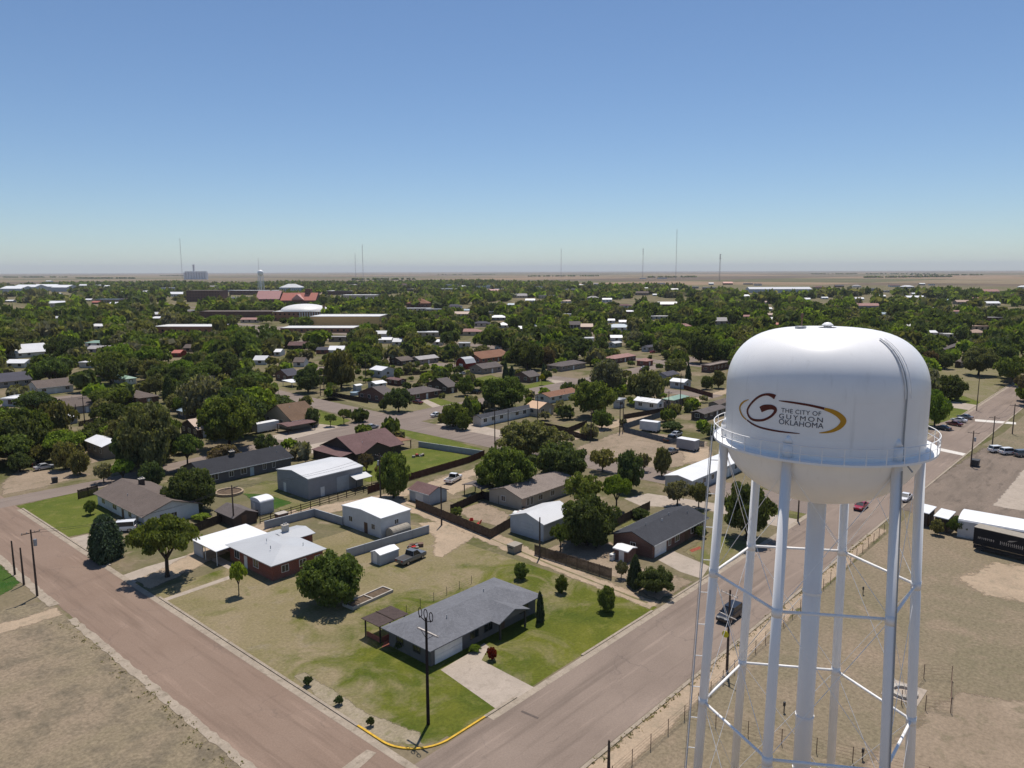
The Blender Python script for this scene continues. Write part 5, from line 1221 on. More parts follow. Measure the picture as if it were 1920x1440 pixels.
# scattered roofs seen between the tree crowns: x, base row, half width, roof, wall, kind
FR = '''143 550 8 tan_metal cream_wall g|107 553 6 white_metal white_wall g|165 565 6 white_metal cream_wall g|179 570 7 red_metal brown_brick g|213 572 8 white_metal white_wall g|232 564 10 tan_metal taupe_wall f|232 549 5 white_metal white_wall g
270 550 9 pale_metal pale_wall g|316 544 14 white_metal blue_wall f|330 556 14 white_metal white_wall g|155 538 8 white_metal white_wall g|184 537 6 pale_metal pale_wall g|202 539 7 white_metal blue_wall g|16 567 8 white_metal grey_wall g|107 601 7 pale_metal white_wall g
185 617 15 white_metal pale_wall g|176 650 16 green_metal white_wall h|90 529 5 white_metal white_wall g|424 548 10 white_metal white_wall f|430 562 12 flat_white white_wall f|460 560 8 flat_white grey_wall f|690 563 10 flat_white stone_wall f|720 632 16 pale_metal white_wall g|722 644 12 white_metal white_wall g
840 546 20 white_metal white_wall f|846 537 10 white_metal pale_wall f|905 541 14 blue_metal pale_wall f|921 538 10 white_metal white_wall f|940 547 14 white_metal pale_wall f|925 548 10 pink_metal cream_wall g|994 566 9 white_metal white_wall g|958 575 6 blue_metal pale_wall g|920 589 9 white_metal cream_wall f
943 615 10 white_metal white_wall h|1007 617 8 white_metal white_wall g|977 622 5 white_metal white_wall g|1062 568 10 tan_metal white_wall g|1045 584 9 taupe_shingle taupe_wall g|1112 562 11 pale_shingle stone_wall h|1167 560 4 white_metal white_wall g|1065 594 12 white_metal white_wall f|1156 640 11 white_metal white_wall g
1168 609 7 white_metal pale_wall g|1145 606 8 white_metal white_wall g|1098 642 15 white_metal white_wall f|812 585 14 pale_metal grey_wall f|877 586 8 blue_metal grey_wall g|1205 523 6 white_metal white_wall f|1241 523 9 white_metal white_wall f|1240 533 7 white_metal pale_wall f|1212 542 4 white_metal white_wall g
1228 555 4 white_metal white_wall g|1400 558 9 white_metal white_wall h|1442 570 7 tan_metal cream_wall g|1440 583 8 white_metal white_wall g|1448 595 9 tan_metal cream_wall g|1450 604 5 white_metal white_wall g|1461 614 8 red_metal barn_red g|1513 564 7 white_metal white_wall g|1547 561 6 white_metal white_wall g
1284 617 13 pink_shingle taupe_wall h|1358 609 21 pale_shingle grey_wall g|1400 598 13 pink_shingle cream_wall g|1365 534 9 red_metal brown_brick g|1772 566 9 blue_metal pale_wall g|1863 573 13 white_metal cream_wall g|1830 563 10 pink_shingle cream_wall g|1747 630 11 white_metal white_wall g|1783 634 11 flat_white white_wall f
1835 630 14 tan_metal cream_wall h|1721 651 9 pale_metal dark_wall g|1903 657 10 pale_metal blue_wall g|1612 563 8 white_metal white_wall g|1655 558 6 white_metal white_wall g|1714 553 4 white_metal white_wall g|1748 583 5 white_metal white_wall g|1858 552 16 pink_shingle taupe_wall g|1705 618 5 white_metal white_wall g
330 670 8 red_metal barn_red g|352 660 8 taupe_shingle taupe_wall g|487 684 12 pale_metal white_wall g|556 655 16 maroon_shingle dark_wall g|605 664 12 slate_shingle red_brick g|630 664 14 white_metal white_wall g|520 668 6 white_metal white_wall g|820 648 9 white_metal white_wall h|870 652 10 pale_metal white_wall f|560 688 10 taupe_shingle white_wall g
28 690 18 white_metal white_wall g|165 690 16 white_metal white_wall f|20 762 16 white_metal pale_wall f|640 560 8 flat_white grey_wall f|1010 540 8 white_metal pale_wall f|1090 536 5 white_metal white_wall g|1300 541 10 pale_metal grey_wall f|1330 543 12 pale_metal taupe_wall f|300 594 14 pale_metal taupe_wall g|744 648 8 pale_metal pale_wall g'''
CN = dict(white_metal='white', flat_white='white', pale_metal='pale grey', tan_metal='tan', red_metal='red', green_metal='green', blue_metal='blue grey', pink_metal='pink', pink_shingle='pink', taupe_shingle='mauve', pale_shingle='pale', slate_shingle='slate', maroon_shingle='maroon')
WN = dict(white_wall='white', cream_wall='cream', brown_brick='brick', taupe_wall='taupe', pale_wall='pale', blue_wall='bluish', grey_wall='grey', stone_wall='stone', barn_red='red', dark_wall='dark', red_brick='brick')
fri = random.Random(5)
for row in FR.split('\n'):
    for it in row.split('|'):
        x, y, hw_, rf, wl_, kd = it.split(); x, y, hw_ = float(x), float(y), float(hw_)
        p = P(x, y); dd = depth(*p)
        hgt = max(2.6, min(6, hw_ * dd / F * .35))
        kind = {'g': 'gable_x', 'h': 'hip', 'f': 'flat'}[kd]
        r, L, D = far_block('town_house' if kd != 'f' else 'flat_building', '', 'house' if kd != 'f' else 'building', x - hw_, x + hw_, y, hgt, kind, fri.uniform(.3, .5), wl_, rf, min(24, max(8, hw_ * dd / F * 1.2)))
        later(r, f"{CN[rf]} {'flat' if kd == 'f' else 'hipped' if kd == 'h' else 'gable'} roof on {WN[wl_]} walls", x, y)
        r['group'] = 'roofs between the tree crowns'

# further roofs of the town, glimpsed between crowns
for k in range(150):
    a = HEAD + fri.uniform(-.6, .6); d = fri.uniform(420, 1000) if k < 60 else fri.uniform(1000, 2700)
    x_, y_ = d * math.cos(a), d * math.sin(a)
    px, py = proj(x_, y_)
    hwm = fri.uniform(6, 10) if d < 1000 else fri.uniform(7, 17); hw_ = hwm * F / depth(x_, y_)
    if not (0 < px < 1920) or any(x0 - 12 < x_ < x1 + 12 and y0 - 12 < y_ < y1 + 12 for x0, x1, y0, y1 in FOOT): continue
    if any(px + hw_ > A and px - hw_ < B and py > C0 - 3 and py - 5 < D_ + 3 for A, B, C0, D_, _ in SEEN): continue
    if 1360 < px < 1752 and py > 612: continue
    rf = fri.choice(['white_metal', 'white_metal', 'flat_white', 'pale_metal', 'tan_metal', 'taupe_shingle', 'pale_shingle', 'pink_shingle', 'blue_metal', 'slate_shingle', 'maroon_shingle'])
    wl_ = fri.choice(['white_wall', 'white_wall', 'cream_wall', 'pale_wall', 'taupe_wall', 'brown_brick', 'grey_wall']); kd = fri.choice('gghf')
    r, L, D = far_block('town_house' if kd != 'f' else 'flat_building', '', 'house' if kd != 'f' else 'building', px - hw_, px + hw_, py, 3.2 if d < 1000 else fri.uniform(3.2, 6), {'g': 'gable_x', 'h': 'hip', 'f': 'flat'}[kd], fri.uniform(.3, .5), wl_, rf, hwm * 1.1)
    r['group'] = 'roofs between the tree crowns'
    later(r, f"{CN[rf]} {'flat' if kd == 'f' else 'hipped' if kd == 'h' else 'gable'} roof on {WN[wl_]} walls", px, py)
    if fri.random() < .35: SEEN.pop()

# ------------------------------------------------------------------ trees
def leaves(rs, C_, Nn, size, aspect=1.0, T=None):
    n = len(C_)
    if T is None:
        T = rs.normal(size=(n, 3))
    T = T - (T * Nn).sum(1, keepdims=True) * Nn
    T /= np.linalg.norm(T, axis=1, keepdims=True) + 1e-9
    B = np.cross(Nn, T)
    s = (size * rs.uniform(.6, 1.4, n))[:, None]
    a, b = T * s * aspect, B * s
    V = np.stack([C_ - a - b * .55, C_ + a * .9 - b, C_ + a + b * .6, C_ - a * .8 + b], 1).reshape(-1, 3)
    Q = np.arange(n * 4).reshape(n, 4)
    return V, Q
def unit(v): return v / (np.linalg.norm(v, axis=1, keepdims=True) + 1e-9)
def crown_points(kind, seed, n, K=None):
    rs = np.random.RandomState(seed)
    if kind in ('round', 'elm', 'airy', 'bush', 'oval', 'full'):
        K = K or {'round': 95, 'elm': 80, 'airy': 60, 'bush': 70, 'oval': 95, 'full': 120}[kind]
        zb, zc = {'round': (.14, .55), 'elm': (.30, .64), 'airy': (.24, .60), 'bush': (.0, .42), 'oval': (.12, .52), 'full': (.04, .50)}[kind]
        d = unit(rs.normal(size=(K, 3)))
        if kind == 'elm': d[:, 2] = np.where(d[:, 2] < -.25, -d[:, 2] * .6, d[:, 2])
        if kind == 'bush': d[:, 2] = np.abs(d[:, 2]) * rs.choice([1, 1, -.4], K)
        rad = rs.uniform(.38, .86, K)[:, None]
        rad[: K // 2] = rs.uniform(.66, .90, K // 2)[:, None]
        hz = (1 - zb) / 2
        lob = 1 + .22 * np.sin(3 * np.arctan2(d[:, 1], d[:, 0]) + rs.uniform(0, 6)) * (1 - np.abs(d[:, 2]))
        c = np.stack([d[:, 0] * rad[:, 0] * lob, d[:, 1] * rad[:, 0] * lob, zc + d[:, 2] * rad[:, 0] * hz], 1)
        r = rs.uniform(.09, .235, K) * (.8 if kind == 'airy' else 1.0) * (1.0 if K > 30 else 1.3)
        w = r ** 2; idx = rs.choice(K, n, p=w / w.sum())
        e = unit(rs.normal(size=(n, 3)))
        u = rs.uniform(.35, 1.0, n)[:, None] ** .5
        p = c[idx] + e * u * r[idx][:, None] * np.array([1, 1, hz * 1.25])
        p[:, 2] = np.clip(p[:, 2], zb * .75 if kind != 'bush' else .01, 1.0)
        k_ = int(n * .22)                             # loose leaves between the clumps soften the outline
        e2 = unit(rs.normal(size=(k_, 3)))
        if kind == 'elm': e2[:, 2] = np.where(e2[:, 2] < -.2, -e2[:, 2] * .5, e2[:, 2])
        if kind == 'bush': e2[:, 2] = np.abs(e2[:, 2])
        wob = .80 + .14 * np.sin(4 * np.arctan2(e2[:, 1], e2[:, 0]) + seed) + .12 * np.sin(7 * e2[:, 2] + 5 * e2[:, 0] + seed)
        rr_ = (rs.uniform(.25, 1.0, k_) ** .45 * wob)[:, None]
        p[:k_] = np.stack([e2[:, 0], e2[:, 1], e2[:, 2] * hz], 1) * rr_ + np.array([0, 0, zc])
        p[:k_, 2] = np.clip(p[:k_, 2], zb * .9 if kind != 'bush' else .01, 1.0)
        e[:k_] = e2
        nn = unit(e * .7 + rs.normal(size=(n, 3)) * .6 + np.array([0, 0, .35]))
        return p, nn, c, None
    if kind in ('spruce', 'pine'):
        z = rs.uniform(0, 1, n) ** (1.35 if kind == 'spruce' else 1.1)
        lay = 15
        z = (np.floor(z * lay) + rs.uniform(0, .75, n)) / lay
        a = rs.uniform(0, 2 * math.pi, n)
        nb = 11
        a = (np.floor(a / (2 * math.pi) * nb) + np.clip(rs.normal(.5, .2, n), 0, 1)) / nb * 2 * math.pi + np.floor(z * lay) * .7
        prof = np.clip(1 - z, .02, 1) ** (.62 if kind == 'spruce' else .42) * (1 - .45 * np.exp(-z * (9 if kind == 'spruce' else 5)))
        jit = .74 + .34 * np.sin(a * 3 + seed) * rs.uniform(.2, 1, n)
        r = prof * rs.uniform(.25, 1, n) ** .6 * jit
        p = np.stack([r * np.cos(a), r * np.sin(a), .04 + z * .93 - r * .10], 1)
        T = unit(np.stack([np.cos(a), np.sin(a), -.35 + 0 * a], 1) + rs.normal(size=(n, 3)) * .25)
        nn = unit(np.stack([np.cos(a) * .4, np.sin(a) * .4, .9 + 0 * a], 1) + rs.normal(size=(n, 3)) * .45)
        return p, nn, np.zeros((0, 3)), T
    if kind == 'cypress':
        z = rs.uniform(0, 1, n); a = rs.uniform(0, 2 * math.pi, n)
        prof = np.minimum(1, (z + .05) * 6) * (1 - z ** 2.2) ** .8
        r = prof * rs.uniform(.55, 1.0, n) * (.85 + .2 * np.sin(a * 5 + z * 20))
        p = np.stack([r * np.cos(a), r * np.sin(a), .02 + .97 * z], 1)
        nn = unit(np.stack([np.cos(a), np.sin(a), .4 + 0 * a], 1) + rs.normal(size=(n, 3)) * .5)
        return p, nn, np.zeros((0, 3)), None
def crown_mesh(kind, seed, n, size):
    p, nn, c, T = crown_points(kind, seed, n)
    rs = np.random.RandomState(seed + 99)
    V, Q = leaves(rs, p, nn, size, 1.9 if kind in ('spruce', 'pine') else 1.15, T)
    m = npmesh('crown', V, Q); m.materials.append(MATS['leaf'])
    return m, c
def trunk_mesh(kind, seed, c, zb):
    rs = np.random.RandomState(seed); m = MB()
    r0 = .055
    if len(c) == 0:
        m.tube((0, 0, 0), (0, 0, .9), .07, .012, 7)
    else:
        f = Vector((rs.uniform(-.03, .03), rs.uniform(-.03, .03), zb * .9 + .04))
        m.tube((0, 0, 0), (f.x * .3, f.y * .3, f.z * .25), r0 * 1.5, r0 * 1.05, 8); m.tube((f.x * .3, f.y * .3, f.z * .25), f, r0 * 1.05, r0 * .9, 8)
        far = np.argsort(-np.linalg.norm(c[:, :2], axis=1))[: (22 if kind == 'airy' else 14)]
        limbs = 5
        for k in range(limbs):
            a = 2 * math.pi * (k + rs.uniform(-.2, .2)) / limbs
            mid = f + Vector((.28 * math.cos(a), .28 * math.sin(a), .22))
            m.tube(f, mid, r0 * .6, r0 * .42, 6)
            ends = [i for i in far if abs((math.atan2(c[i][1], c[i][0]) - a + math.pi) % (2 * math.pi) - math.pi) < .75]
            for i in ends[:4]: m.tube(mid, Vector(c[i]), r0 * .36, r0 * .1, 5)
        m.tube(f, Vector((0, 0, .85)), r0 * .55, r0 * .12, 6)
    me = m.mesh('trunk'); me.materials.append(MATS['bark' if kind != 'airy' else 'pale_bark']); return me
PROTO = {}
def proto(kind, var, hi):
    key = (kind, var, hi)
    if key not in PROTO:
        sd = {'round': 10, 'elm': 20, 'airy': 30, 'bush': 40, 'oval': 50, 'full': 90, 'spruce': 60, 'pine': 70, 'cypress': 80}[kind] + var
        n, s = {2: (17000, .0235), 1: (6200, .036), 0: (1500, .085)}[hi]
        if kind in ('spruce', 'pine', 'cypress'): s *= 1.0
        if kind == 'airy': n = int(n * .5)
        cm, c = crown_mesh(kind, sd, n, s)
        zb = {'round': .18, 'elm': .30, 'airy': .26, 'bush': .05, 'oval': .16, 'full': .08}.get(kind, .1)
        PROTO[key] = (cm, trunk_mesh(kind, sd, c, zb))
    return PROTO[key]
TONES = {'dark': (0.094, 0.116, 0.047), 'green': (0.131, 0.163, 0.047), 'bright': (0.176, 0.232, 0.041), 'olive': (0.168, 0.163, 0.072), 'grey': (0.194, 0.181, 0.112), 'yellow': (0.317, 0.3, 0.029), 'brown': (0.157, 0.116, 0.069), 'blue': (0.088, 0.118, 0.072), 'red': (0.146, 0.024, 0.018), 'lime': (0.224, 0.283, 0.045)}
TREES = []
nt = [0]
def tree(name, label, x, y, w, h, kind, tone, hi=1, cat='tree', rz=None):
    nt[0] += 1
    rv = random.Random(nt[0] * 13 + int(x))
    cm, tm = proto(kind, rv.randrange(3 if kind in ('round', 'elm', 'oval', 'airy') else 2), hi)
    root = empty(name, (x, y, 0), rv.uniform(0, 6.28) if rz is None else rz)
    root.scale = (w / 2, w / 2, h)
    tag(root, label, cat)
    cr = link('crown', cm, None, root); t = TONES[tone]; k = rv.uniform(.85, 1.18); g = rv.uniform(.92, 1.08)
    cr.color = (t[0] * k * g, t[1] * k, t[2] * k / g, 1)
    if kind != 'bush' or True: link('trunk', tm, None, root)
    TREES.append((x, y, w / 2))
    return root
def ptree(name, label, bx, by, xl, xr, yt, kind, tone, hi=1, cat='tree'):
    x, y = P(bx, by); w = (xr - xl) * depth(x, y, 3) / F
    ax = math.atan2(bx - 960, F); w *= math.cos(ax)
    yt2 = yt
    h = height_at(x, y, yt2)
    if kind not in ('spruce', 'cypress', 'pine'): h *= 1.03; w *= 1.08
    return tree(name, label, x, y, w, max(.5, h), kind, tone, hi, cat)
T = [
 ('elm_tree', 'spreading street tree with forked trunk in front of the brick house', 314, 1082, 243, 368, 974, 'elm', 'green', 2),
 ('spruce_tree', 'broad dark spruce beside the sandy alley mouth', 199, 1050, 148, 252, 962, 'pine', 'blue', 2),
 ('young_tree', 'spindly young tree with small bright crown by the footpath', 448, 1116, 426, 458, 1054, 'elm', 'lime', 1),
 ('round_tree', 'dense round dark green tree on the dry lawn', 622, 1132, 566, 684, 1036, 'full', 'green', 2),
 ('lollipop_tree', 'small round lawn tree nearest the workshop track', 976, 1086, 963, 990, 1055, 'full', 'green', 1),
 ('lollipop_tree', 'small round lawn tree in the middle of the row of three', 1053, 1112, 1041, 1066, 1079, 'full', 'green', 1),
 ('lollipop_tree', 'largest of three small lawn trees, nearest the road', 1138, 1146, 1121, 1155, 1099, 'full', 'green', 1),
 ('slim_conifer', 'slim dark conifer at the right end of the corner ranch house', 1012, 1167, 1000, 1024, 1108, 'pine', 'blue', 1),
 ('spruce_tree', 'grey green spruce at the end of the leaning wooden fence', 1190, 1100, 1168, 1212, 1038, 'spruce', 'blue', 2),
 ('leafy_tree', 'bright green tree beside the alley behind the workshop', 738, 934, 708, 770, 846, 'oval', 'green', 2),
 ('leafy_tree', 'dark reddish tree standing behind the bright alley tree', 726, 905, 705, 748, 856, 'oval', 'brown', 1),
 ('small_tree', 'small reddish shrub tree on the back lawn of the maroon house', 687, 884, 672, 704, 850, 'airy', 'brown', 1),
 ('cottonwood_tree', 'big tree over the dark shelter, left of the beige house', 948, 928, 903, 1004, 836, 'oval', 'green', 2),
 ('cottonwood_tree', 'big dark tree behind the beige stucco house', 1048, 905, 998, 1097, 828, 'round', 'dark', 2),
 ('olive_tree', 'grey green tree left of the pine on the dirt lot edge', 1130, 884, 1106, 1158, 841, 'airy', 'olive', 1),
 ('pine_tree', 'dark leaning pine on the edge of the dirt lot', 1180, 920, 1152, 1204, 842, 'oval', 'dark', 2),
 ('small_tree', 'thin grey tree standing alone on the dirt lot', 1206, 884, 1193, 1222, 848, 'airy', 'grey', 1),
 ('small_tree', 'brownish upright tree standing alone on the dirt lot', 1241, 893, 1227, 1257, 836, 'oval', 'olive', 1),
 ('cottonwood_tree', 'darkest and largest tree beside the white metal building', 1100, 1022, 1052, 1160, 932, 'full', 'dark', 2),
 ('leafy_tree', 'light green tree behind the brick ranch', 1156, 960, 1128, 1180, 892, 'elm', 'bright', 2),
 ('leafy_tree', 'half bare tree leaning over the weathered grey roof', 1092, 952, 1058, 1135, 888, 'airy', 'green', 2),
 ('small_tree', 'small tree in front of the white metal building', 1051, 1034, 1033, 1072, 982, 'elm', 'green', 1),
 ('bush', 'dark bush at the corner of the brick ranch yard', 1118, 1028, 1098, 1140, 985, 'bush', 'dark', 1),
 ('bare_tree', 'pale thin leaved tree behind the charcoal roof', 1270, 948, 1243, 1294, 900, 'airy', 'grey', 2),
 ('bare_tree', 'second thin leaved tree behind the charcoal roof', 1310, 952, 1290, 1330, 905, 'airy', 'olive', 2),
 ('broad_tree', 'dark broad tree seen between the tower legs', 1400, 1010, 1355, 1452, 908, 'round', 'dark', 2),
 ('broad_tree', 'dense dark tree in front of the long dark house', 360, 958, 314, 410, 876, 'full', 'dark', 2),
 ('big_tree', 'tall grey green tree left of the tan roofed house', 280, 890, 222, 338, 752, 'oval', 'olive', 2),
 ('leafy_tree', 'mid green tree in front of the tan roofed house', 352, 880, 322, 380, 815, 'elm', 'green', 1),
 ('shadowed_tree', 'dark lower tree under the tall grey green one', 245, 885, 212, 280, 800, 'round', 'dark', 1),
 ('big_tree', 'wide mid green tree at the left edge', 60, 845, 10, 108, 765, 'round', 'green', 1),
 ('big_tree', 'pale half bare tree beside the low pale shed', 112, 835, 74, 150, 748, 'airy', 'olive', 1),
 ('hedge_tree', 'rounded juniper left of the silver parked car', 38, 885, 8, 58, 846, 'bush', 'dark', 1),
 ('hedge_tree', 'olive rounded bush behind the silver parked car', 78, 868, 55, 104, 832, 'bush', 'olive', 1),
 ('hedge_tree', 'largest rounded bush beside the silver parked car', 124, 880, 98, 150, 826, 'full', 'olive', 1),
 ('hedge_tree', 'rounded bush nearest the cross street on the left', 150, 890, 130, 172, 842, 'full', 'olive', 1),
 ('small_tree', 'bright green small tree above the taupe roof', 232, 908, 208, 254, 862, 'elm', 'bright', 1),
 ('small_tree', 'thin bare shrub tree beside the taupe roof', 195, 905, 176, 216, 868, 'airy', 'grey', 1),
 ('small_tree', 'dark small tree at the taupe roof ridge', 285, 915, 262, 312, 866, 'round', 'dark', 1),
 ('red_bush', 'dull red plum bush behind the long dark roof', 420, 866, 390, 452, 832, 'bush', 'brown', 1),
 ('big_tree', 'tall dark green tree left of the steep brown roof', 430, 840, 384, 494, 742, 'round', 'green', 2),
 ('big_tree', 'wide grey green tree above the tan roof', 385, 790, 346, 432, 702, 'oval', 'grey', 1),
 ('big_tree', 'dark rounded tree top behind the tall one by the brown roof', 458, 760, 428, 494, 706, 'round', 'dark', 1),
 ('slim_conifer', 'small tilted conifer behind the mauve grey roof', 318, 755, 300, 338, 702, 'pine', 'dark', 1),
 ('hedge', 'long dark hedge beside the brown roof', 515, 770, 478, 556, 740, 'bush', 'dark', 1),
 ('street_tree', 'round tree with a dark pool of shade on the side street', 578, 736, 554, 604, 689, 'round', 'dark', 1),
 ('big_tree', 'tall tree group behind the corner fence', 640, 728, 604, 664, 652, 'oval', 'olive', 1),
 ('small_tree', 'young tree on the lawn of the brown roofed house', 645, 796, 634, 656, 766, 'elm', 'green', 1),
 ('small_tree', 'dark tree at the gable of the brown roofed house', 586, 800, 574, 602, 764, 'oval', 'dark', 1),
 ('small_tree', 'small shrub tree in the middle of the brown house lawn', 620, 800, 610, 632, 777, 'elm', 'green', 1),
 ('evergreen_clump', 'dark evergreen clump outside the hip roofed brick house', 748, 772, 728, 776, 728, 'round', 'dark', 1),
 ('evergreen_clump', 'small rounded evergreen left of the dark clump', 719, 770, 711, 728, 747, 'bush', 'dark', 1),
 ('street_tree', 'round lollipop tree at the crossing, the larger of two', 850, 800, 826, 876, 756, 'full', 'green', 1),
 ('street_tree', 'smaller lollipop tree right of the larger one', 868, 806, 853, 882, 772, 'full', 'green', 1),
 ('cypress_tree', 'dark pointed evergreen behind the two lollipop trees', 876, 792, 858, 890, 744, 'cypress', 'dark', 1),
 ('big_tree', 'tall green tree left of the plywood roof', 946, 768, 906, 990, 704, 'oval', 'green', 2),
 ('street_tree', 'round tree in front of the brown roofed row house', 872, 742, 856, 888, 706, 'round', 'green', 1),
 ('yellow_bush', 'yellow green bush behind the brown roofed row house', 800, 712, 790, 816, 698, 'bush', 'lime', 1),
 ('brown_tree', 'wide brownish tree in front of the charcoal roofed white house', 990, 860, 942, 1060, 790, 'round', 'olive', 2),
 ('big_tree', 'dense green tree above the slate fence', 1112, 782, 1082, 1156, 714, 'round', 'green', 2),
 ('big_tree', 'tall grey green tree behind the rust roofed ranch', 1136, 735, 1106, 1166, 672, 'oval', 'grey', 1),
 ('big_tree', 'wide dark green tree beside the mint roof', 1212, 758, 1178, 1250, 692, 'round', 'olive', 1),
 ('leafy_bush', 'light green bush beside the dirt alley', 1128, 804, 1106, 1148, 766, 'bush', 'green', 1),
 ('cypress_tree', 'narrow black cypress near the white roofed shed', 1290, 718, 1283, 1297, 682, 'cypress', 'blue', 1),
 ('lollipop_tree', 'round dark tree left of the tank, the left of two', 1325, 730, 1313, 1336, 704, 'full', 'dark', 1),
 ('lollipop_tree', 'round dark tree left of the tank, the right of two', 1347, 728, 1334, 1360, 695, 'round', 'olive', 1),
 ('pale_tree', 'olive airy tree in front of the pink roofs', 1265, 705, 1242, 1286, 671, 'airy', 'olive', 1),
 ('big_tree', 'huge dark tree right of the orange brown roof', 988, 694, 955, 1022, 638, 'round', 'dark', 1),
 ('big_tree', 'broad tree with dark shade left of the pink roofs', 1075, 676, 1038, 1118, 630, 'round', 'dark', 1),
 ('pine_tree', 'left of two small pines beside the brick gable house', 948, 712, 940, 958, 676, 'spruce', 'blue', 1),
 ('pine_tree', 'right of two small pines beside the brick gable house', 960, 712, 951, 972, 685, 'spruce', 'blue', 1),
 ('pine_tree', 'dark pine at the right end of the brick gable house', 1019, 712, 1012, 1028, 680, 'spruce', 'blue', 1),
 ('yellow_shrub', 'small yellow shrub in front of the brick gable house', 1016, 722, 1011, 1021, 702, 'elm', 'yellow', 1),
 ('yellow_tree', 'left of two yellow round trees', 1058, 600, 1048, 1068, 588, 'round', 'yellow', 1),
 ('yellow_tree', 'right of two yellow round trees', 1082, 599, 1072, 1092, 586, 'round', 'yellow', 1),
 ('broad_tree', 'broad tree standing on the dry open lot right of the tank', 1834, 704, 1800, 1872, 650, 'round', 'olive', 2),
 ('broad_tree', 'dark tree right of the broad tree on the open lot', 1884, 690, 1862, 1906, 650, 'round', 'dark', 1),
 ('bush', 'low bush below the dark tree on the open lot', 1890, 700, 1872, 1906, 680, 'bush', 'green', 1),
 ('hedge_tree', 'rounded dark tree at the edge of the dry open lot', 1772, 692, 1756, 1790, 662, 'round', 'dark', 1),
 ('hedge_tree', 'reddish dark tree next to the tank outline', 1742, 690, 1722, 1758, 658, 'round', 'brown', 1),
 ('leafy_tree', 'tree half hidden by the tank above the parked cars', 1752, 800, 1728, 1784, 732, 'round', 'bright', 2),
 ('leafy_bush', 'leafy bush beside the small white roofed shed on the right', 1795, 1003, 1775, 1813, 966, 'bush', 'green', 2),
 ('leafy_bush', 'dark weeds between the two white roofed sheds', 1757, 1003, 1745, 1772, 972, 'bush', 'olive', 1),
 ('red_shrub', 'small dark red shrub beside the corner house walkway', 922, 1238, 913, 933, 1212, 'bush', 'red', 1),
 ('small_shrub', 'small evergreen shrub furthest left on the dead grass strip', 578, 1286, 570, 588, 1267, 'bush', 'dark', 1),
 ('small_shrub', 'small evergreen shrub in the middle of the dead grass strip', 636, 1322, 628, 645, 1304, 'bush', 'dark', 1),
 ('small_shrub', 'small evergreen shrub nearest the yellow kerb', 695, 1362, 688, 703, 1344, 'bush', 'dark', 1),
 ('juniper', 'low wide dark juniper mound beside the road', 1230, 1112, 1196, 1266, 1062, 'bush', 'dark', 2),
 ('small_bush', 'low shrub at the front of the corner ranch house', 890, 1222, 880, 903, 1208, 'bush', 'bright', 1),
 ('small_bush', 'dark shrub beside the corner ranch house patio', 752, 1218, 742, 764, 1200, 'bush', 'dark', 1),
 ('small_bush', 'round bush at the left end of the taupe roofed house', 170, 965, 160, 184, 936, 'bush', 'green', 1),
 ('small_bush', 'green shrub inside the alley fence by the bare yard', 857, 968, 845, 868, 950, 'bush', 'green', 1),
 ('small_bush', 'dark hedge behind the brick ranch back fence', 1200, 972, 1180, 1216, 953, 'bush', 'dark', 1),
 ('small_bush', 'shrub at the corner of the brick ranch front', 1312, 1008, 1300, 1324, 985, 'bush', 'green', 1),
 ('small_bush', 'bare bush below the small white roofed brick shed', 1165, 1085, 1155, 1180, 1052, 'airy', 'grey', 1),
 ('small_bush', 'clipped hedge in the taupe house yard', 377, 975, 360, 396, 962, 'bush', 'bright', 1),
 ('bush', 'low bush row inside the slate fence', 1340, 822, 1318, 1360, 796, 'bush', 'dark', 1),
 ('bush', 'bushes along the slate fence left of the white trailer', 1260, 808, 1240, 1282, 790, 'bush', 'dark', 1),
]
for t_ in T:
    nm, lb, bx, by, xl, xr, yt, kd, tn, hi = t_
    ptree(nm, lb, bx, by, xl, xr, yt, kd, tn, hi, 'shrub' if 'shrub' in nm or 'bush' in nm or nm in ('juniper', 'hedge') else 'tree')

# procedural planting of the town, kept off roads and out of the view of built things
def inside(p, poly):
    x, y = p; c = False; n = len(poly)
    for i in range(n):
        (x0, y0), (x1, y1) = poly[i], poly[(i + 1) % n]
        if (y0 > y) != (y1 > y) and x < (x1 - x0) * (y - y0) / (y1 - y0) + x0: c = not c
    return c
CLEAR = [w for nme, w in SHEETS if nme in ('road', 'street', 'cross_street', 'back_street', 'far_street', 'alley', 'parking_lot', 'dirt_lot', 'driveway', 'tower_field', 'dry_field', 'verge', 'concrete_pad')]
CLEARB = [(min(a for a, _ in w), max(a for a, _ in w), min(b for _, b in w), max(b for _, b in w), w) for w in CLEAR]
OPEN_PX = [[(1745, 740), (1755, 690), (1850, 688), (1905, 690), (1850, 765)], [(410, 612), (545, 606), (548, 640), (430, 640)], [(128, 650), (185, 640), (192, 675), (138, 686)], [(1045, 690), (1110, 680), (1110, 720), (1040, 718)], [(1290, 690), (1365, 690), (1365, 750), (1300, 745)]]
rt_ = random.Random(21)
cell = {}
for x, y, r_ in TREES: cell.setdefault((int(x // 14), int(y // 14)), []).append((x, y, r_))
def free(x, y, r_):
    i, j = int(x // 14), int(y // 14)
    for a in (-1, 0, 1):
        for b in (-1, 0, 1):
            for (u, v, q) in cell.get((i + a, j + b), ()):
                if math.hypot(x - u, y - v) < (r_ + q) * .56: return False
    return True
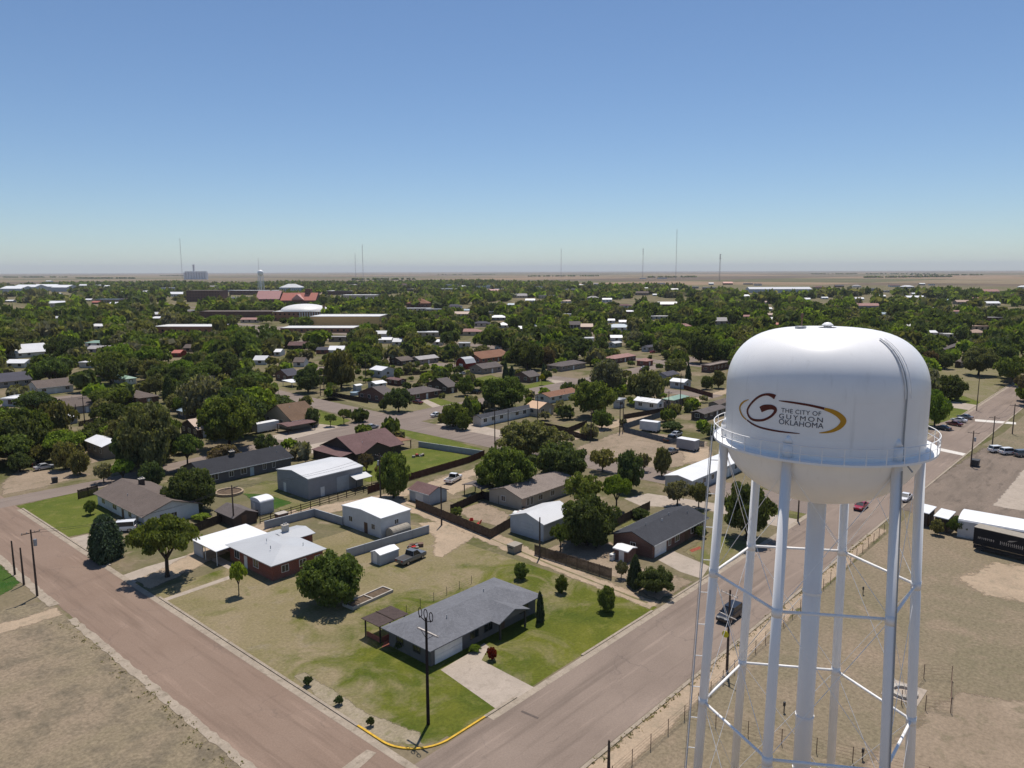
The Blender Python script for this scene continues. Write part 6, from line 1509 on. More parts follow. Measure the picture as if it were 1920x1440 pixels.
def ok(x, y, r_, h, mode=None):
    px, py = proj(x, y)
    if not (-120 < px < 2040) or py > 905: return None
    if mode is None and 560 < px < 1370 and py > 690: return None
    if mode == 'left' and px > 520: return None
    if mode == 'small' and (not 540 < px < 1350 or py > 860 or py < 640 or any(inside((x, y), w_) for nme, w_ in SHEETS if nme in ('lawn', 'yard'))): return None
    for x0, x1, y0, y1 in FOOT:
        if x0 - 2.0 < x < x1 + 2.0 and y0 - 2.0 < y < y1 + 2.0: return None
    for x0, x1, y0, y1, w in CLEARB:
        if x0 - 1.5 < x < x1 + 1.5 and y0 - 1.5 < y < y1 + 1.5 and inside((x, y), w): return None
    dd = depth(x, y); s = F / dd
    yt = py - h * s
    d0 = math.hypot(x, y)
    for a, b, c_, d_, dist in SEEN:
        kf, kh = (.85, .30) if d0 < 470 else (.5, .45)
        if d0 < dist and px + r_ * s * kf > a and px - r_ * s * kf < b and yt < d_ - (d_ - c_) * kh and py > c_: return None
    for pl in OPEN_PX:
        if inside((px, py), pl): return None
    return px, py
cands = []
def plant(n, r0, r1, dens_px=None):
    k = 0
    for _ in range(n):
        py = None
        d = math.sqrt(rt_.uniform(r0 * r0, r1 * r1)); a = HEAD + rt_.uniform(-.64, .64)
        x, y = d * math.cos(a), d * math.sin(a)
        w = rt_.uniform(6, 14) if rt_.random() < .8 else rt_.uniform(12, 18)
        if dens_px == 'small': w = rt_.uniform(2.0, 5.5)
        h = w * rt_.uniform(.68, .98)
        if not free(x, y, w / 2): continue
        q = ok(x, y, w / 2, h, dens_px)
        if q is None: continue
        px, py = q
        cell.setdefault((int(x // 14), int(y // 14)), []).append((x, y, w / 2))
        cands.append((w * F / depth(x, y), x, y, w, h, px, py))
plant(1600, 205, 310, 'left')
plant(14000, 310, 900)
plant(1500, 150, 420, 'small')
cands.sort(key=lambda a: -a[0])
near = cands[: max(0, 297 - len(T))]
rest = cands[len(near):]
TW = dict(dark='dark green', green='mid green', bright='bright green', olive='olive green', grey='grey green', brown='brownish')
KW = dict(round='rounded', elm='spreading', oval='oval', airy='sparse', full='dense')
for sz, x, y, w, h, px, py in near:
    tn = rt_.choices(['dark', 'green', 'olive', 'grey', 'bright', 'brown'], [5, 6, 3, 1.6, 1.6, .4])[0]
    kd = rt_.choices(['round', 'elm', 'oval', 'airy', 'full'], [4, 3, 3, 1, 2])[0]
    o = tree({'round': 'round_tree', 'elm': 'spreading_tree', 'oval': 'tall_tree', 'airy': 'thin_tree', 'full': 'dense_tree'}[kd], '', x, y, w, h, kd, tn, 1)
    o['group'] = 'town trees'
    later(o, f"{'large' if w > 13 else 'tiny' if w < 5 else 'small' if w < 8.5 else 'middling'} {KW[kd]} {TW[tn]} tree", px, py - h * F / depth(x, y) * .5)
settle()

# the rest of the town's trees, far off, read as one wooded mass
plist = [(x, y, w, h) for _, x, y, w, h, _, _ in rest]
rf_ = random.Random(77)
edge = lambda a: 2750 + 500 * math.sin(a * 5.0) + 260 * math.sin(a * 13 + 1) - (900 if a < -.22 else 0) * min(1, max(0, (-.22 - a) / .1))
for _ in range(9500):
    a = rf_.uniform(-.64, .64); d = math.sqrt(rf_.uniform(900 ** 2, 3300 ** 2))
    if d > edge(a): continue
    if math.sin(d * .011 + a * 9) + math.sin(a * 31 + d * .004) < -.60: continue      # gaps: streets and yards
    x, y = d * math.cos(HEAD + a), d * math.sin(HEAD + a)
    w = rf_.uniform(10, 19); h = rf_.uniform(7.5, 12)
    px, py = proj(x, y); s = F / depth(x, y)
    if any(d < ds and px + w * s * .4 > A and px - w * s * .4 < B and py - h * s < D_ - (D_ - C0) * .35 and py > C0 for A, B, C0, D_, ds in SEEN if ds > 600): continue
    plist.append((x, y, w, h))
for _ in range(700):                                  # shelter belts out on the plain
    b = rf_.randrange(14); rb_ = random.Random(b * 7)
    a0 = rb_.uniform(-.6, .6); d0 = rb_.uniform(4200, 12000); t = rf_.uniform(-1, 1)
    if a0 > .25 and rb_.random() < .3: continue
    x, y = d0 * math.cos(HEAD + a0), d0 * math.sin(HEAD + a0)
    plist.append((x + t * rb_.uniform(60, 320) , y - t * rb_.uniform(60, 320), rf_.uniform(10, 18), rf_.uniform(6, 9)))
low = {}
for lod, n, s in (('m', 260, .20), ('f', 34, .52)):
    for k in range(6):
        p, nn, c, T_ = crown_points(['round', 'elm', 'oval'][k % 3], 200 + k, n, 22)
        low[lod, k] = leaves(np.random.RandomState(300 + k), p, nn, s, 1.1)
Vs, Qs, Cs, off = [], [], [], 0
pal = [TONES[t] for t in ('dark', 'green', 'green', 'olive', 'dark', 'grey', 'bright')]
for x, y, w, h in plist:
    V, Q = low['m' if math.hypot(x, y) < 950 else 'f', rf_.randrange(6)]
    a = rf_.uniform(0, 6.28); ca, sa = math.cos(a), math.sin(a)
    W = np.empty_like(V)
    W[:, 0] = (V[:, 0] * ca - V[:, 1] * sa) * w / 2 + x; W[:, 1] = (V[:, 0] * sa + V[:, 1] * ca) * w / 2 + y; W[:, 2] = V[:, 2] * h
    t = np.array(rf_.choice(pal)) * rf_.uniform(.8, 1.25)
    Vs.append(W); Qs.append(Q + off); Cs.append(np.tile(np.append(t, 1.0), (len(V), 1))); off += len(V)
V = np.concatenate(Vs); Q = np.concatenate(Qs); Cc = np.concatenate(Cs).astype(np.float32)
wm = npmesh('town_woods', V, Q)
at = wm.attributes.new('tint', 'FLOAT_COLOR', 'POINT'); at.data.foreach_set('color', Cc.ravel())
tag(link('town_woods', wm, 'leaf_far'), 'mass of far town trees running back to the plain', 'trees', None, 'stuff')
print('TREES', nt[0], 'far', len(plist), 'quads', len(Q))

# ------------------------------------------------------------------ poles and wires
POLES = {}
def pole(key, label, base, top, arm=True, name='utility_pole', mat='pole_wood', extras=(), armdir=(0, 1), thick=1.0, armmat='pole_wood', cat='utility pole'):
    x, y = P(*base); h = max(2.0, height_at(x, y, top))
    root = empty(name, (x, y, 0)); tag(root, label, cat)
    MB().tube((0, 0, 0), (0, 0, h), .17 * thick, .11 * thick, 10).build('pole', mat, root)
    za = h - .55
    d = Vector((*armdir, 0)).normalized()
    if arm:
        a = MB()
        n_ = Vector((-d.y, d.x, 0)) * .13
        p0, p1 = -d * 1.25 + n_, d * 1.25 + n_
        a.tube((p0.x, p0.y, za), (p1.x, p1.y, za), .07, n=6); a.build('crossarm', armmat, root)
        for k in (-1.15, -.5, .5, 1.15):
            q = d * k + n_
            MB().tube((q.x, q.y, za + .06), (q.x, q.y, za + .26), .05, .035, 6).build('insulator', 'grey_steel', root)
    if 'transformer' in extras:
        q = d * .42
        MB().tube((q.x, q.y, h - 2.6), (q.x, q.y, h - 1.6), .24, n=12).build('transformer', 'grey_steel', root)
    if 'arm2' in extras:
        n_ = Vector((-d.y, d.x, 0)) * .15
        p0, p1 = -d * 1.2 + n_, d * 1.2 + n_
        MB().tube((p0.x, p0.y, h * .68), (p1.x, p1.y, h * .68), .06, n=6).build('crossarm', 'arm_pale', root)
    POLES[key] = (x, y, h, d)
    return root, h, d
r, h, d = pole('corner', 'dark power pole with three looped brackets on the corner lawn', (803, 1358), 1160, False, mat='pole_dark', thick=1.15)
MB().box(.10, .26, -1.6, 1.6, h - 1.68, h - 1.5).build('crossarm', 'arm_pale', r)
for k in (-.85, 0, .85):                              # looped bracket heads
    m = MB(); c_ = Vector((-.05, k, h + .55 - abs(k) * .1)); n_ = 14
    for i in range(n_):
        a0, a1 = 2 * math.pi * i / n_, 2 * math.pi * (i + 1) / n_
        m.tube(c_ + Vector((0, .27 * math.cos(a0), .5 * math.sin(a0))), c_ + Vector((0, .27 * math.cos(a1), .5 * math.sin(a1))), .05, n=6)
    m.build('loop_bracket', 'pole_dark', r)
    MB().tube((0, 0, h - .35), (c_.x, c_.y, c_.z - .48), .05, n=6).build('bracket_arm', 'pole_dark', r)
    MB().tube((c_.x, c_.y + .12, c_.z - .62), (c_.x, c_.y + .12, c_.z - .4), .07, n=6).build('insulator', 'pole_dark', r)
for k in (-1.5, 1.5): MB().tube((.18, k, h - 1.49), (.15, k, h - 1.3), .05, .035, 6).build('insulator', 'grey_steel', r)
for sgn in (-1, 1): MB().tube((.1, sgn * .95, h - 1.62), (.03, 0, h - 2.3), .03, n=5).build('brace', 'pole_dark', r)
pole('alleyA', 'weathered power pole with transformer left of the side street', (70, 1118), 993, True, extras=('transformer',), armdir=(1, 0))
pole('stub1', 'bare stub pole furthest left on the green lawn edge', (28, 1078), 1014, False, 'stub_pole', cat='pole')
pole('stub2', 'bare stub pole next to the weathered power pole', (45, 1097), 1027, False, 'stub_pole', cat='pole')
pole('alleyB', 'thin power pole above the brown roofed shed', (439, 988), 910, True, armdir=(1, 0))
pole('alleyC', 'power pole with transformer beside the bright alley tree', (714, 942), 850, True, extras=('transformer',), armdir=(0, 1))
pole('alley2a', 'power pole on the alley fence by the bare yard', (828, 985), 912, False)
pole('alley2b', 'leaning shadowed pole beside the leaning wooden fence', (1012, 1045), 970, False)
pole('roadB', 'power pole with yellow sign between the tower legs', (1363, 1256), 1106, True, extras=('arm2',), armmat='arm_pale', armdir=(0.25, 1))
x_, y_, h_, _ = POLES['roadB']
sg = MB().tube((-.2, .28, 4.6), (-.26, .28, 4.6), .42, n=14)
sgo = sg.build('yellow_sign', 'sign_yellow', None, loc=(x_, y_, 0)); tag(sgo, 'round yellow sign fixed to the roadside power pole', 'sign')
pole('d1', 'tall power pole in front of the charcoal roofed white house', (928, 846), 765, True, armdir=(0, 1))
pole('d2', 'power pole at the right end of the charcoal roofed white house', (953, 822), 768, False)
pole('d3', 'power pole in front of the plywood roof', (1008, 800), 742, True, armdir=(0, 1))
pole('d4', 'power pole beside the brick bin on the alley', (1108, 826), 768, True, armdir=(0, 1))
pole('d5', 'left of the twin power poles on the alley', (1162, 812), 752, True, armdir=(0, 1))
pole('d6', 'right of the twin power poles on the alley', (1168, 810), 756, False)
pole('d7', 'power pole in front of the mint green roof', (1253, 782), 733, True, armdir=(0, 1))
pole('d8', 'power pole right of the mint green roof', (1275, 770), 700, True, armdir=(0, 1))
pole('e1', 'left pole of the pair above the low pale shed', (144, 792), 758, False)
pole('e2', 'right pole of the pair above the low pale shed', (159, 794), 744, True, armdir=(1, 0))
pole('f1', 'left pole of the pair at the corner fence', (601, 742), 706, False)
pole('f2', 'right pole of the pair at the corner fence', (608, 742), 702, True, armdir=(1, 0))
pole('f3', 'power pole in front of the tall white shed', (686, 718), 664, True, armdir=(1, 0))
pole('f4', 'power pole left of the red barn', (853, 700), 650, True, armdir=(1, 0))
pole('g1', 'tall pole standing on the dry open lot', (1831, 770), 702, False)
pole('g2', 'nearest of three crossarm poles along the right verge', (1820, 875), 808, True, extras=('transformer',), armdir=(.3, -1))
pole('g3', 'middle of three crossarm poles along the right verge', (1860, 840), 780, True, armdir=(.3, -1))
pole('g4', 'furthest of three crossarm poles along the right verge', (1898, 814), 757, True, armdir=(.3, -1))
pole('h1', 'dark pole behind the tower on the near roadside', (1496, 978), 925, False)
pole('h2', 'short timber pole at the bottom edge beside the fence', (1141, 1452), 1388, False, 'stub_pole', cat='pole')
# street lamps
def street_lamp(label, base, top, d):
    x, y = P(*base); h = height_at(x, y, top)
    r = empty('street_lamp', (x, y, 0)); tag(r, label, 'street lamp')
    MB().tube((0, 0, 0), (0, 0, h), .09, .06, 8).build('pole', 'grey_steel', r)
    d = Vector((*d, 0)).normalized()
    MB().path([(0, 0, h - .3), (d.x * .7, d.y * .7, h + .2), (d.x * 1.7, d.y * 1.7, h + .3)], [.04, .04, .035], 6).build('arm', 'grey_steel', r)
    q = d * 1.95
    MB().tube((d.x * 1.6, d.y * 1.6, h + .28), (q.x, q.y, h + .24), .12, .08, 8).build('lamp_head', 'iron', r)
street_lamp('curved street lamp beside the long dark roof', (548, 848), 826, (1, .3))
street_lamp('street lamp in front of the wide brownish tree', (970, 836), 800, (-1, -.2))
street_lamp('slim street lamp at the crossing', (742, 800), 787, (0, 1))
street_lamp('street lamp beside the silver car on the side street', (522, 742), 718, (1, 0))
def wire(a, b, label, dz=.0, off=0.0, sag=1.0):
    xa, ya, ha, da = POLES[a]; xb, yb, hb, db = POLES[b]
    p = Vector((xa, ya, ha - .3 + dz)) + da * off; q = Vector((xb, yb, hb - .3 + dz)) + db * off
    pts = [p.lerp(q, i / 14) - Vector((0, 0, sag * 4 * (i / 14) * (1 - i / 14))) for i in range(15)]
    c_ = (p + q) / 2; c_.z = 0
    o = MB().path([v - c_ for v in pts], [.022] * 15, 4).build('power_line', 'wire_black', None, loc=c_)
    tag(o, label, 'power line', 'overhead wires')
for i, off in enumerate((-1.15, 1.15)):
    sd = ('near', 'far')[i]
    wire('alleyB', 'alleyC', f'{sd} overhead wire between the brown shed pole and the alley tree pole', 0, off)
    wire('d1', 'd4', f'{sd} overhead wire above the charcoal roof along the alley', 0, off, 1.4)
    wire('d4', 'd7', f'{sd} overhead wire from the brick bin pole to the mint roof pole', 0, off, 1.4)
    wire('g2', 'g3', f'{sd} overhead wire between the nearest poles of the right verge', 0, off)
    wire('g3', 'g4', f'{sd} overhead wire between the furthest poles of the right verge', 0, off)
    wire('alleyA', 'alleyB', f'{sd} overhead wire from the transformer pole across to the brown shed', 0, off, 1.5)

# ------------------------------------------------------------------ fences and walls
def picket_panel(L, h, mat):
    def mk():
        m = MB(); n_ = max(2, int(L / .15)); rv = random.Random(int(L * 100))
        for k in range(n_):
            x = -L / 2 + L * (k + .5) / n_; dz = rv.uniform(-.035, .035)
            m.box(x - .066, x + .066, -.012 + rv.uniform(-.006, .006), .012, .03, h + dz)
        for z in (.35, h - .3): m.box(-L / 2, L / 2, .014, .055, z - .045, z + .045)
        me = m.mesh('panel'); me.materials.append(MATS[mat]); return me
    return cached(('pick', round(L, 2), h, mat), mk)
def fence(label, pts, h=1.8, mat='fence_wood', name='wooden_fence', style='picket', px=True, bay=2.4):
    w = [P(*p) for p in pts] if px else [(a * S, b * S) for a, b in pts]
    root = empty(name, (w[0][0], w[0][1], 0)); tag(root, label, 'wall' if style == 'wall' else 'fence')
    for i in range(len(w) - 1):
        a, b = Vector((*w[i], 0)), Vector((*w[i + 1], 0)); ln = (b - a).length; ang = math.atan2(b.y - a.y, b.x - a.x)
        n_ = max(1, round(ln / bay)); bl = round(ln / n_, 2)
        for k in range(n_ + (1 if i == len(w) - 2 else 0)):
            p = a.lerp(b, k / n_) - Vector((*w[0], 0))
            if style in ('picket', 'rail'): link('post', cached(('post', h, mat), lambda: MB().box(-.06, .06, -.06, .06, 0, h + .08).mesh('post')), mat, root, p, ang)
            elif style == 'wire': link('post', cached(('wpost', h, mat), lambda: MB().tube((0, 0, 0), (0, 0, h), .04, n=6).mesh('post')), mat, root, p)
            elif style == 'wall': link('pier', cached(('pier', h, mat), lambda: MB().box(-.16, .16, -.15, .15, 0, h + .06).mesh('pier')), mat, root, p, ang)
        for k in range(n_):
            p = a.lerp(b, (k + .5) / n_) - Vector((*w[0], 0))
            if style == 'picket':
                o = link('panel', picket_panel(bl, h, mat), None, root, p, ang); o['kind'] = 'stuff'
            elif style == 'rail':
                for z in (.35, .8, 1.25):
                    link('rail', cached(('rail', bl, mat), lambda: MB().box(-bl / 2 - .02, bl / 2 + .02, -.1, -.065, -.07, .07).mesh('rail')), mat, root, (p.x, p.y, z * h / 1.4), ang)
            elif style == 'wall':
                link('panel', cached(('wallp', bl, h, mat), lambda: MB().box(-bl / 2 + .01, bl / 2 - .01, -.09, .09, 0, h).mesh('panel')), mat, root, p, ang)
                link('coping', cached(('cop', bl, h, mat), lambda: MB().box(-bl / 2 + .01, bl / 2 - .01, -.12, .12, h + .002, h + .06).mesh('coping')), mat, root, p, ang)
            elif style == 'wire':
                for z in (.25, .6, .95, 1.3):
                    if z < h: link('strand', cached(('strand', bl), lambda: MB().tube((-bl / 2, 0, 0), (bl / 2, 0, 0), .010, n=4).mesh('strand')), mat, root, (p.x, p.y, z), ang)
                if h > 1.5: link('strand', cached(('strand', bl), lambda: None), mat, root, (p.x, p.y, h - .06), ang)
fence('long brown board fence bending round the bare yard with red chairs', [(780, 952), (920, 1010), (957, 988)], 1.8)
fence('weathered leaning board fence along the alley below the brick ranch', [(1003, 1040), (1146, 1086)], 1.8)
fence('maroon brown board fence behind the maroon house lawn', [(690, 926), (772, 900), (880, 868), (908, 856)], 1.7, 'fence_maroon')
fence('dark board fence between the two back yards', [(845, 962), (905, 935), (935, 945)], 1.7, 'fence_dark')
fence('grey block wall round the white workshop yard', [(498, 992), (590, 968), (642, 984)], 1.5, 'block_wall', 'block_wall', 'wall', True, 3.6)
fence('grey block wall in front of the white workshop', [(652, 1046), (803, 1000)], 1.5, 'block_wall', 'block_wall', 'wall', True, 3.6)
fence('grey block wall behind the maroon house lawn', [(786, 838), (905, 856)], 1.5, 'block_wall', 'block_wall', 'wall', True, 3.6)
fence('dark three rail timber fence along the alley by the barn', [(488, 982), (712, 914)], 1.5, 'fence_dark', 'rail_fence', 'rail')
fence('short dark rail fence behind the barn', [(545, 884), (640, 858)], 1.5, 'fence_dark', 'rail_fence', 'rail')
fence('tall dark fence at the left end of the taupe house', [(147, 936), (184, 926)], 2.0, 'fence_dark')
fence('dark board fence behind the brick house carport', [(358, 1002), (420, 978), (484, 972)], 1.7, 'fence_dark')
fence('thin wire fence with dark posts behind the corner ranch house', [(762, 1150), (884, 1094)], 1.3, 'iron', 'wire_fence', 'wire', True, 2.6)
fence('board fence behind the brick ranch', [(1150, 990), (1192, 968), (1218, 955)], 1.7, 'fence_wood')
fence('tall dark fence along the side street corner', [(612, 742), (690, 756)], 1.8, 'fence_dark')
fence('dark fence across the yards left of the red barn', [(730, 706), (800, 702), (856, 694)], 1.7, 'fence_dark')
fence('dark fence behind the plywood roofed house', [(1010, 800), (1065, 812), (1100, 798)], 1.7, 'fence_dark')
fence('slate fence along the dirt alley by the white trailer', [(1168, 806), (1210, 792), (1254, 777)], 1.8, 'fence_slate')
fence('slate fence in front of the white trailer', [(1170, 810), (1255, 832), (1320, 838)], 1.6, 'fence_slate')
fence('dark red fence beside the white roofed shed', [(1282, 730), (1336, 746)], 1.8, 'fence_maroon')
fence('dark fence across the yards above the low pale shed', [(148, 800), (215, 788), (270, 785)], 1.7, 'fence_dark')
fence('red brown fence beside the alley bin', [(1040, 808), (1100, 826)], 1.6, 'fence_dark')
fence('dark fence beside the white gabled shed', [(1170, 786), (1250, 772)], 1.6, 'fence_dark')
fence('chain link fence on rusty posts along the sandy verge', [(44, 33.4), (62.6, 33.2), (100, 34.0), (133, 34.6)], 1.7, 'rust_steel', 'chain_link_fence', 'wire', False, 3.2)
fence('chain link fence running back past the tower legs', [(62.6, 33.2), (66.8, 18.6), (70.5, 4)], 1.7, 'rust_steel', 'chain_link_fence', 'wire', False, 3.2)
fence('small wire pen round the concrete ring in the tower field', [(1690, 1322), (1732, 1272), (1784, 1275), (1782, 1337), (1735, 1332)], 1.8, 'rust_steel', 'wire_pen', 'wire', True, 3.4)

# ------------------------------------------------------------------ vehicles
def car(label, base, d, paint, kind='sedan', name=None, cat='car', grp=None):
    x, y = P(*base); ang = math.atan2(d[1], d[0])
    dims = dict(sedan=(4.7, 1.82, 1.42), suv=(4.95, 1.95, 1.78), pickup=(5.7, 2.0, 1.85), van=(5.0, 1.95, 1.9))[kind]
    L, W, Hh = dims
    root = empty(name or {'sedan': 'car', 'suv': 'sport_utility_car', 'pickup': 'pickup_truck', 'van': 'van'}[kind], (x, y, .065), ang); tag(root, label, cat, grp)
    zb, zs = .28, .92 if kind == 'sedan' else 1.05
    def body():
        secs = []                                     # (x, half width, z bottom, z top) stations from tail to nose
        if kind == 'sedan': st = [(-L / 2, .78, .45, .80), (-L / 2 + .12, .88, .30, .93), (-L * .26, .91, zb, zs + .03), (L * .2, .91, zb, zs), (L / 2 - .6, .89, zb, .84), (L / 2 - .1, .82, .32, .72), (L / 2, .74, .42, .62)]
        elif kind == 'pickup': st = [(-L / 2, .92, .5, 1.08), (-L / 2 + .06, .97, .42, 1.1), (-L * .05, .98, .38, 1.1), (L * .2, .98, .36, 1.12), (L / 2 - .25, .95, .38, 1.06), (L / 2 - .05, .9, .42, 1.0), (L / 2, .86, .5, .9)]
        else: st = [(-L / 2, .86, .5, 1.0), (-L / 2 + .08, .95, .36, 1.06), (-L * .2, .97, zb, zs + .03), (L * .2, .97, zb, zs), (L / 2 - .35, .95, .32, .98), (L / 2 - .06, .88, .38, .88), (L / 2, .8, .46, .74)]
        m = MB(); v = []
        for sx, hw, z0, z1 in st:
            hw *= W / 1.9
            v += [(sx, -hw * .93, z0), (sx, -hw, (z0 + z1) * .5), (sx, -hw * .95, z1), (sx, hw * .95, z1), (sx, hw, (z0 + z1) * .5), (sx, hw * .93, z0)]
        f = [(k * 6 + i, k * 6 + (i + 1) % 6, (k + 1) * 6 + (i + 1) % 6, (k + 1) * 6 + i) for k in range(len(st) - 1) for i in range(6)]
        f += [tuple(range(5, -1, -1)), tuple(range((len(st) - 1) * 6, len(st) * 6))]
        return m.add(v, [q[::-1] for q in f]).mesh('body')
    link('body', cached(('cb', kind, paint), body), paint, root)
    cabs = dict(sedan=[(-.34, .80, .0), (-.18, .66, 1), (.06, .66, 1), (.24, .82, 0)], suv=[(-.46, .86, 0), (-.42, .72, 1), (.06, .72, 1), (.22, .86, 0)], pickup=[(-.08, .88, 0), (-.05, .74, 1), (.12, .74, 1), (.25, .88, 0)], van=[(-.48, .88, 0), (-.46, .76, 1), (.16, .74, 1), (.34, .86, 0)])[kind]
    z0 = zs - .02 if kind != 'pickup' else 1.08
    def cab():
        m = MB(); v = []
        for fx, hw, t in cabs: v += [(fx * L, -hw * W / 1.9, z0 + t * (Hh - z0)), (fx * L, hw * W / 1.9, z0 + t * (Hh - z0))]
        # lower edge between the two low stations, then glass all round
        m.add(v, [(0, 1, 3, 2), (4, 5, 7, 6), (0, 2, 4, 6), (1, 7, 5, 3)]); return m.mesh('cabin_glass')
    cg = link('cabin_glass', cached(('cg', kind), cab), 'glass', root)
    a, b = cabs[1], cabs[2]
    link('cabin_roof', cached(('cr', kind, paint), lambda: MB().box(a[0] * L - .06, b[0] * L + .06, -a[1] * W / 1.9 - .015, a[1] * W / 1.9 + .015, Hh - .01, Hh + .05).mesh('cabin_roof')), paint, root)
    if kind == 'pickup':
        link('cargo_bed', cached(('bed',), lambda: MB().box(-L / 2 + .12, -.1 * L, -.8, .8, 1.085, 1.115).mesh('cargo_bed')), 'trim_dark', root)
    for s in (-1, 1):
        pil = MB()
        p0 = (cabs[3][0] * L, s * cabs[3][1] * W / 1.9, z0); p1 = (b[0] * L, s * b[1] * W / 1.9, Hh)
        q0 = (cabs[0][0] * L, s * cabs[0][1] * W / 1.9, z0); q1 = (a[0] * L, s * a[1] * W / 1.9, Hh)
        MB().tube(p0, p1, .045, n=5).build('pillar', paint, root); MB().tube(q0, q1, .06, n=5).build('pillar', paint, root)
        link('headlight', cached(('hl', kind), lambda: MB().box(-.05, .04, -.2, .2, -.07, .07).mesh('headlight')), 'lamp_glass', root, (L / 2 - .02, s * .56, .72 if kind == 'sedan' else .86))
        link('tail_light', cached(('tl', kind), lambda: MB().box(-.04, .05, -.13, .13, -.12, .12).mesh('tail_light')), 'tail_red', root, (-L / 2 + .0, s * .66, .78 if kind == 'sedan' else .9))
        link('mirror', cached(('mi',), lambda: MB().box(-.07, .07, -.09, .09, -.06, .06).mesh('mirror')), paint, root, (cabs[3][0] * L - .25, s * (W / 2 + .05), z0 + .08))
        for xx in (-L * .30, L * .31):
            rw = .34 if kind == 'sedan' else .39
            wh = link('wheel', cached(('wh', rw), lambda: MB().tube((0, -.11, 0), (0, .11, 0), rw, n=16).mesh('wheel')), 'tyre', root, (xx, s * (W / 2 - .11), rw - .04))
            link('rim', cached(('rm', rw), lambda: MB().tube((0, -.118, 0), (0, .118, 0), rw * .6, n=12).mesh('rim')), 'rim', wh)
    return root
XP, XM, YP, YM = (1, 0), (-1, 0), (0, 1), (0, -1)
car('black sport utility car driving on the road beside the tower legs', (1368, 1160), XM, 'car_black', 'suv')
car('magenta red car on the road just below the tank', (1614, 954), XM, 'car_red')
car('white car on the road right of the red one, behind a tower leg', (1697, 938), XM, 'car_white')
car('dark pickup truck parked on the worn track', (771, 1052), (1, .1), 'car_grey', 'pickup', cat='truck')
car('white and dark pickup truck in front of the white mobile home', (1308, 912), XM, 'car_silver', 'pickup', cat='truck')
car('silver sedan parked in the bare yard on the left', (84, 880), XP, 'car_silver')
car('dark car parked under the junipers on the left', (66, 872), (.7, .7), 'car_black')
car('white van parked beside the broad spruce', (229, 996), (-.8, .6), 'car_white', 'van', cat='van')
car('grey car beside the white van and the taupe house', (246, 992), (-.8, .6), 'car_grey')
car('silver car driving on the cross street behind the maroon roof', (697, 804), XP, 'car_silver')
car('white car parked at the kerb by the lollipop trees', (819, 781), XP, 'car_white')
car('black car parked on the drive behind the lollipop tree', (892, 738), YP, 'car_black', 'suv')
car('dark red car parked outside the hip roofed brick house', (783, 757), YP, 'car_maroon')
car('silver car parked on the side street by the slate roofed house', (493, 726), XP, 'car_silver')
car('white car parked in shade beyond the slate roofed house', (560, 687), XP, 'car_white')
car('black car nearest the road in the paved bay', (1767, 806), (.3, 1), 'car_black', grp='cars in the paved bay')
car('maroon car second from the road end of the paved bay', (1789, 798), (.3, 1), 'car_maroon', grp='cars in the paved bay')
car('white car behind the maroon one in the paved bay', (1798, 791), (.3, 1), 'car_white', grp='cars in the paved bay')
car('grey car furthest away in the paved bay', (1809, 785), (.3, 1), 'car_grey', grp='cars in the paved bay')
car('leftmost white car parked on the dry verge at the right edge', (1871, 848), (.75, -.65), 'car_white', 'suv', grp='cars on the right verge')
car('second white car parked on the dry verge at the right edge', (1892, 852), (.75, -.65), 'car_white', 'suv', grp='cars on the right verge')
car('dark car parked at the extreme right edge of the verge', (1919, 856), (.75, -.65), 'car_grey', 'suv', grp='cars on the right verge')
car('white car parked beyond the pale roofed yard on the far left', (30, 757), XP, 'car_white')
car('blue grey car parked in the pale yard on the far left', (33, 748), XP, 'car_grey')
car('dark red car parked beyond the pink roofs', (1206, 696), XP, 'car_maroon')
car('white car parked behind the pink roofs', (1208, 692), XP, 'car_white')
car('red car parked by the pale grey roofed house', (1224, 662), XP, 'car_red')
car('dark car on the drive of the mint roofed house', (1260, 850), XP, 'car_grey')
car('dark pickup inside the slate fence', (1258, 828), XP, 'car_black', 'pickup', cat='truck')
car('silver car inside the slate fence beside the dark pickup', (1268, 818), XP, 'car_silver')
car('white car beside the brown shelter in the sandy yard', (850, 903), (.9, .3), 'car_white', 'pickup', cat='truck')
car('black car on the school parking lot', (520, 633), XP, 'car_black')
car('white car on the school parking lot', (441, 622), XP, 'car_white')
car('silver car parked on bare ground below the red barn', (868, 703), XP, 'car_silver')
car('white car on the left side street shade', (388, 703), XP, 'car_white')

# ------------------------------------------------------------------ small things in the yards
def box_thing(name, label, cat, base, size, mat, lid=None, rz=0.0):
    x, y = P(*base); a, b, c_ = size
    r = empty(name, (x, y, 0), rz); tag(r, label, cat)
    m = MB(); t_ = .06 * a
    m.add([(-a / 2, -b / 2, 0), (a / 2, -b / 2, 0), (a / 2, b / 2, 0), (-a / 2, b / 2, 0), (-a / 2 - t_, -b / 2 - t_, c_), (a / 2 + t_, -b / 2 - t_, c_), (a / 2 + t_, b / 2 + t_, c_), (-a / 2 - t_, b / 2 + t_, c_)], [(3, 2, 1, 0), (0, 1, 5, 4), (1, 2, 6, 5), (2, 3, 7, 6), (3, 0, 4, 7), (4, 5, 6, 7)])
    m.build('bin_body', mat, r)
    MB().box(-a / 2 - t_ * 1.4, a / 2 + t_ * 1.4, -b / 2 - t_ * 1.4, b / 2 + t_ * 1.4, c_ + .003, c_ + .09).build('lid', lid or mat, r)
    for s in (-1, 1): MB().box(s * (a / 2 + t_) - .06, s * (a / 2 + t_) + .06, -b * .3, b * .3, c_ * .7, c_ * .8).build('handle', 'iron', r)
box_thing('dumpster', 'tan dumpster beside the alley fence', 'dumpster', (965, 1034), (1.9, 1.5, 1.3), 'shed_tan')
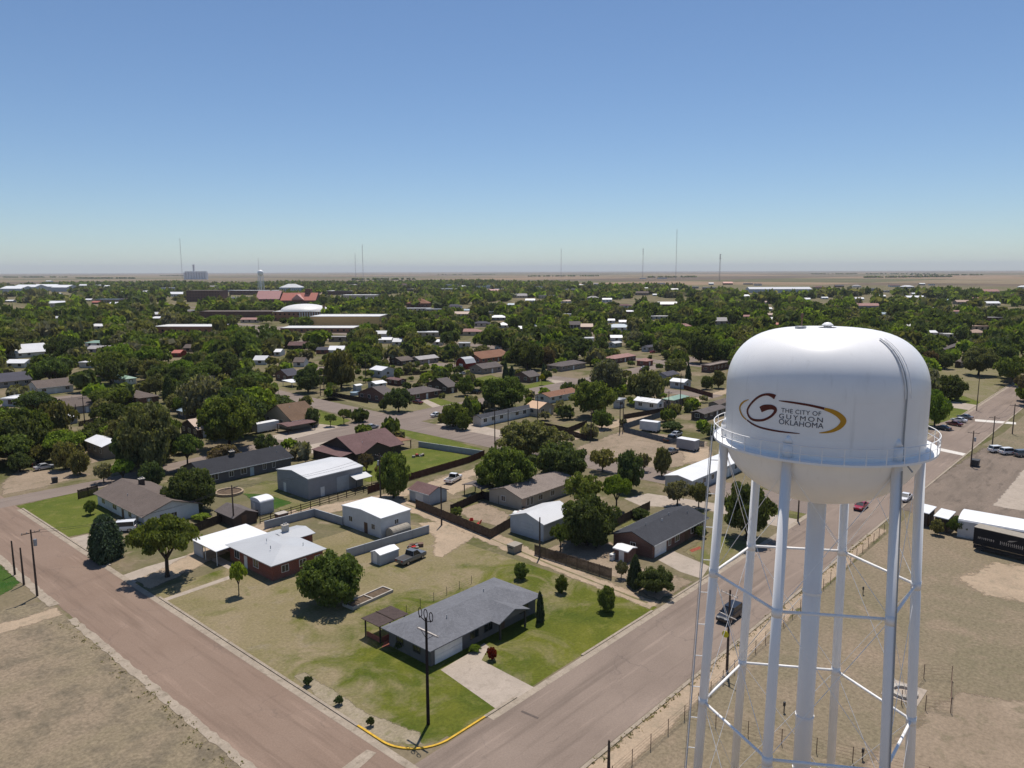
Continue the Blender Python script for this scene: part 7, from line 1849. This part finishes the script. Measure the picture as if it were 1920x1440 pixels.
box_thing('dumpster', 'rusty dumpster at the end of the dark rail fence', 'dumpster', (528, 974), (1.9, 1.4, 1.3), 'rust_steel', 'planter_concrete')
box_thing('dumpster', 'red brown bin beside the alley pole', 'dumpster', (1105, 813), (1.9, 1.4, 1.4), 'brick_red_plain')
box_thing('dumpster', 'dark bin beside the nearest verge pole', 'dumpster', (1828, 874), (1.8, 1.5, 1.6), 'iron')
box_thing('waste_bin', 'dark bin in the bare yard on the left', 'bin', (103, 905), (1.0, .8, 1.2), 'iron')
box_thing('utility_box', 'small white utility box behind the leaning fence', 'utility box', (1148, 1050), (.7, .6, 1.0), 'trim_white')
def chair(label, base, rz):
    x, y = P(*base); r = empty('garden_chair', (x, y, 0), rz); tag(r, label, 'chair', 'red garden chairs')
    MB().box(-.32, .32, -.3, .3, .38, .44).build('seat', 'plastic_red', r); MB().add([(-.32, .26, .44), (.32, .26, .44), (.30, .5, 1.15), (-.30, .5, 1.15), (-.32, .31, .44), (.32, .31, .44), (.30, .55, 1.15), (-.30, .55, 1.15)], [(0, 1, 2, 3), (7, 6, 5, 4), (0, 4, 5, 1), (3, 2, 6, 7), (1, 5, 6, 2), (0, 3, 7, 4)]).build('backrest', 'plastic_red', r)
    for sx in (-1, 1):
        MB().box(sx * .36 - .05, sx * .36 + .05, -.3, .35, .62, .67).build('armrest', 'plastic_red', r)
        for sy in (-.25, .25): MB().box(sx * .33 - .03, sx * .33 + .03, sy - .03, sy + .03, 0, .62).build('leg', 'plastic_red', r)
chair('left of two red garden chairs in the bare yard', (884, 980), 2.4); chair('right of two red garden chairs in the bare yard', (898, 985), 3.4)
# concrete ring in the pen, fire ring, satellite dish, hydrant, junk
x, y = P(1694, 1300); r = empty('well_ring', (x, y, 0)); tag(r, 'pale concrete ring with open centre in the tower field', 'concrete ring')
MB().lathe([(1.0, .02), (1.0, .38), (1.5, .38), (1.5, .02)], 28).build('ring', 'planter_concrete', r); MB().lathe([(.02, .03), (1.0, .05)], 28).build('cover', 'soil', r)
MB().box(-1.9, 2.4, -1.9, 1.9, .004, .06).build('slab', 'concrete', r)
x, y = P(1500, 1335)
for k, (bx, by, lb) in enumerate(((1470, 1336, 'left small black meter post inside the fence'), (1617, 1425, 'right small black meter post beside the fence'), (1618, 1115, 'small black meter post in the tan field'))):
    x, y = P(bx, by); r = empty('meter_post', (x, y, 0)); tag(r, lb, 'post'); MB().tube((0, 0, 0), (0, 0, 1.1), .06, n=6).build('post', 'iron', r); MB().box(-.13, .13, -.1, .1, .8, 1.25).build('meter', 'iron', r)
def junk(label, base, seed):
    x, y = P(*base); r = empty('scrap_pile', (x, y, 0)); tag(r, label, 'scrap'); rv = random.Random(seed)
    for k in range(9):
        a = rv.uniform(0, 3); cx_, cy_ = rv.uniform(-1.6, 1.6), rv.uniform(-.7, .7); w_, d_, h_ = rv.uniform(.3, .9), rv.uniform(.2, .6), rv.uniform(.2, .7)
        MB().box(-w_, w_, -d_, d_, 0, h_).build(rv.choice(['crate', 'board', 'panel']), rv.choice(['rust_steel', 'trim_white', 'plastic_red', 'fence_wood', 'grey_steel', 'shed_tan']), r, loc=(cx_, cy_, .02 + k * .004), rz=a)
junk('scrap heap at the end of the block wall by the pickup', (778, 1026), 4)
junk('clutter in the yard of the white outbuilding', (163, 814), 9)
junk('clutter on the patio of the maroon house', (782, 856), 12)
junk('clutter beside the beige stucco house', (978, 962), 15)
x, y = P(668, 740); r = empty('round_pool', (x, y, 0)); tag(r, 'round above ground pool with pale blue cover', 'pool'); MB().lathe([(2.4, 0), (2.4, 1.1), (2.25, 1.1), (2.2, .95), (.02, .95)], 28).build('basin', 'blue_metal', r)
x, y = P(430, 925); r = empty('fire_ring', (x, y, 0)); tag(r, 'round tan stone planter beside the long dark house', 'planter'); MB().lathe([(3.0, 0), (3.0, .55), (2.6, .55), (2.6, .35), (.02, .35)], 30).build('ring_wall', 'sand', r); MB().tube((0, 0, .3), (0, 0, .36), 2.55, n=24).build('soil', 'soil', r)
# weeds along the dry field kerb
rw_ = random.Random(31); pts_ = []
for _ in range(260):
    y = rw_.uniform(20, 104) * S; x = 29.2 * S + rw_.gauss(0, .6); pts_.append((x, y, rw_.uniform(.03, .10)))
for _ in range(420):
    x = rw_.uniform(30, 130) * S; y = 36.0 * S + rw_.gauss(0, .25); pts_.append((x, y, rw_.uniform(.03, .11)))
c_ = np.array(pts_); n_ = len(c_)
rs_ = np.random.RandomState(8)
k_ = 5
Cp = np.repeat(c_, k_, 0); Cp3 = np.stack([Cp[:, 0] + rs_.normal(0, .14, n_ * k_), Cp[:, 1] + rs_.normal(0, .14, n_ * k_), Cp[:, 2] * .8 + .02], 1)
V, Q = leaves(rs_, Cp3, unit(rs_.normal(size=(n_ * k_, 3)) + np.array([0, 0, .5])), 1.0, .7)
sc_ = np.repeat(np.repeat(c_[:, 2], k_), 4)[:, None]; ctr = np.repeat(Cp3, 4, 0)
V = ctr + (V - ctr) * sc_
V[:, 2] = np.maximum(V[:, 2], .01)
wm2 = npmesh('weeds', V, Q); at = wm2.attributes.new('tint', 'FLOAT_COLOR', 'POINT')
tn_ = np.array([[.26, .22, .12, 1], [.19, .185, .07, 1], [.30, .25, .16, 1], [.22, .19, .11, 1]])[rs_.randint(0, 4, len(Q))]
at.data.foreach_set('color', np.repeat(tn_, 4, 0).astype(np.float32).ravel())
tag(link('weeds', wm2, 'leaf_far'), 'dry weeds and tufts along kerbs and in the open fields', 'weeds', None, 'stuff')

# ------------------------------------------------------------------ the air between here and the plain
hz = MB().box(-G - 400, G + 400, -G - 400, G + 400, -1.0, 330.0).mesh('haze')
hm = bpy.data.materials.new('haze'); hm.use_nodes = True
hn = hm.node_tree.nodes; hn.remove(hn['Principled BSDF'])
pv = hn.new('ShaderNodeVolumePrincipled')
pv.inputs['Color'].default_value = (0.90, 0.945, 1.0, 1)
pv.inputs['Density'].default_value = 0.00004
hm.node_tree.links.new(pv.outputs[0], hn['Material Output'].inputs['Volume'])
ho = bpy.data.objects.new('haze', hz); C.objects.link(ho); hz.materials.append(hm)
ho['kind'] = 'stuff'; ho['label'] = 'thin pale haze over the plain'; ho['category'] = 'haze'
